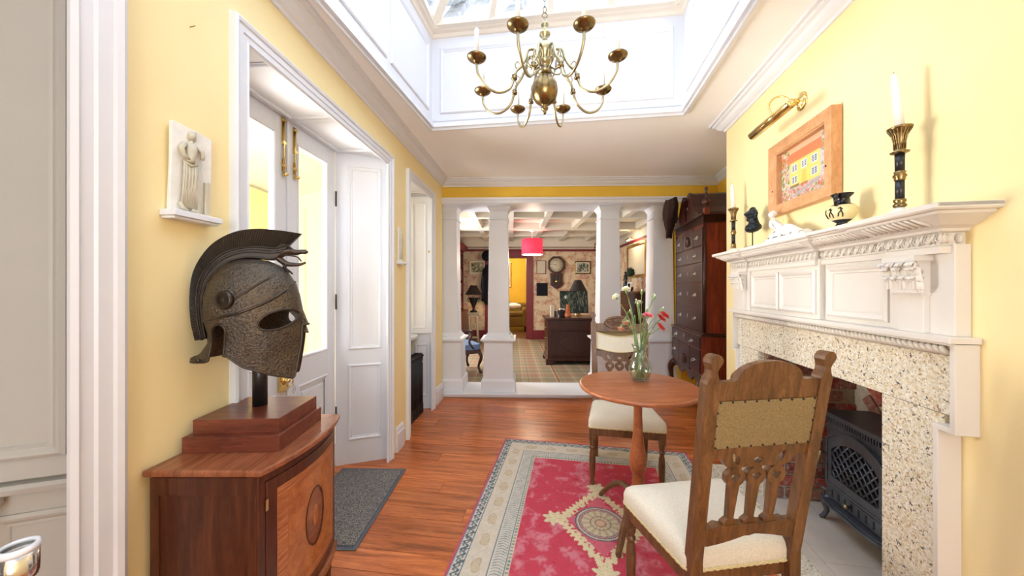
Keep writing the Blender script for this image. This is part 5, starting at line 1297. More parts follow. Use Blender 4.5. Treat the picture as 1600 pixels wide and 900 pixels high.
# ================================================================== CHAIRS
def turned_leg(x, y, h=.345):
    m = MB(); pf = [(.011, 0), (.016, .006), (.017, .014), (.013, .024), (.0115, .032), (.0165, .06), (.0195, .12), (.0205, .165), (.0185, .205), (.014, .225), (.013, .232), (.0195, .240), (.0195, .248), (.013, .256), (.018, .270), (.0205, .282), (.017, .292), (.021, .298)]
    m.lathe(pf, 18, X4.Translation((x, y, 0))); m.box(x-.021, x+.021, y-.021, y+.021, .296, h); return m
def shear(pts3, lean, z0): return pts3
def make_chair():
    t = thing('dining_chair', '', 'chair', (0, 0, 0), 0, 'carved oak chairs at the round table')
    for x in (-.215, .215): obj('leg', turned_leg(x, .165), 'oak', t, bev=.001)
    # back posts with rear legs: outline in xz, leaning back
    def post(sg):
        pr = [(-.020, 0), (.016, 0), (.020, .30), (.021, .40), (.021, 1.015), (.013, 1.032), (.009, 1.046), (.012, 1.056)]
        cc = [(.0, 1.080)]; arc = [(.002+.021*cos(R(a)), 1.078+.021*sin(R(a))) for a in (-50, -20, 10, 40, 70, 100, 130, 160, 190, 220)]
        lf = [(-.010, 1.052), (-.010, 1.040), (-.019, 1.022), (-.021, 1.010), (-.021, .40), (-.022, .30)]
        poly = pr+arc+lf; m = MB(); m.prism(poly, -.017, .017, 'y')
        def lean(p):
            x, y, z = p; yy = -.182-y*1.0 if 0 else y; yy += -.180
            if z > .42: yy -= (z-.42)*.150
            if z < .33: yy -= (.33-z)*.16
            return (x+sg*(.178+.012*min(1, max(0, (z-.4)/.6))), yy, z)
        # subdivide along the height so that the lean bends smoothly
        bmx = bmesh.new(); vs = [bmx.verts.new(p) for p in m.v]
        for f in m.f:
            try: bmx.faces.new([vs[i] for i in f])
            except ValueError: pass
        for zc in (.12, .33, .42): bmesh.ops.bisect_plane(bmx, geom=bmx.verts[:]+bmx.edges[:]+bmx.faces[:], plane_co=(0, 0, zc), plane_no=(0, 0, 1))
        bmesh.ops.recalc_face_normals(bmx, faces=bmx.faces); bmx.verts.index_update()
        mm = MB(); mm.v = [lean(v.co) for v in bmx.verts]; mm.f = [tuple(v.index for v in f.verts) for f in bmx.faces]; mm.sm = [False]*len(mm.f); bmx.free(); return mm
    for sg in (-1, 1): obj('back_post', post(sg), 'oak', t, bev=.0025)
    fr_ = [(-.236, .190), (.236, .190), (.196, -.175), (-.196, -.175)]
    inn_ = [(-.205, .160), (.205, .160), (.17, -.150), (-.17, -.150)]
    m = MB(); m.prism(fr_, .330, .378, 'z', [inn_]); obj('seat_rail', m, 'oak', t, bev=.002)
    def edge(x, y): return 0
    def seat(u, v):
        y = .192-.372*v; hw = .240-.042*v; x = (u*2-1)*hw; e = max(abs(u*2-1), 0)**6; e2 = abs(v*2-1)**6
        z = .455+.022*(1-abs(u*2-1)**2.2)*(1-abs(v*2-1)**2.2)
        return (x, y, z)
    m = MB(); rings = []
    n = 16
    def sp_(u, v, k):          # k: 0 at the bottom edge .. 1 on top
        y = .006-.0; cx, cy = 0, .006
        return None
    # sides then domed top, built as a rounded box over the trapezoid
    def outline(k):            # inset k
        r = .03; P = [(-.240+k, .194-k), (.240-k, .194-k), (.200-k, -.182+k), (-.200+k, -.182+k)]; out = []
        for q in range(4):
            a, b, d_ = V(P[q-1]), V(P[q]), V(P[(q+1) % 4]); e1, e2 = (a-b).normalized(), (d_-b).normalized()
            p0, p1 = b+e1*r, b+e2*r
            for s_ in range(6):
                f = s_/5; out.append((p0*(1-f)**2+b*2*f*(1-f)+p1*f*f))
            for s_ in range(1, 8): out.append(p1.lerp(d_+(b-d_).normalized()*r, s_/8))
        return out
    lv = [(0, .378), (-.003, .395), (-.003, .420), (.003, .440), (.014, .452), (.035, .460), (.07, .467), (.11, .471), (.15, .473), (.175, .4735)]
    base_ = outline(0); N_ = len(base_); vs = []; 
    for k, z in lv:
        if k < .05: o_ = outline(k); vs += [(p.x, p.y, z) for p in o_]
        else:
            b_ = outline(.035); f = 1-(k-.035)/.145; vs += [(p.x*f, .006+(p.y-.006)*f, z) for p in b_]
    fs = [(j*N_+i, j*N_+(i+1) % N_, (j+1)*N_+(i+1) % N_, (j+1)*N_+i) for j in range(len(lv)-1) for i in range(N_)]; fs.append(tuple(range((len(lv)-1)*N_, len(lv)*N_))); fs.append(tuple(range(N_))[::-1])
    m.add(vs, fs, True); so_ = obj('seat', m, 'linen', t)
    m = MB()
    bb = outline(-.0025); L_ = [V((p.x, p.y, .384)) for p in bb]; tot = resamp(L_+[L_[0]], 170)
    for ph_ in (0, pi): m.tube([p+V((0, 0, .0035*sin(k*1.25+ph_))) for k, p in enumerate(tot[:-1])], .0034, 5, closed=True)
    obj('braid', m, 'braid', so_)
    LB = lambda z: -.180-max(0, z-.42)*.150
    TB = X4(((1, 0, 0, 0), (0, 1, -.150, -.180+.42*.150), (0, 0, 1, 0), (0, 0, 0, 1)))     # shear with the lean of the back
    # crest rail
    arc = [(-.172, .955), (.172, .955), (.172, 1.015), (.118, 1.015), (.110, 1.022)] + [(.110*cos(R(a)), 1.022+.052*sin(R(a))) for a in range(15, 170, 12)] + [(-.110, 1.022), (-.118, 1.015), (-.172, 1.015)]
    m = MB(); m.prism(arc, -.012, .012, 'y', T=TB); cr = obj('crest_rail', m, 'oak', t, bev=.003)
    m = MB()     # carved oval scrolls on the front of the crest
    m.tube([(.108*cos(a), .013, 1.020+.042*sin(a)) for a in np.linspace(0, 2*pi, 40, endpoint=False)], .0045, 6, TB, closed=True)
    for sg in (-1, 1):
        pts = [(sg*(.052+(.030*(1-k/26))*cos(.45*k)), .0145, 1.020+(.026*(1-k/26))*sin(.45*k)) for k in range(24)]; m.tube(pts, .0042, 6, TB)
        pts = [(sg*(.012+(.020*(1-k/20))*cos(.5*k+2)), .0145, 1.022+(.024*(1-k/20))*sin(.5*k+2)) for k in range(18)]; m.tube(pts, .0036, 6, TB)
        m.tube([(sg*.085, .0145, 1.018), (sg*.070, .016, 1.048), (sg*.03, .0145, 1.054)], .0035, 6, TB)
    obj('carved_scrolls', m, 'oak', cr)
    # upholstered back panel
    def pad(u, v, y0, amp):
        x = (u*2-1)*.170; z = .805+v*.150; e = (1-abs(u*2-1)**4)*(1-abs(v*2-1)**4); return (x, y0+amp*e, z)
    m = MB(); m.grid(lambda u, v: tuple(TB @ V(pad(u, v, -.014, -.002))), 12, 6); m.grid(lambda u, v: tuple(TB @ V(pad(1-u, v, -.006, -.0))), 12, 6)
    cb_ = obj('canvas_back', m, 'canvas', t, label='tan canvas with tacks on the rear of the back')
    m = MB()
    for k in range(9):
        x = -.160+.320*k/8
        for z in (.952, .809): m.ball(tuple(TB @ V((x, -.0155, z))), .0034, 6)
    for z in (.84, .88, .92):
        for x in (-.165, .165): m.ball(tuple(TB @ V((x, -.0155, z))), .0034, 6)
    o = obj('tacks', m, 'ironblk', cb_); o['kind'] = 'stuff'
    top_ = [(-.168, .80+.010), (.168, .810), (.168, .945)] + [(.168-.336*k/16, .945+.024*-sin(pi*k/16)) for k in range(1, 16)] + [(-.168, .945)]
    bot_ = [(x, z) for x, z in [(-.168, .830)] + [(-.168+.336*k/16, .830-.026*sin(pi*k/16)) for k in range(1, 16)] + [(.168, .830)]] + [(.168, .950)] + [(.168-.336*k/16, .950-.030*sin(pi*k/16)) for k in range(1, 16)] + [(-.168, .950)]
    m = MB(); m.prism(bot_, -.004, .018, 'y', T=TB); fp_ = obj('back_pad', m, 'linen', t, bev=.008, seg=3)
    m = MB(); pts = [TB @ V((x*.985, .020, z)) for x, z in bot_]; m.tube(resamp([V(p) for p in pts]+[V(pts[0])], 110)[:-1], .004, 5, closed=True); obj('braid', m, 'braid', fp_)
    # pierced splat hanging from the lower back rail
    m = MB()
    up = [(-.172, .812), (-.172, .772), (-.128, .766), (-.112, .744), (-.100, .735), (.100, .735), (.112, .744), (.128, .766), (.172, .772), (.172, .812)]
    lf = lambda cx, cz, a, l, w: [(cx+cos(a)*l*q-sin(a)*w*r_, cz+sin(a)*l*q+cos(a)*w*r_) for q, r_ in ((-1, 0), (-.6, .55), (0, 1), (.5, .7), (1, 0), (.5, -.7), (0, -1), (-.6, -.55))]
    m.prism(up, -.010, .010, 'y', [lf(-.078, .763, R(-55), .024, .011), lf(.078, .763, R(-125), .024, .011), circ(0, .757, .016, 14, .010)], TB); so2 = obj('lower_back_rail', m, 'oak', t, bev=.002)
    def heart(cx, cz, s_): return [(cx+s_*x, cz+s_*z) for x, z in ((0, -.9), (.5, -.45), (.95, .1), (.85, .6), (.45, .75), (0, .35), (-.45, .75), (-.85, .6), (-.95, .1), (-.5, -.45))]
    for k, cx in enumerate((-.072, 0, .072)):
        n = 16; head = [(cx+.0335*cos(R(a)), .700+.032*sin(R(a))) for a in range(-60, 241, 20)]
        body = head + [(cx-.014, .665), (cx-.0095, .565), (cx-.0095, .556), (cx-.024, .548), (cx-.024, .538), (cx+.024, .538), (cx+.024, .548), (cx+.0095, .556), (cx+.0095, .565), (cx+.014, .665)]
        body = head + [(cx-.016, .668), (cx-.010, .560), (cx-.026, .548), (cx-.026, .537), (cx+.026, .537), (cx+.026, .548), (cx+.010, .560), (cx+.016, .668)]
        m = MB(); m.prism(body, -.010, .010, 'y', [heart(cx, .700, .015)], TB); m.box(cx-.016, cx+.016, -.010, .010, .728, .738, TB); obj('splat', m, 'oak', t, bev=.002)
    cross = [(-.172, .475), (-.15, .472)] + [(-.15+.15*k/8, .472+.030*(k/8)**1.5) for k in range(1, 8)] + [(0, .496)] + [(.15*k/8, .502-.030*(k/8)**1.5) for k in range(1, 8)] + [(.15, .472), (.172, .475), (.172, .535), (.135, .535), (.118, .544), (.100, .538), (-.100, .538), (-.118, .544), (-.135, .535), (-.172, .535)]
    m = MB(); m.prism(cross, -.014, .014, 'y', T=TB); obj('cross_rail', m, 'oak', t, bev=.002)
    return t
ch = make_chair(); ch.location = (.735, 1.300, .009); ch.rotation_euler = (0, 0, R(8)); ch['label'] = 'carved oak chair seen from behind, tan canvas back, nearest to the fireplace'; remember(ch)
dup(ch, (.772, 2.370, .009), R(169), 'carved oak chair facing the camera behind the round table')

# ================================================================== ROUND TABLE
tb_ = thing('pedestal_table', 'round oak tripod table with a vase of carnations, between two chairs', 'table', (.690, 1.870, .009))
m = MB(); m.lathe([(0, .738), (.30, .738), (.311, .742), (.316, .750), (.316, .756), (.311, .761), (.300, .762), (0, .762)], 72); obj('tabletop', m, 'oakt', tb_)
m = MB(); m.box(-.20, .20, -.03, -.01, .716, .738); m.box(-.20, .20, .05, .07, .716, .738); m.lathe([(.05, .72), (.06, .738)], 20); obj('bearer', m, 'oak', tb_, bev=.002)
m = MB(); m.lathe([(.0, .10), (.034, .10), (.038, .12), (.034, .14)] + [(.030+.0045*(k % 2), .145+.012*k) for k in range(10)] + [(.026, .27), (.034, .283), (.043, .305), (.046, .34), (.043, .38), (.034, .43), (.026, .50), (.022, .60), (.024, .68), (.034, .70), (.036, .72)], 28); obj('pedestal', m, 'oakt', tb_)
for a in (118, 232, 352):
    m = MB(); pts = spline([(.025, 0, .150), (.075, 0, .165), (.145, 0, .150), (.215, 0, .095), (.265, 0, .040), (.292, 0, .010)], 5); n = len(pts)
    m.tube(pts, [.024-.009*k/n for k in range(n)], 4, X4.Rotation(R(a), 4, 'Z'), flat=.85, up=(0, 1, 0)); m.lathe([(0, 0), (.012, 0), (.014, .012), (0, .012)], 12, X4.Rotation(R(a), 4, 'Z') @ X4.Translation((.290, 0, 0))); obj('leg', m, 'oak', tb_, bev=.002)

# ================================================================== VASE OF CARNATIONS
VX, VY, VZ = .732, 1.955, .7712
vs_ = thing('glass_vase', 'clear glass jug vase holding water and carnations on the round table', 'vase', (VX, VY, VZ))
m = MB(); m.lathe([(0, 0), (.036, 0), (.040, .004), (.052, .022), (.061, .045), (.063, .070), (.057, .100), (.045, .128), (.036, .150), (.034, .168), (.037, .186), (.046, .204), (.0435, .204), (.0345, .186), (.0315, .168), (.0335, .150), (.042, .128), (.054, .100), (.060, .070), (.058, .045), (.049, .024), (.036, .010), (0, .010)], 40); 
def m_vase():
    t = NT('vase_glass'); t.b.inputs['Transmission Weight'].default_value = 1; t.b.inputs['IOR'].default_value = 1.25; t.set((.97, .99, .985, 1), .01)
    g = t.new('BsdfTransparent'); g.inputs[0].default_value = (.93, .96, .95, 1); gl = t.new('BsdfGlossy'); gl.inputs['Roughness'].default_value = .03
    lw = t.new('LayerWeight'); lw.inputs[0].default_value = .5; mx = t.new('MixShader')
    t.l.new(t.math('MULTIPLY_ADD', t.math('POWER', lw.outputs['Facing'], 2.5), .75, .06), mx.inputs[0]); t.l.new(g.outputs[0], mx.inputs[1]); t.l.new(gl.outputs[0], mx.inputs[2]); t.l.new(mx.outputs[0], t.out.inputs[0]); return t.m
M['vglass'] = m_vase(); M['water'] = m_glass('vase_water', (.90, .96, .90, 1), .2)
vo = obj('vase_body', m, 'vglass', vs_)
m = MB(); m.lathe([(0, .011), (.034, .011), (.048, .025), (.057, .045), (.059, .070), (.053, .100), (.0525, .104), (0, .104)], 32); obj('water', m, 'water', vs_)
m = MB(); m.tube(spline([(-.006, -.036, .176), (-.010, -.060, .180), (-.014, -.078, .155), (-.012, -.082, .120), (-.006, -.070, .090), (-.003, -.060, .078)], 6), [.006]*31, 10, flat=1.5); obj('handle', m, 'vglass', vs_)
rf = random.Random(21)
def flower(k, dx, dz, kind, dy=0, lean=0):
    labels = {'cream': 'cream carnation standing in the glass vase', 'bud': 'green carnation bud on a thin stem in the vase', 'coral': 'coral red carnation drooping at the right of the vase', 'pink': 'pink carnation in the middle of the bunch', 'orange': 'withered orange carnation hanging low over the vase rim'}
    t = thing('carnation_stem', labels[kind], 'flower', (VX, VY, VZ), 0, kind+' carnations in the vase')
    bx, by = rf.uniform(-.025, .025)-dx*.12, rf.uniform(-.022, .022); nx, ny = dx*.16+rf.uniform(-.014, .014), rf.uniform(-.016, .016)+dy*.15
    tip = V((dx, dy, dz)); pts = spline([(bx, by, .018), (nx*.5, ny*.5, .11), (nx, ny, .200), (nx+(dx-nx)*.45, ny+(dy-ny)*.45, .20+(dz-.20)*.62), tip], 6) if kind != 'orange' else spline([(bx, by, .018), (nx, ny, .200), (nx+(dx-nx)*.5, dy*.6, dz+.035), (dx*.93, dy, dz+.022), tip], 6)
    m = MB(); m.tube(pts, .0021, 6); obj('stem', m, 'stem', t)
    for q in range(2):
        i = rf.randint(6, len(pts)-6); p = pts[i]; a = rf.uniform(0, 2*pi); m = MB(); d = V((cos(a), sin(a), .9)).normalized(); e = V((-sin(a), cos(a), 0))
        L__ = rf.uniform(.03, .055); vs = []
        for f, w in ((0, .0012), (.35, .0028), (.7, .0022), (1, .0002)): o_ = p+d*L__*f+V((0, 0, -.018*f*f)); vs += [o_-e*w, o_+e*w, o_+V((0, 0, .0007))]
        m.add(vs, [f_ for r_ in range(3) for f_ in ((r_*3, r_*3+1, r_*3+4, r_*3+3), (r_*3+1, r_*3+2, r_*3+5, r_*3+4), (r_*3+2, r_*3, r_*3+3, r_*3+5))], True); obj('leaf', m, 'leaf', t)
    d = (pts[-1]-pts[-2]).normalized(); Tq = X4.Translation(tip) @ d.to_track_quat('Z', 'Y').to_matrix().to_4x4()
    if kind == 'bud':
        m = MB(); m.lathe([(0, -.002), (.0045, .004), (.006, .014), (.0045, .024), (.001, .030)], 10, Tq); obj('calyx', m, 'stem', t); m = MB(); m.lathe([(.0038, .022), (.0034, .030), (0, .035)], 8, Tq); obj('petal_tip', m, 'petw', t); return t
    m = MB(); m.lathe([(0, -.002), (.0035, .002), (.0055, .010), (.0065, .020)], 10, Tq, cap=False); obj('calyx', m, 'stem', t)
    R0 = {'cream': .020, 'coral': .029, 'pink': .026, 'orange': .019}[kind]; m = MB()
    for ring_, (cnt, op, hh) in enumerate(((7, 1.0, .022), (6, .72, .029), (5, .40, .034))):
        for q in range(cnt):
            a = 2*pi*q/cnt+ring_*.5; wv = R0*.75
            def pet(u, v, a=a, op=op, hh=hh, wv=wv):
                s_ = (u*2-1); w = wv*(v**.6); r_ = .003+R0*op*v; zz = .014+(hh-.014)*v**.7+.0022*sin(u*16)*v
                ca, sa = cos(a), sin(a); x = r_; y = s_*w; x -= abs(s_)*.3*w; return (x*ca-y*sa, x*sa+y*ca, zz)
            m.grid(pet, 6, 3, Tq)
    o = obj('bloom', m, {'cream': 'petw', 'coral': 'petr', 'pink': 'petp', 'orange': 'peto'}[kind], t, fix=False)
    return t
PXM = .00367     # metres per photo pixel at the vase
FL = [(958, 468, 'cream', 'cream carnation leaning furthest left out of the vase'), (970, 457, 'cream', 'cream carnation open at the top left of the bunch'), (979, 459, 'bud', 'thin green bud standing just right of the top cream carnation'),
 (994, 461, 'bud', 'tallest green bud in the middle of the bunch'), (994, 476, 'bud', 'pale bud just below the tallest middle bud'), (998, 479, 'cream', 'small cream carnation in the upper middle of the bunch'),
 (988, 480, 'bud', 'green bud left of the small middle cream carnation'), (1017, 469, 'bud', 'cream tipped bud rising to the upper right of the vase'), (1021, 467, 'bud', 'rightmost upper bud beside its cream tipped twin'),
 (981, 510, 'cream', 'cream carnation low at the left above the vase rim'), (1002, 497, 'pink', 'pink carnation in the middle of the bunch'), (1020, 500, 'coral', 'coral red carnation at the right, left of its twin'),
 (1028, 496, 'coral', 'coral red carnation furthest right in the vase'), (1018, 513, 'coral', 'lowest coral red carnation at the right of the vase'), (1022, 486, 'bud', 'green bud just above the coral red carnations'),
 (966, 506, 'orange', 'withered orange carnation hanging lowest at the left'), (990, 505, 'orange', 'withered orange carnation in the middle above the rim'), (976, 498, 'orange', 'withered orange carnation between the left and middle ones'),
 (1007, 489, 'bud', 'green bud above and right of the pink carnation'), (1014, 525, 'bud', 'low bud on a stem leaning right over the vase rim'), (984, 492, 'bud', 'green bud left of the pink carnation')]
for px_, py_, kind, lb in FL:
    flower(0, (px_-996)*PXM, 1.3+(450-py_)*PXM-VZ, kind, rf.uniform(-.06, .05))['label'] = lb
# ================================================================== CHANDELIER
ch_ = thing('chandelier', 'eight-armed brass chandelier hanging in the lantern well on a chain', 'chandelier', (.156, 1.628, 0))
m = MB()
m.lathe([(0, 2.128), (.006, 2.130), (.009, 2.138), (.006, 2.144), (.014, 2.149), (.018, 2.157), (.013, 2.165), (.016, 2.170), (.026, 2.176), (.046, 2.192), (.059, 2.216), (.063, 2.243), (.058, 2.272), (.045, 2.294), (.030, 2.308), (.020, 2.318)], 36)
obj('globe', m, 'brassd', ch_)
m = MB(); m.lathe([(.020, 2.318), (.030, 2.324), (.032, 2.334), (.022, 2.344), (.016, 2.352), (.022, 2.362), (.034, 2.372), (.034, 2.380), (.020, 2.388), (.018, 2.398), (.030, 2.412), (.038, 2.434), (.034, 2.456), (.020, 2.472), (.013, 2.482), (.013, 2.496), (.026, 2.506), (.026, 2.514), (.014, 2.522), (.011, 2.545), (.018, 2.552), (.018, 2.558), (.010, 2.566), (.006, 2.590), (0, 2.592)], 28); obj('stem', m, 'brassm', ch_)
armm = MB(); RA = .335
P_arm = spline([(.028, 0, 2.378), (.050, 0, 2.420), (.085, 0, 2.412), (.098, 0, 2.372), (.120, 0, 2.330), (.146, 0, 2.300), (.158, 0, 2.262), (.180, 0, 2.212), (.235, 0, 2.183), (.292, 0, 2.200), (.328, 0, 2.246), (.335, 0, 2.292)], 6)
armm.tube(P_arm, .0062, 8)
armm2 = MB(); armm2.tube([(.030+.0, 0, 2.345), (.052, 0, 2.330), (.080, 0, 2.338), (.094, 0, 2.365), (.080, 0, 2.388), (.062, 0, 2.376), (.068, 0, 2.360)], .0042, 6); armm2.tube(spline([(.120, 0, 2.325), (.140, 0, 2.345), (.152, 0, 2.328), (.146, 0, 2.312)], 4), .003, 6); armm2.tube(spline([(.060, 0, 2.400), (.056, 0, 2.350), (.046, 0, 2.322)], 4), .003, 6)
col = MB(); col.lathe([(.007, 2.256), (.013, 2.260), (.014, 2.266), (.009, 2.272), (.012, 2.278), (.007, 2.284)], 12, X4.Translation((.156, 0, 0)))
panm = MB(); panm.lathe([(.0, 2.292), (.008, 2.290), (.012, 2.296), (.020, 2.300), (.030, 2.304), (.040, 2.312), (.043, 2.318), (.041, 2.320), (.030, 2.310), (.014, 2.306), (.010, 2.330), (.012, 2.334), (.0, 2.334)], 28, X4.Translation((RA, 0, 0)))
meshes = [('arm', armm.fix().mesh('arm', 'brassm')), ('scroll', armm2.fix().mesh('scroll', 'brassm')), ('collar', col.fix().mesh('collar', 'brassd')), ('drip_pan', panm.fix().mesh('drip_pan', 'brassd'))]
for k in range(8):
    a = R(22.5+45*k-1); ao = None
    for nm, me in meshes:
        o = bpy.data.objects.new(nm, me); COL.objects.link(o)
        if ao is None: o.parent = ch_; o.rotation_euler = (0, 0, a); ao = o
        else: o.parent = ao
m = MB(); z = 2.594; k = 0; top = hook.z if hasattr(hook, 'z') else 4.1
m.tube([(.012*cos(q*pi/8), 0, z+.006+.012*sin(q*pi/8)) for q in range(16)], .0026, 6, closed=True); z += .022
while z < 4.06:
    T_ = X4.Translation((0, 0, z+.012)) @ X4.Rotation(pi/2*(k % 2), 4, 'Z'); m.tube([(.0075*cos(q*pi/6), 0, .016*sin(q*pi/6)) for q in range(12)], .0022, 6, T_, closed=True); z += .027; k += 1
o = obj('chain', m, 'brassd', ch_); o['kind'] = 'stuff'
pos8 = ['nearest right of the camera axis']*8
LBL = {0: 'right, second from the far side', 1: 'far side, right of the globe', 2: 'far side, left of the globe', 3: 'left, second from the far side', 4: 'left, second from the near side', 5: 'near side, left of the chain', 6: 'near side, right of the chain', 7: 'right, second from the near side'}
for k in range(8):
    a = R(22.5+45*k-1); t = thing('chandelier_candle', 'slim white electric candle on the chandelier pan at the '+LBL[k], 'candle', (.156+RA*cos(a), 1.628+RA*sin(a), 2.334), a, 'candles on the chandelier')
    m = MB(); m.lathe([(.0095, 0), (.0095, .105), (.007, .110), (0, .110)], 14); obj('candle_tube', m, 'wax', t)
    m = MB(); m.lathe([(.005, .108), (.010, .122), (.009, .135), (.004, .152), (0, .158)], 12); obj('bulb', m, 'glass', t)
br = MB(); br.box(-.02, .02, -.5, .5, 4.06, 4.10); br.lathe([(0, 4.04), (.03, 4.04), (.012, 4.06)], 12); obj('tie_beam', br, 'sash', ln_, T=X4.Translation((.156, 1.628, 0)) @ X4.Rotation(RR, 4, 'Z'))

# ================================================================== TALL CHEST IN THE RECESS
hb = thing('chest_on_chest', 'tall dark mahogany chest with brass handles and scrolled top in the recess', 'chest'); hb.matrix_basis = TR @ X4.Translation((0, 3.12, 0)); HW = .86
def cbox(name, x0, x1, y0, y1, z0, z1, mt_='mahog', bev=.002, parent=hb): m = MB(); m.box(x0, x1, y0, y1, z0, z1); return obj(name, m, mt_, parent, bev=bev)
cbox('upper_case', .012, .45, .012, HW-.012, .885, 1.90, 'mahogr'); cbox('lower_case', -.02, .46, -.018, HW+.045, .455, .862, 'mahogr')
cbox('waist_moulding', -.034, .46, -.03, HW+.055, .862, .878, 'mahog', .004); cbox('waist_moulding', -.012, .46, -.008, HW+.015, .878, .892, 'mahog', .004)
for y in (.012, HW-.012):
    m = MB(); m.lathe([(.012, .895), (.012, 1.885)], 10, X4.Translation((.014, y, 0))); 
    for k in range(5): a = pi*(.5+k/4) ; m.tube([(.014+.012*cos(a), y+.012*sin(a), .90), (.014+.012*cos(a), y+.012*sin(a), 1.88)], .0025, 5)
    obj('fluted_quarter_column', m, 'mahog', hb)
def drawer(x, y0, y1, z0, z1, parent=hb, nh=2, carved=False):
    d = cbox('drawer', x-.014, x+.01, y0+.004, y1-.004, z0+.004, z1-.004, 'mahog', .003); w = y1-y0; zc = (z0+z1)/2
    ys_ = [y0+w*.22, y0+w*.78] if nh == 2 else ([ (y0+y1)/2 ] if nh == 1 else [])
    for y in ys_:
        m = MB(); m.prism([(y-.036, zc), (y-.026, zc+.012), (y-.016, zc+.010), (y, zc+.022), (y+.016, zc+.010), (y+.026, zc+.012), (y+.036, zc), (y+.024, zc-.014), (y, zc-.020), (y-.024, zc-.014)], x-.0165, x-.013, 'x')
        m.tube(spline([(x-.016, y-.024, zc+.003), (x-.034, y-.022, zc-.008), (x-.036, y, zc-.018), (x-.034, y+.022, zc-.008), (x-.016, y+.024, zc+.003)], 4), .003, 6); obj('brass_handle', m, 'chrome', d, label='bright metal bat-wing handle')
    if w > .5:
        m = MB(); y = (y0+y1)/2; m.prism([(y-.010, zc+.01), (y, zc+.034), (y+.010, zc+.01), (y+.007, zc-.016), (y-.007, zc-.016)], x-.0165, x-.013, 'x'); obj('escutcheon', m, 'chrome', d)
    if carved:
        m = MB(); y = (y0+y1)/2
        for k in range(9):
            a = R(20+17.5*k); m.tube([(x-.016, y+.01*cos(a), z0+.025+.01*sin(a)), (x-.022, y+.06*cos(a), z0+.025+.075*sin(a)), (x-.016, y+.085*cos(a), z0+.025+.105*sin(a))], [.004, .008, .003], 6)
        obj('carved_shell', m, 'mahog', d)
    return d
zz = [.895, 1.128, 1.346, 1.535, 1.689]
for a, b in zip(zz[:-1], zz[1:]): drawer(.012, .03, HW-.03, a, b)
drawer(.012, .03, .03+.25, 1.689, 1.86, nh=1); drawer(.012, .58, HW-.03, 1.689, 1.86, nh=1); drawer(.012, .285, .575, 1.689, 1.885, nh=0, carved=True)
drawer(-.02, .0, HW+.027, .745, .858); drawer(-.02, .0, .27, .52, .74, nh=1); drawer(-.02, .62, HW+.027, .52, .74, nh=1); drawer(-.02, .275, .615, .50, .74, nh=0, carved=True)
m = MB(); m.prism([(-.018, .46), (.10, .43), (.20, .455), (.28, .40), (.34, .415), (.445, .465), (.55, .415), (.61, .40), (.69, .455), (.79, .43), (HW+.045, .46), (HW+.045, .50), (-.018, .50)], -.022, .0, 'x'); obj('shaped_apron', m, 'mahog', hb, bev=.002)
for x, y in ((.0, .02), (.0, HW+.005), (.43, .02), (.43, HW+.005)):
    sx, sy = (-1 if x < .2 else 1), (-1 if y < .4 else 1)
    m = MB(); m.tube(spline([(x, y, .475), (x+sx*.040, y+sy*.030, .40), (x+sx*.034, y+sy*.022, .29), (x+sx*.010, y+sy*.004, .15), (x+sx*.008, y+sy*.004, .07), (x+sx*.022, y+sy*.016, .03)], 4), [.036, .040, .040, .037, .034, .030, .027, .025, .022, .019, .017, .016, .015, .014, .014, .016, .020, .025, .028, .030, .030], 10)
    m.ball((x+sx*.028, y+sy*.018, .024), .032, 10, sc=(1.1, 1.1, .74)); obj('leg', m, 'mahog', hb)
m = MB(); m.sweep([(.46, -.0, 1.895), (.0, -.0, 1.895), (.0, HW, 1.895), (.46, HW, 1.895)], [(0, 0), (-.012, 0), (-.018, .018), (-.036, .034), (-.040, .046), (-.050, .052), (-.050, .062), (0, .062)], (0, 0, 1), False, flip=True); m.box(.0, .45, 0, HW, 1.89, 1.955); obj('cornice', m, 'mahog', hb)
sw = [(-.02, 1.957), (-.02, 1.975), (.06, 1.985), (.14, 2.02), (.20, 2.08), (.25, 2.16), (.30, 2.225), (.345, 2.25), (.385, 2.235), (.395, 2.20), (.37, 2.18), (.345, 2.195), (.335, 2.17), (.36, 2.10), (.385, 2.03), (.40, 1.99), (.43, 1.97), (.43, 1.957)]
for fl_ in (0, 1):
    pl_ = sw if not fl_ else [(HW-y, z) for y, z in sw]; m = MB(); m.prism(pl_, -.022, .010, 'x'); m.prism([(y*(.985)+.004 if not fl_ else y*.985+.008, (z-1.957)*.97+1.957) for y, z in pl_], .01, .44, 'x'); obj('scrolled_bonnet', m, 'mahog', hb, bev=.003)
FIN = [(.0, 0), (.020, 0), (.020, .006), (.008, .012), (.010, .02), (.028, .034), (.036, .055), (.030, .076), (.012, .092), (.010, .10), (.016, .106), (.009, .114), (.013, .135), (.008, .16), (.015, .168), (.012, .176), (.016, .184), (.008, .196), (0, .20)]
for y, s_, zb in ((-.005, .95, 2.02), (HW+.005, .95, 2.02), (.43, .9, 2.06)):
    m = MB(); m.box(-.002, .040, y-.021, y+.021, 1.957, zb); o = obj('finial_block', m, 'mahogr', hb, bev=.002, label='reddish square finial block'); m = MB(); m.lathe([(r*s_, zb+z*s_) for r, z in FIN], 20, X4.Translation((.019, y, 0))); obj('finial', m, 'mahog', o)
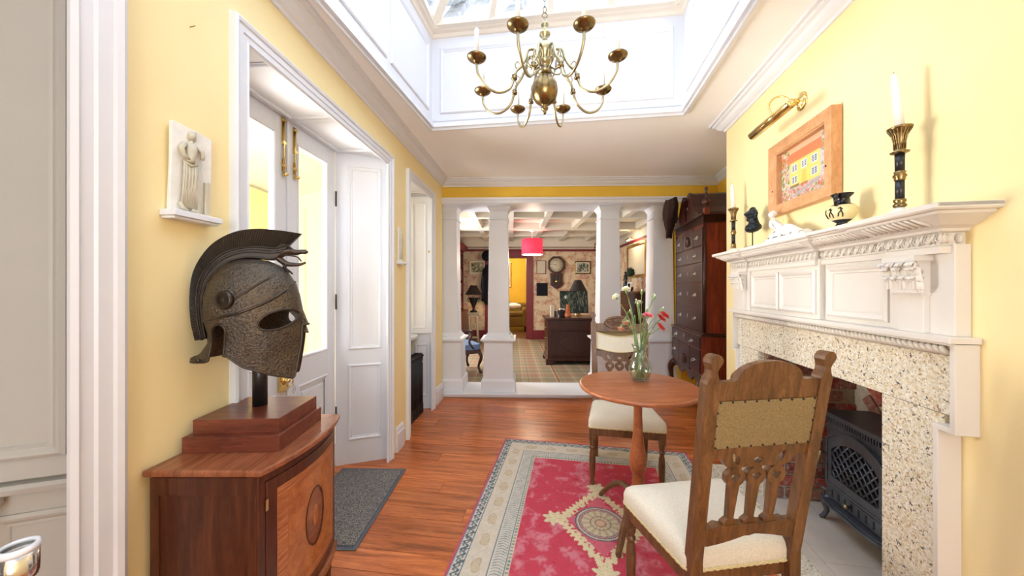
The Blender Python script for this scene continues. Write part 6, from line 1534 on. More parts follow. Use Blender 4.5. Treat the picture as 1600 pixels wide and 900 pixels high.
# dark pleated cloth hanging from the far corner of the chest top
t = thing('hanging_cloth', 'dark brown pleated cloth hanging from the far top corner of the tall chest', 'cloth'); t.matrix_basis = TR @ X4.Translation((-.105, 3.80, 1.86))
m = MB()
def clf(u, v):
    a = 2*pi*u; w = .115*(.45+.75*sin(pi*min(1, v*1.5+.12))**.7)*(1 if v < .7 else 1-.9*(v-.7)/.3); d = .062*(.5+.6*sin(pi*min(1, .15+v)))
    return (-d*cos(a)*(1+.12*sin(a*5)), w*sin(a)*(1+.06*sin(7*a)) + .10*(.5-v)*-1*.9, .40*(1-v)-.0+.012*sin(a*2))
m.grid(clf, 40, 24, closed_u=True); obj('folds', m, 'browncloth', t)
m = MB(); m.tube([(0, -.05, .385), (.03, -.02, .42), (.07, .0, .40)], .005, 6); obj('strap', m, 'browncloth', t)

# ================================================================== BACK ROOM
Yb = 8.35
def wallp(name, parts, m_): 
    mb = MB()
    for b_ in parts: mb.box(*b_)
    return struct(obj(name, mb, m_))
wallp('wall_back', [(-1.9, -.5, Yb, Yb+.12, .05, 2.2), (.36, 2.6, Yb, Yb+.12, .05, 2.2), (-.5, .36, Yb, Yb+.12, 2.04, 2.2)], 'paper')
wallp('wall_back_upper', [(-1.9, 2.6, Yb, Yb+.12, 2.24, 2.6)], 'ceil2')
wallp('wall_back_right', [(2.42, 2.55, 5.62, Yb, .05, 2.2), (2.30, 3.2, 5.50, 5.62, .05, 2.2)], 'paper')
wallp('wall_back_right_upper', [(2.42, 2.55, 5.62, Yb, 2.24, 2.6), (2.30, 3.2, 5.50, 5.62, 2.24, 2.6), (3.1, 3.2, 4.35, 5.5, .05, 2.6)], 'ceil2')
wallp('wall_back_left', [(-1.85, -1.75, 4.3, 4.8, .05, 2.6), (-1.85, -1.75, 6.3, Yb, .05, 2.6), (-1.85, -1.75, 4.8, 6.3, .05, .75), (-1.85, -1.75, 4.8, 6.3, 2.35, 2.6), (-1.85, -.80, 4.32, 4.40, .05, 2.6)], 'paper')
w5 = sempty('added_window_5'); m = MB()  # unseen window added to give the back room ambient light
for y0, y1, z0, z1 in ((4.8, 4.86, .75, 2.35), (6.24, 6.3, .75, 2.35), (4.8, 6.3, .75, .82), (4.8, 6.3, 2.29, 2.35), (5.53, 5.57, .75, 2.35)): m.box(-1.83, -1.78, y0, y1, z0, z1)
obj('window_frame', m, 'trim', w5); g = MB(); g.box(-1.81, -1.805, 4.85, 6.25, .8, 2.3); obj('pane', g, 'glass', w5)
# picture rail, skirting and door frame in oxblood paint
pr = MB(); pr.box(-1.75, 2.42, Yb-.025, Yb, 2.195, 2.245); pr.box(2.395, 2.42, 5.50, Yb-.025, 2.195, 2.245); pr.box(2.275, 2.42, 5.475, 5.50, 2.195, 2.245); pr.box(2.42, 3.1, 5.475, 5.50, 2.195, 2.245); pr.box(2.275, 2.30, 5.50, 5.62, 2.195, 2.245); struct(obj('trim_7', pr, 'redpaint', bev=.004))
sk = MB(); sk.box(-1.75, -.66, Yb-.02, Yb, .05, .27); sk.box(.52, 2.42, Yb-.02, Yb, .05, .27); struct(obj('baseboard_back', sk, 'redpaint', bev=.003))
d2 = sempty('door_2'); m = MB(); m.box(-.66, -.49, Yb-.035, Yb+.13, .05, 2.05); obj('jamb', m, 'redpaint', d2, bev=.004); m = MB(); m.box(.35, .52, Yb-.035, Yb+.13, .05, 2.05); obj('jamb', m, 'redpaint', d2, bev=.004); m = MB(); m.box(-.66, .52, Yb-.04, Yb+.13, 2.035, 2.195); obj('door_head', m, 'redpaint', d2, bev=.004)
# coffered ceiling
cf = sempty('ceiling_2'); m = MB(); m.box(-1.9, 3.2, 4.30, Yb+.1, 2.52, 2.58); obj('ceiling_board', m, 'ceil2', cf)
for X_ in (-1.2, -.60, -.02, .56, 1.16, 1.78, 2.35):
    m = MB(); m.box(X_-.05, X_+.05, 4.42, 8.30, 2.41, 2.525); obj('coffer_beam', m, 'ceil2', cf, bev=.006)
for Y_, w, zb in ((4.50, .07, 2.40), (5.42, .05, 2.405), (6.45, .08, 2.39), (7.35, .05, 2.405), (8.22, .12, 2.28)):
    m = MB(); m.box(-1.74, 2.40 if Y_ > 5.5 else 3.0, Y_-w, Y_+w, zb, 2.53); obj('cross_beam', m, 'ceil2', cf, bev=.006)
def pt(px_, py_, Y): return V(((px_-800)/533.33*Y, Y, 1.3+(450-py_)/533.33*Y))
# pendant
p = pt(831.5, 386, 6.45); pd_ = thing('pendant_lamp', 'crimson drum shade pendant lamp hanging from the coffered ceiling', 'lamp', (p.x, p.y, 0))
m = MB(); m.lathe([(.199, p.z-.145), (.199, p.z+.145)], 40, cap=False); o = obj('lamp_shade', m, 'redshade', pd_); s_ = o.modifiers.new('s', 'SOLIDIFY'); s_.thickness = .004
m = MB(); m.lathe([(0, p.z-.146), (.194, p.z-.146), (.194, p.z-.140), (0, p.z-.140)], 36); obj('diffuser', m, 'diff', pd_)
m = MB(); m.tube([(0, 0, p.z+.10), (0, 0, 2.385)], .006, 8); m.lathe([(.05, 2.39), (.045, 2.37), (.01, 2.36)], 16); obj('cord_and_rose', m, 'trim', pd_)
point('pendant_glow', (p.x, p.y, p.z-.2), 14, (1, .80, .58), .10)
# bookcase with books
bc = thing('bookcase', 'tall oxblood bookcase along the left wall of the back room', 'bookcase', (0, 0, 0))
X0, X1, Y0, Y1 = -1.50, -1.16, 6.35, 8.15
ZS = [.06, .52, .86, 1.18, 1.50, 1.82, 2.12]
m = MB(); m.box(X0-.0, X0+.02, Y0, Y1, .05, 2.2); obj('back', m, 'redpaint', bc)
for y in (Y0, (Y0+Y1)/2, Y1-.03): m = MB(); m.box(X0, X1, y, y+.03, .05, 2.2); obj('upright', m, 'redpaint', bc)
for z in ZS[1:]: m = MB(); m.box(X0, X1, Y0, Y1, z-.02, z); obj('shelf', m, 'redpaint', bc)
m = MB(); m.box(X0, X1+.12, Y0, Y1, .05, .80); obj('lower_cupboard', m, 'mahogr', bc, bev=.004)
m = MB(); m.sweep([(X0, Y0-.0, 2.16), (X1, Y0, 2.16), (X1, Y1, 2.16)], [(0, 0), (-.03, 0), (-.10, .08), (-.10, .12), (0, .12)], (0, 0, 1), False); obj('bookcase_cornice', m, 'redpaint', bc)
rb = random.Random(4); BC = [c(120, 40, 36), c(60, 66, 80), c(196, 180, 150), c(96, 84, 50), c(30, 44, 60), c(156, 110, 70), c(210, 204, 190), c(70, 30, 30)]
BM = []
for k, q in enumerate(BC): BM.append(m_plain('book_cloth_%d' % k, q, .7)); 
ORD = dict(enumerate('zeroth first second third fourth fifth sixth seventh eighth ninth tenth eleventh twelfth thirteenth fourteenth fifteenth sixteenth seventeenth eighteenth nineteenth twentieth twenty-first twenty-second twenty-third twenty-fourth twenty-fifth twenty-sixth twenty-seventh twenty-eighth twenty-ninth thirtieth'.split()))
BN = ['dark red', 'slate grey', 'cream', 'olive', 'navy', 'tan', 'ivory', 'maroon']; SN = {2: 'second', 3: 'third', 4: 'fourth', 5: 'fifth', 6: 'top'}
for si_ in (1, 2, 3, 4, 5):
    z = ZS[si_] if si_ > 1 else .801; y = Y0+.05
    if si_ == 1: continue
    nb = 0
    while y < Y1-.10:
        if abs(y-(Y0+Y1)/2) < .06: y = (Y0+Y1)/2+.045
        w = rb.uniform(.045, .085); h_ = rb.uniform(.20, .265); q = rb.randrange(8)
        me = MB(); me.box(-.11, .0, 0, w-.004, 0, h_); o = obj('book', me, BM[q]); o.location = (X1-.02, y, z+.001); nb += 1; tag(o, BN[q]+' book, '+ORD[nb]+' from the near end of the '+{2: 'lowest', 3: 'second', 4: 'third', 5: 'highest'}[si_]+' open shelf', 'book', 'books in the oxblood bookcase'); y += w
# left end of the back room
def tlamp(name, label, base, hgt, shade_r, group=None):
    t = thing(name, label, 'lamp', base, 0, group); return t
b_ = pt(740, 488, 7.6); st = thing('plant_stand', 'pale painted carved stand carrying the urn lamp at back left', 'stand', (b_.x, 7.6, .05))
zt = b_.z-.05
m = MB(); m.box(-.13, .13, -.13, .13, zt-.025, zt); m.box(-.10, .10, -.10, .10, zt-.09, zt-.025); obj('top', m, 'plaster', st, bev=.004)
for x, y in ((-.09, -.09), (.09, -.09), (-.09, .09), (.09, .09)): m = MB(); m.tube([(x, y, zt-.08), (x*.9, y*.9, zt*.5), (x*1.25, y*1.25, 0)], [.02, .014, .018], 8); obj('leg', m, 'plaster', st)
m = MB(); m.box(-.08, .08, -.08, .08, .14, .16); obj('low_shelf', m, 'plaster', st)
lp = thing('table_lamp', 'urn-shaped lamp with black shade on the pale stand at back left', 'lamp', (b_.x, 7.6, b_.z))
m = MB(); m.lathe([(0, 0), (.085, 0), (.08, .03), (.03, .05), (.022, .09), (.05, .16), (.085, .24), (.115, .31), (.12, .335), (.06, .325), (.0, .33)], 20); m.tube([(.10, 0, .32), (.14, 0, .30), (.10, 0, .22)], .008, 6); m.tube([(-.10, 0, .32), (-.14, 0, .30), (-.10, 0, .22)], .008, 6); obj('urn_base', m, 'ironblk', lp)
m = MB(); m.lathe([(.195, .395), (.185, .40), (.07, .60), (.066, .605)], 24, cap=False); o = obj('lamp_shade', m, 'shade', lp); s_ = o.modifiers.new('s', 'SOLIDIFY'); s_.thickness = .003
m = MB(); m.ball((0, 0, .42), .03, 10); obj('bulb', m, 'bulb', lp)
m = MB(); m.lathe([(.004, .60), (.004, .63), (.010, .64), (0, .655)], 8); obj('finial', m, 'brass', lp); point('urn_lamp_glow', (b_.x, 7.6, b_.z+.47), 7, (1, .72, .42), .04)
def framed(name, x0, y0, x1, y1, fw, fm, label, content='cream', Y=Yb-.004, inner=None, seed=0, cat='picture'):
    a, b = pt(x0, y1, Y-.02), pt(x1, y0, Y-.02); t = thing(name, label, cat, (a.x, Y, a.z)); w, h_ = b.x-a.x, b.z-a.z
    m = MB(); m.sweep(rect(0, w, 0, h_, 0), [(0, 0), (0, .022), (fw*.5, .026), (fw, .014), (fw, 0)], (0, -1, 0), True, flip=True); obj('frame', m, fm, t)
    m = MB(); m.box(fw*.8, w-fw*.8, -.008, -.001, fw*.8, h_-fw*.8); obj('mount', m, content, t)
    if inner is not None:
        iw, ih = w-2*fw-.05, h_-2*fw-.05
        def fn(X, Y_):
            rg = np.random.default_rng(seed); out = np.empty(X.shape+(3,)); cs_ = [np.array(c(*q)[:3]) for q in inner]; out[:] = cs_[0]
            for k in range(90): cx, cy, r = rg.uniform(0, iw), rg.uniform(0, ih), rg.uniform(.006, .03); out[((X-cx)**2+(Y_-cy)**2) < r*r] = cs_[rg.integers(len(cs_))]
            return out
        vgrid('print', iw, ih, 50, 36, fn, 'paintc', t, T=X4.Translation((fw+.025, -.009, fw+.025)) @ X4.Rotation(R(90), 4, 'X'))
    return t
framed('framed_print', 733, 406, 759, 429, .03, 'plaster', 'cream framed mottled print above the urn lamp', 'cream', inner=[(150, 150, 120), (80, 84, 70), (200, 196, 170)], seed=1)
framed('framed_print', 898, 408, 923, 428, .025, 'brassd', 'small gilt framed print on the wallpaper right of the clock', 'cream', inner=[(170, 172, 160), (60, 66, 66), (110, 114, 96)], seed=2)
framed('framed_document', 838.5, 407, 853, 428, .012, 'redpaint', 'small framed pale document just left of the clock face', 'plaster')
framed('framed_document', 838.5, 442, 855.5, 462, .016, 'black', 'small dark framed picture below the pale document', 'darkcloth')
# coat and hat on the door frame
a = pt(765, 432, Yb-.06); co_ = thing('hanging_coat', 'dark coat with pale striped sleeve hanging at the left side of the red doorway', 'coat', (a.x-.02, Yb-.10, 0))
m = MB(); m.tube([(0, 0, 1.86), (-.03, 0, 1.72), (-.045, 0, 1.45), (-.04, 0, 1.2), (-.05, 0, 1.0), (-.03, 0, .9)], [.05, .12, .12, .11, .09, .05], 12, flat=.5, up=(1, 0, 0)); obj('coat_body', m, 'darkcloth', co_)
m = MB(); m.tube([(-.11, -.04, 1.66), (-.13, -.05, 1.4), (-.115, -.05, 1.15), (-.135, -.05, .98)], [.045, .05, .045, .038], 10); sl_ = obj('sleeve', m, 'darkcloth', co_); m = MB(); m.tube([(-.13, -.095, 1.60), (-.14, -.10, 1.35), (-.13, -.098, 1.05)], .007, 6); obj('pale_stripe', m, 'bluefab', sl_)
m = MB(); m.tube([(.0, .05, 1.93), (.0, -.03, 1.93), (.0, -.04, 1.96)], .008, 6); obj('coat_hook', m, 'brassd', co_)
ht = thing('flat_hat', 'black hat hung above the dark coat beside the doorway', 'hat', (a.x-.03, Yb-.15, 2.10)); m = MB(); m.ball((0, 0, 0), .10, 16, sc=(1, .55, .95)); obj('crown', m, 'darkcloth', ht); m = MB(); m.lathe([(.0, -.005), (.135, -.008), (.135, .0), (0, .003)], 20, X4.Translation((-.02, -.03, -.03)) @ X4.Rotation(R(75), 4, 'X')); obj('brim', m, 'darkcloth', ht)
# blue armchair behind the first column
ac = thing('armchair', 'carved wood armchair with blue striped seat behind the leftmost column', 'armchair', (-.80, 5.05, .05), R(-62))
m = MB(); m.prism(ring2(-.27, .27, -.26, .26, .06), .36, .44); obj('seat', m, 'bluefab', ac, bev=.02, seg=3); m = MB(); m.prism(ring2(-.28, .28, -.27, .27, .06), .31, .365); obj('seat_rail', m, 'mahog', ac, bev=.006)
for x, y in ((-.24, .23), (.24, .23), (-.22, -.24), (.22, -.24)):
    sx, sy = (1 if x > 0 else -1), (1 if y > 0 else -1); m = MB(); m.tube(spline([(x, y, .34), (x+sx*.03, y+sy*.03, .25), (x+sx*.0, y+sy*.0, .12), (x+sx*.02, y+sy*.03, .02)], 4), [.03]*3+[.026]*4+[.018]*4+[.022]*2, 8); obj('leg', m, 'mahog', ac)
m = MB(); m.grid(lambda u, v: ((u*2-1)*(.21+.03*v), -.25-.10*v+.02*(1-abs(2*u-1)**2), .47+.42*v), 10, 8); m.grid(lambda u, v: ((1-u*2)*(.21+.03*v), -.29-.10*v, .47+.42*v), 10, 8); obj('back_pad', m, 'bluefab', ac)
m = MB(); m.tube([(-.22, -.27, .40)]+[(-.235, -.30, .60), (-.245, -.36, .86), (-.15, -.385, .945), (0, -.39, .97), (.15, -.385, .945), (.245, -.36, .86), (.235, -.30, .60), (.22, -.27, .40)], .02, 8); obj('back_frame', m, 'mahog', ac)
for sx in (-1, 1): m = MB(); m.tube(spline([(sx*.24, -.32, .68), (sx*.29, -.15, .66), (sx*.30, .06, .64), (sx*.28, .12, .60), (sx*.26, .08, .48), (sx*.26, .14, .38)], 4), .018, 8); obj('arm_rest', m, 'mahog', ac)
# octagonal clock
ck = pt(869.5, 414, Yb-.05); cl = thing('wall_clock', 'octagonal dark wood drop-dial wall clock with pendulum on the wallpaper', 'clock', (ck.x, Yb-.004, ck.z))
o8 = [(.225*cos(R(22.5+45*k)), .225*sin(R(22.5+45*k))) for k in range(8)]; m = MB(); m.prism(o8, -.07, 0, 'y', [circ(0, 0, .165, 32)]); obj('octagonal_bezel', m, 'mahog', cl, bev=.006)
m = MB(); m.lathe([(0, 0), (.168, 0), (.168, .01), (0, .01)], 36, X4.Translation((0, -.045, 0)) @ X4.Rotation(R(90), 4, 'X')); dl = obj('dial', m, 'plaster', cl)
m = MB()
for k, s_ in enumerate(['I', 'II', 'III', 'IIII', 'V', 'VI', 'VII', 'VIII', 'IX', 'X', 'XI', 'XII']):
    a = R(90-30*(k+1)); T_ = X4.Translation((.128*cos(a), -.057, .128*sin(a))) @ X4.Rotation(-(a-R(90)), 4, 'Y'); n = len(s_); x = -(n-1)*.0055
    for chx in s_:
        q = x+.0055*s_.index(chx) if 0 else x
        if chx == 'I': m.box(q-.0017, q+.0017, -.001, .001, -.017, .017, T_)
        elif chx == 'V':
            for sg in (-1, 1): m.tube([(q, 0, -.017), (q+sg*.007, 0, .017)], .0018, 4, T_)
        else:
            for sg in (-1, 1): m.tube([(q-sg*.007, 0, -.017), (q+sg*.007, 0, .017)], .0018, 4, T_)
        x += .011
o = obj('roman_numerals', m, 'black', dl); o['kind'] = 'stuff'
m = MB(); m.tube([(0, -.060, 0), (-.075, -.060, .006)], [.006, .002], 6); obj('hour_hand', m, 'black', dl); m = MB(); m.tube([(0, -.062, 0), (-.12, -.062, -.004)], [.004, .0015], 6); obj('minute_hand', m, 'black', dl)
bx_ = [(-.15, -.20), (-.15, -.48), (-.02, -.58), (.02, -.58), (.15, -.48), (.15, -.20)]; m = MB(); m.prism(bx_, -.065, 0, 'y', [[(-.065, -.26), (-.065, -.43), (0, -.50), (.065, -.43), (.065, -.26)]]); obj('drop_case', m, 'mahog', cl, bev=.004)
m = MB(); m.prism(bx_, -.012, -.006, 'y'); obj('case_back', m, 'black', cl); m = MB(); m.tube([(0, -.035, -.22), (.0, -.035, -.38)], .004, 6); m.lathe([(0, 0), (.038, 0), (.034, .008), (0, .012)], 20, X4.Translation((0, -.035, -.40)) @ X4.Rotation(R(90), 4, 'X')); obj('pendulum', m, 'brass', cl)
# desk
a, b = pt(855, 574, 5.55), pt(926, 497, 5.55); dk = thing('pedestal_desk', 'dark mahogany desk with carved oval panel facing the hall', 'desk', (a.x, 5.55, .05)); w, h_ = 1.06, b.z-.05
m = MB(); m.box(-.02, w, -.02, .62, h_-.03, h_); obj('desktop', m, 'mahog', dk, bev=.006)
m = MB(); m.box(.01, w-.03, .01, .58, .09, h_-.03); obj('carcass', m, 'mahog', dk, bev=.004); m = MB(); m.box(-.01, w-.01, -.01, .60, .06, .10); m.box(-.02, .10, -.02, .12, .0, .06); m.box(w-.12, w, -.02, .12, .0, .06); m.box(-.02, .10, .50, .61, 0, .06); m.box(w-.12, w, .50, .61, 0, .06); obj('bracket_plinth', m, 'mahog', dk, bev=.006)
m = MB(); panel(m, .05, w-.08, .13, h_-.20, w=.02, h=.012, y=.01); m.sweep([(x+.0, .009, z) for x, z in [(.5+(.30*cos(t_)+.02*cos(3*t_)), .36+.17*sin(t_)-.02*sin(3*t_)) for t_ in np.linspace(0, 2*pi, 40, endpoint=False)]], [(0, 0), (0, .007), (.008, .007), (.010, 0)], (0, -1, 0), True, flip=True); obj('carved_panel', m, 'mahog', dk)
m = MB(); m.box(.02, w-.04, .005, .012, h_-.17, h_-.045); obj('frieze_drawer', m, 'mahog', dk, bev=.003)
for z in (.22, .42, .60):
    m = MB(); m.tube([(.012, .20, z), (-.012, .22, z-.02), (-.012, .32, z-.02), (.012, .34, z)], .006, 6); obj('side_handle', m, 'brassd', dk)
zt = .05+h_
# things on the desk
q = pt(903, 455, 6.0); dl_ = thing('table_lamp', 'lamp with dark brown pyramid shade behind the picture on the desk', 'lamp', (q.x, 6.0, zt))
m = MB(); m.lathe([(0, 0), (.07, 0), (.06, .02), (.015, .05), (.02, .12), (.035, .2), (.015, .30), (.012, .40), (0, .41)], 16); obj('lamp_base', m, 'brassd', dl_)
zz0 = pt(903, 454.5, 6.0).z-zt; m = MB(); m.lathe([(.160, zz0), (.152, zz0+.006), (.062, zz0+.185), (.058, zz0+.19)], 20, cap=False); o = obj('lamp_shade', m, 'shade', dl_); s_ = o.modifiers.new('s', 'SOLIDIFY'); s_.thickness = .003
m = MB(); m.ball((0, 0, zz0+.03), .025, 10); obj('bulb', m, 'bulb', dl_); m = MB(); m.lathe([(.003, zz0+.185), (.003, zz0+.205), (.008, zz0+.212), (0, zz0+.225)], 8); obj('finial', m, 'brass', dl_); point('desk_lamp_glow', (q.x, 6.0, zt+zz0+.06), 8, (1, .70, .38), .04)
q0, q1 = pt(876, 490, 5.75), pt(918, 457, 5.75); ea = thing('leaning_painting', 'dark green black painting leaning back on a wire easel on the desk', 'picture', (q0.x, 5.75, zt)); w_, hh = .46, .37
Te = X4.Translation((0.0, -.02, .075)) @ X4.Rotation(R(-14), 4, 'X')
M['paint2'] = m_vcol('dark_oil_paint', .35, 60, .2, .2)
def dkf(X, Y_):
    rg = np.random.default_rng(8); out = np.empty(X.shape+(3,)); out[:] = np.array(c(34, 42, 38)[:3])
    for k in range(240):
        cx, cy, a, l = rg.uniform(0, w_), rg.uniform(0, hh), rg.uniform(.6, 2.2), rg.uniform(.01, .05); dx, dy = X-cx, Y_-cy; s_ = np.abs(dx*np.cos(a)+dy*np.sin(a)) < l; n_ = np.abs(-dx*np.sin(a)+dy*np.cos(a)) < .0022; out[s_ & n_] = np.array(c(*[(120, 130, 116), (70, 84, 70), (20, 24, 22), (150, 150, 130)][rg.integers(4)])[:3])
    out[((X-.09)/.018)**2+((Y_-.27)/.03)**2 < 1] = np.array(c(206, 206, 198)[:3]); return out
vgrid('canvas', w_, hh, 110, 90, dkf, 'paint2', ea, T=Te @ X4.Rotation(R(90), 4, 'X')); m = MB(); m.box(-.006, w_+.006, .001, .016, -.006, hh+.006); obj('stretcher', m, 'black', ea, T=Te)
m = MB()
for x in (.14, .32): m.tube([(x, .14, 0), (x, .0, .09), (x, -.045, .07), (x, -.05, .0)], .005, 6); m.tube([(x, -.045, .07), (x, -.05, .095)], .005, 6)
obj('wire_easel', m, 'black', ea)
q = pt(887, 497, 5.62); dg = thing('dog_figurine', 'ginger and white sitting dog figurine on the desk', 'figurine', (q.x, 5.625, zt), R(80))
J = [(-.03, 0, .045, .050, .045), (0, 0, .10, .042, .040), (.018, 0, .150, .030), (.025, 0, .185, .020), (.050, 0, .190, .024, .028), (.082, 0, .178, .011), (.032, .024, .09, .015), (.038, .026, .04, .011), (.050, .026, .008, .012), (.032, -.024, .09, .015), (.038, -.026, .04, .011), (.050, -.026, .008, .012), (-.02, .04, .03, .026), (.03, .045, .010, .013), (-.02, -.04, .03, .026), (.03, -.045, .010, .013), (-.075, 0, .03, .010), (-.09, .03, .02, .007), (.038, .022, .215, .006), (.038, -.022, .215, .006)]
M['ginger'] = m_plain('ginger_china', c(176, 92, 48), .35, var=.1)
skin('body', J, [(0, 1), (1, 2), (2, 3), (3, 4), (4, 5), (1, 6), (6, 7), (7, 8), (1, 9), (9, 10), (10, 11), (0, 12), (12, 13), (0, 14), (14, 15), (0, 16), (16, 17), (4, 18), (4, 19)], 'ginger', dg, sub=2)
m = MB(); m.ball((.036, 0, .115), .030, 12, sc=(.6, .9, 1.2)); m.ball((.078, 0, .180), .012, 8); obj('white_chest', m, 'white_cush', dg); m = MB(); [m.ball((.066, s_*.012, .200), .004, 6) for s_ in (-1, 1)]; m.ball((.092, 0, .181), .005, 6); obj('eyes_and_nose', m, 'black', dg)
q = pt(876, 497, 5.6); lr = thing('letter_rack', 'letter rack of white envelopes beside the dog figurine', 'rack', (q.x+.02, 5.60, zt), R(25))
for k in range(2): m = MB(); m.prism([(-.055, .01), (.055, .01), (.055, .12), (.0, .14), (-.055, .12)], k*.04, k*.04+.008, 'y'); obj('rack_panel', m, 'ironblk', lr)
m = MB(); m.box(-.05, .05, .014, .030, .005, .155, X4.Rotation(R(8), 4, 'Y')); obj('envelope', m, 'white_cush', lr); m = MB(); m.box(-.055, .055, 0, .048, 0, .010); obj('rack_base', m, 'ironblk', lr)
q = pt(863.5, 497, 5.75); bx = thing('desk_box', 'tall narrow wooden box at the left end of the desk', 'box', (q.x, 5.80, zt)); m = MB(); m.box(-.03, .03, -.04, .04, 0, .17); m.box(-.034, .034, -.044, .044, .17, .185); obj('case', m, 'plaster', bx, bev=.003); m = MB(); m.box(.035, .07, -.04, .05, 0, .10); obj('compartment', m, 'mahog', bx, bev=.002)
# right side of the back room: console with topiaries, mirror and picture light
cn = thing('console_cabinet', 'dark wooden console cabinet under the lit picture at the right of the back room', 'cabinet', (2.02, 5.9, .05)); zc = 1.19
m = MB(); m.box(0, .38, 0, 1.4, zc-.03, zc); obj('console_top', m, 'oak', cn, bev=.004); m = MB(); m.box(.02, .37, .03, 1.37, .06, zc-.03); obj('carcass', m, 'mahog', cn, bev=.004); m = MB(); m.box(.03, .36, .03, 1.36, 0, .06); obj('plinth', m, 'mahog', cn)
for k in range(3): m = MB(); panel(m, 0, .40, .10, .95, frame((.02, .06+.44*k+.40), (.02, .06+.44*k))[0], w=.03, h=.01); obj('door_panel', m, 'mahogr', cn)
zc += .05
for (x, y, h_, r, lb) in ((2.10, 6.05, .34, .085, 'round topiary bush nearest on the console beside the right column'), (2.16, 7.05, .28, .075, 'dark leafy bush at the far end of the console')):
    t = thing('potted_topiary', lb, 'plant', (x, y, zc)); m = MB(); m.lathe([(0, 0), (.035, 0), (.050, .07), (.053, .08), (.044, .08), (0, .07)], 16); obj('pot', m, 'brassd', t); m = MB(); m.tube([(0, 0, .07), (.004, .003, h_-.04)], .006, 6); obj('trunk', m, 'stem', t)
    m = MB(); rs = random.Random(int(y*10))
    for k in range(260):
        d = V((rs.gauss(0, 1), rs.gauss(0, 1), rs.gauss(0, 1))).normalized(); p = d*r*rs.uniform(.55, 1.05)*V((1, 1, 1)).x + V((0, 0, h_)); Tq = X4.Translation(p) @ d.to_track_quat('Z', 'Y').to_matrix().to_4x4() @ X4.Rotation(rs.uniform(0, 6), 4, 'Z'); s_ = r*.22; m.add([(-s_, 0, 0), (0, -s_*.5, .004), (s_, 0, 0), (0, s_*.5, .004)], [(0, 1, 2, 3)], True, Tq)
    m.ball((0, 0, h_), r*.75, 12); o = obj('foliage', m, 'darkleaf', t, fix=False); o['kind'] = 'stuff'
t = thing('dark_statuette', 'black standing statuette between the photo frames on the console', 'sculpture', (2.09, 6.28, zc)); m = MB(); m.lathe([(0, 0), (.05, 0), (.05, .03), (.035, .05), (.045, .10), (.040, .15), (.022, .20), (.035, .24), (.036, .28), (.014, .31), (.010, .32), (0, .32)], 14); m.ball((0, 0, .34), .024, 10); m.tube([(0, .035, .27), (-.02, .05, .21), (-.04, .02, .20)], .009, 6); m.tube([(0, -.035, .27), (.01, -.05, .22), (-.02, -.04, .17)], .009, 6); obj('figure', m, 'blackfig', t)
for y, x, lb, rz in ((6.45, 2.06, 'white photograph frame left of the black statuette', 75), (6.02, 2.05, 'white photograph frame right of the black statuette', 105)):
    t = thing('photo_frame', lb, 'picture', (x, y, zc), R(rz-180)); m = MB(); Tt = X4.Rotation(R(-10), 4, 'X'); m.prism([(-.06, 0), (.06, 0), (.06, .16), (-.06, .16)], -.006, .006, 'y', [[(-.042, .02), (.042, .02), (.042, .14), (-.042, .14)]], Tt); obj('frame', m, 'trim', t); m = MB(); m.box(-.045, .045, -.002, .002, .018, .142, Tt); obj('photograph', m, 'darkcloth', t); m = MB(); m.box(-.01, .01, .0, .05, 0.0, .006); obj('strut', m, 'black', t)
t = thing('brass_ornament', 'small brass ornament at the far end of the console', 'ornament', (2.12, 6.75, zc)); m = MB(); m.lathe([(0, 0), (.04, 0), (.03, .02), (.012, .05), (.035, .09), (.03, .13), (.010, .15), (.012, .18), (0, .19)], 16); obj('body', m, 'brass', t)
t = thing('gilt_picture', 'tall gilt framed picture lit from above on the right wall of the back room', 'picture'); t.matrix_basis = frame((2.415, 7.1), (2.415, 6.0))[0] @ X4.Translation((0, 0, 1.50))
m = MB(); m.sweep(rect(0, 1.0, 0, .66, 0), [(0, 0), (0, .03), (.03, .035), (.06, .014), (.06, 0)], (0, -1, 0), True, flip=True); obj('frame', m, 'brass', t); m = MB(); m.box(.05, .95, -.010, -.002, .05, .61); obj('canvas', m, 'plaster', t)
t = thing('picture_light', 'brass picture light glowing over the gilt picture in the back room', 'lamp', (2.36, 6.55, 2.22)); m = MB(); m.tube([(.04, 0, -.01), (-.05, 0, .05), (-.12, 0, .03)], .006, 6); obj('arm', m, 'brass', t); m = MB(); m.tube([(-.12, -.14, .02), (-.12, .14, .02)], .020, 10); obj('shade', m, 'brass', t); m = MB(); m.tube([(-.115, -.12, .008), (-.115, .12, .008)], .012, 8); obj('tube', m, 'bulb', t); point('picture_light_glow', (2.22, 6.55, 2.16), 3.5, (1, .72, .42), .05)
q = pt(934.5, 384, 7.0); t = thing('hanging_lantern', 'small bronze hanging lantern near the right end of the back wall', 'lantern', (q.x, 7.0, 0)); m = MB()
for k in range(8): a = k*pi/4; m.tube([(.075*cos(a), .075*sin(a), q.z-.10), (.075*cos(a), .075*sin(a), q.z+.03), (.045*cos(a), .045*sin(a), q.z+.09), (.008*cos(a), .008*sin(a), q.z+.13)], .005, 5)
for z, r in ((-.10, .078), (-.03, .077), (.03, .077)): m.tube([(r*cos(k*pi/10), r*sin(k*pi/10), q.z+z) for k in range(20)], .006, 6, closed=True)
obj('cage', m, 'brassd', t); m = MB(); m.lathe([(.07, q.z-.09), (.07, q.z+.03)], 16, cap=False); obj('lantern_glass', m, 'glass', t); m = MB(); m.tube([(0, 0, q.z+.12), (0, 0, 2.42)], .004, 6); obj('chain', m, 'brassd', t)
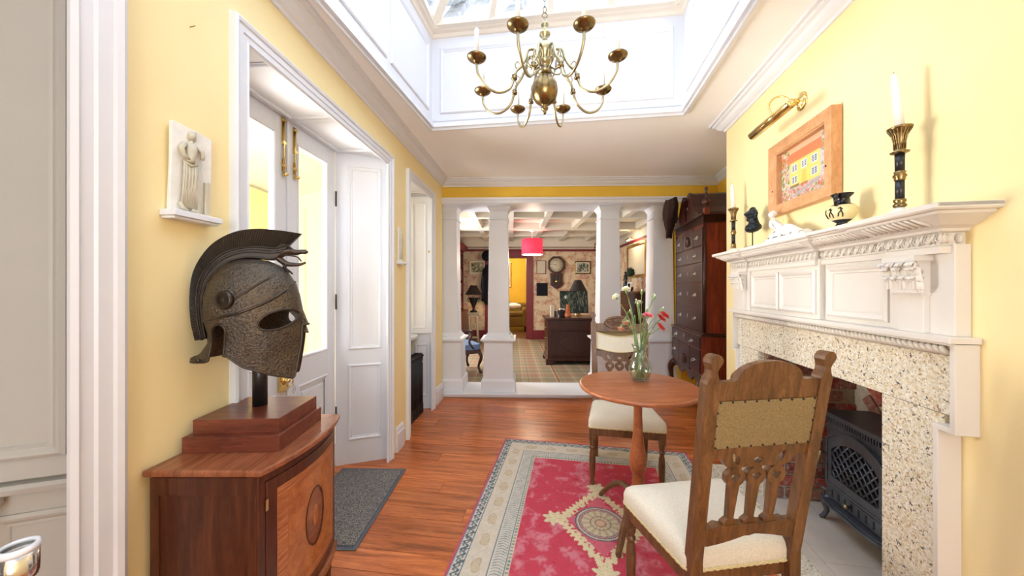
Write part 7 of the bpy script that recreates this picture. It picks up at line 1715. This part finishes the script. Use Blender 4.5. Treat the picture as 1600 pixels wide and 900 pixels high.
# yellow room beyond the doorway
wallp('wall_yellow_room', [(-1.6, 2.4, 11.2, 11.3, 0, 2.6), (-1.6, -1.5, 8.47, 11.2, 0, 2.6), (1.62, 1.72, 8.47, 11.2, 0, 2.6)], 'yellow3'); wallp('ceiling_3', [(-1.6, 2.4, 8.47, 11.3, 2.6, 2.65)], 'ceil')
wallp('floor_4', [(-1.6, 2.4, 8.42, 11.3, 0, .05)], 'oak'); point('yellow_room_light', (-.3, 9.6, 2.2), 38, (1, .93, .82), .2)
framed('framed_print', 790, 409, 799.5, 449, .05, 'brass', 'tall gilt edged picture on the bright yellow wall beyond the doorway', 'plaster', Y=11.19)
q = pt(817, 480, 9.9); sf_ = thing('sofa', 'olive brown sofa in the yellow room seen through the doorway', 'sofa', (-.55, 9.7, .05)); Z = .75
m = MB(); m.box(0, 1.0, 0, .8, .14, .44); obj('sofa_base', m, 'sofa', sf_, bev=.05, seg=3); m = MB(); m.box(0, 1.0, .55, .82, .40, .80); obj('sofa_back', m, 'sofa', sf_, bev=.08, seg=4); m = MB(); m.box(.0, .98, .0, .6, .44, .58); obj('sofa_cushion', m, 'sofa', sf_, bev=.05, seg=3); m = MB(); m.box(.84, 1.02, -.02, .75, .14, .68); obj('sofa_arm', m, 'sofa', sf_, bev=.06, seg=4)
for x, y in ((.06, .06), (.94, .06), (.06, .74), (.94, .74)): m = MB(); m.lathe([(.015, 0), (.025, .14)], 10, X4.Translation((x, y, 0))); obj('leg', m, 'mahog', sf_)
t = thing('white_cushion', 'crumpled white cushion on the olive sofa through the doorway', 'cushion', (.05, 9.95, .72), R(10)); m = MB(); m.ball((0, 0, .06), .17, 16, sc=(1, .7, .55)); m.ball((.12, -.02, .05), .10, 12, sc=(1, .8, .7)); obj('cover', m, 'white_cush', t)
t = thing('curtain', 'grey checked curtain at the right of the yellow room', 'curtain', (.47, 10.6, 0)); m = MB(); m.grid(lambda u, v: (.02+.30*u+.02*sin(v*3), .03*sin(u*28)*(.4+.6*(1-v)), .08+2.25*v), 60, 10); o = obj('drape', m, 'greycurt', t); s_ = o.modifiers.new('s', 'SOLIDIFY'); s_.thickness = .004
m = MB(); m.tube([(-.1, 0, 2.34), (.42, 0, 2.34)], .012, 8); obj('curtain_pole', m, 'mahog', t)
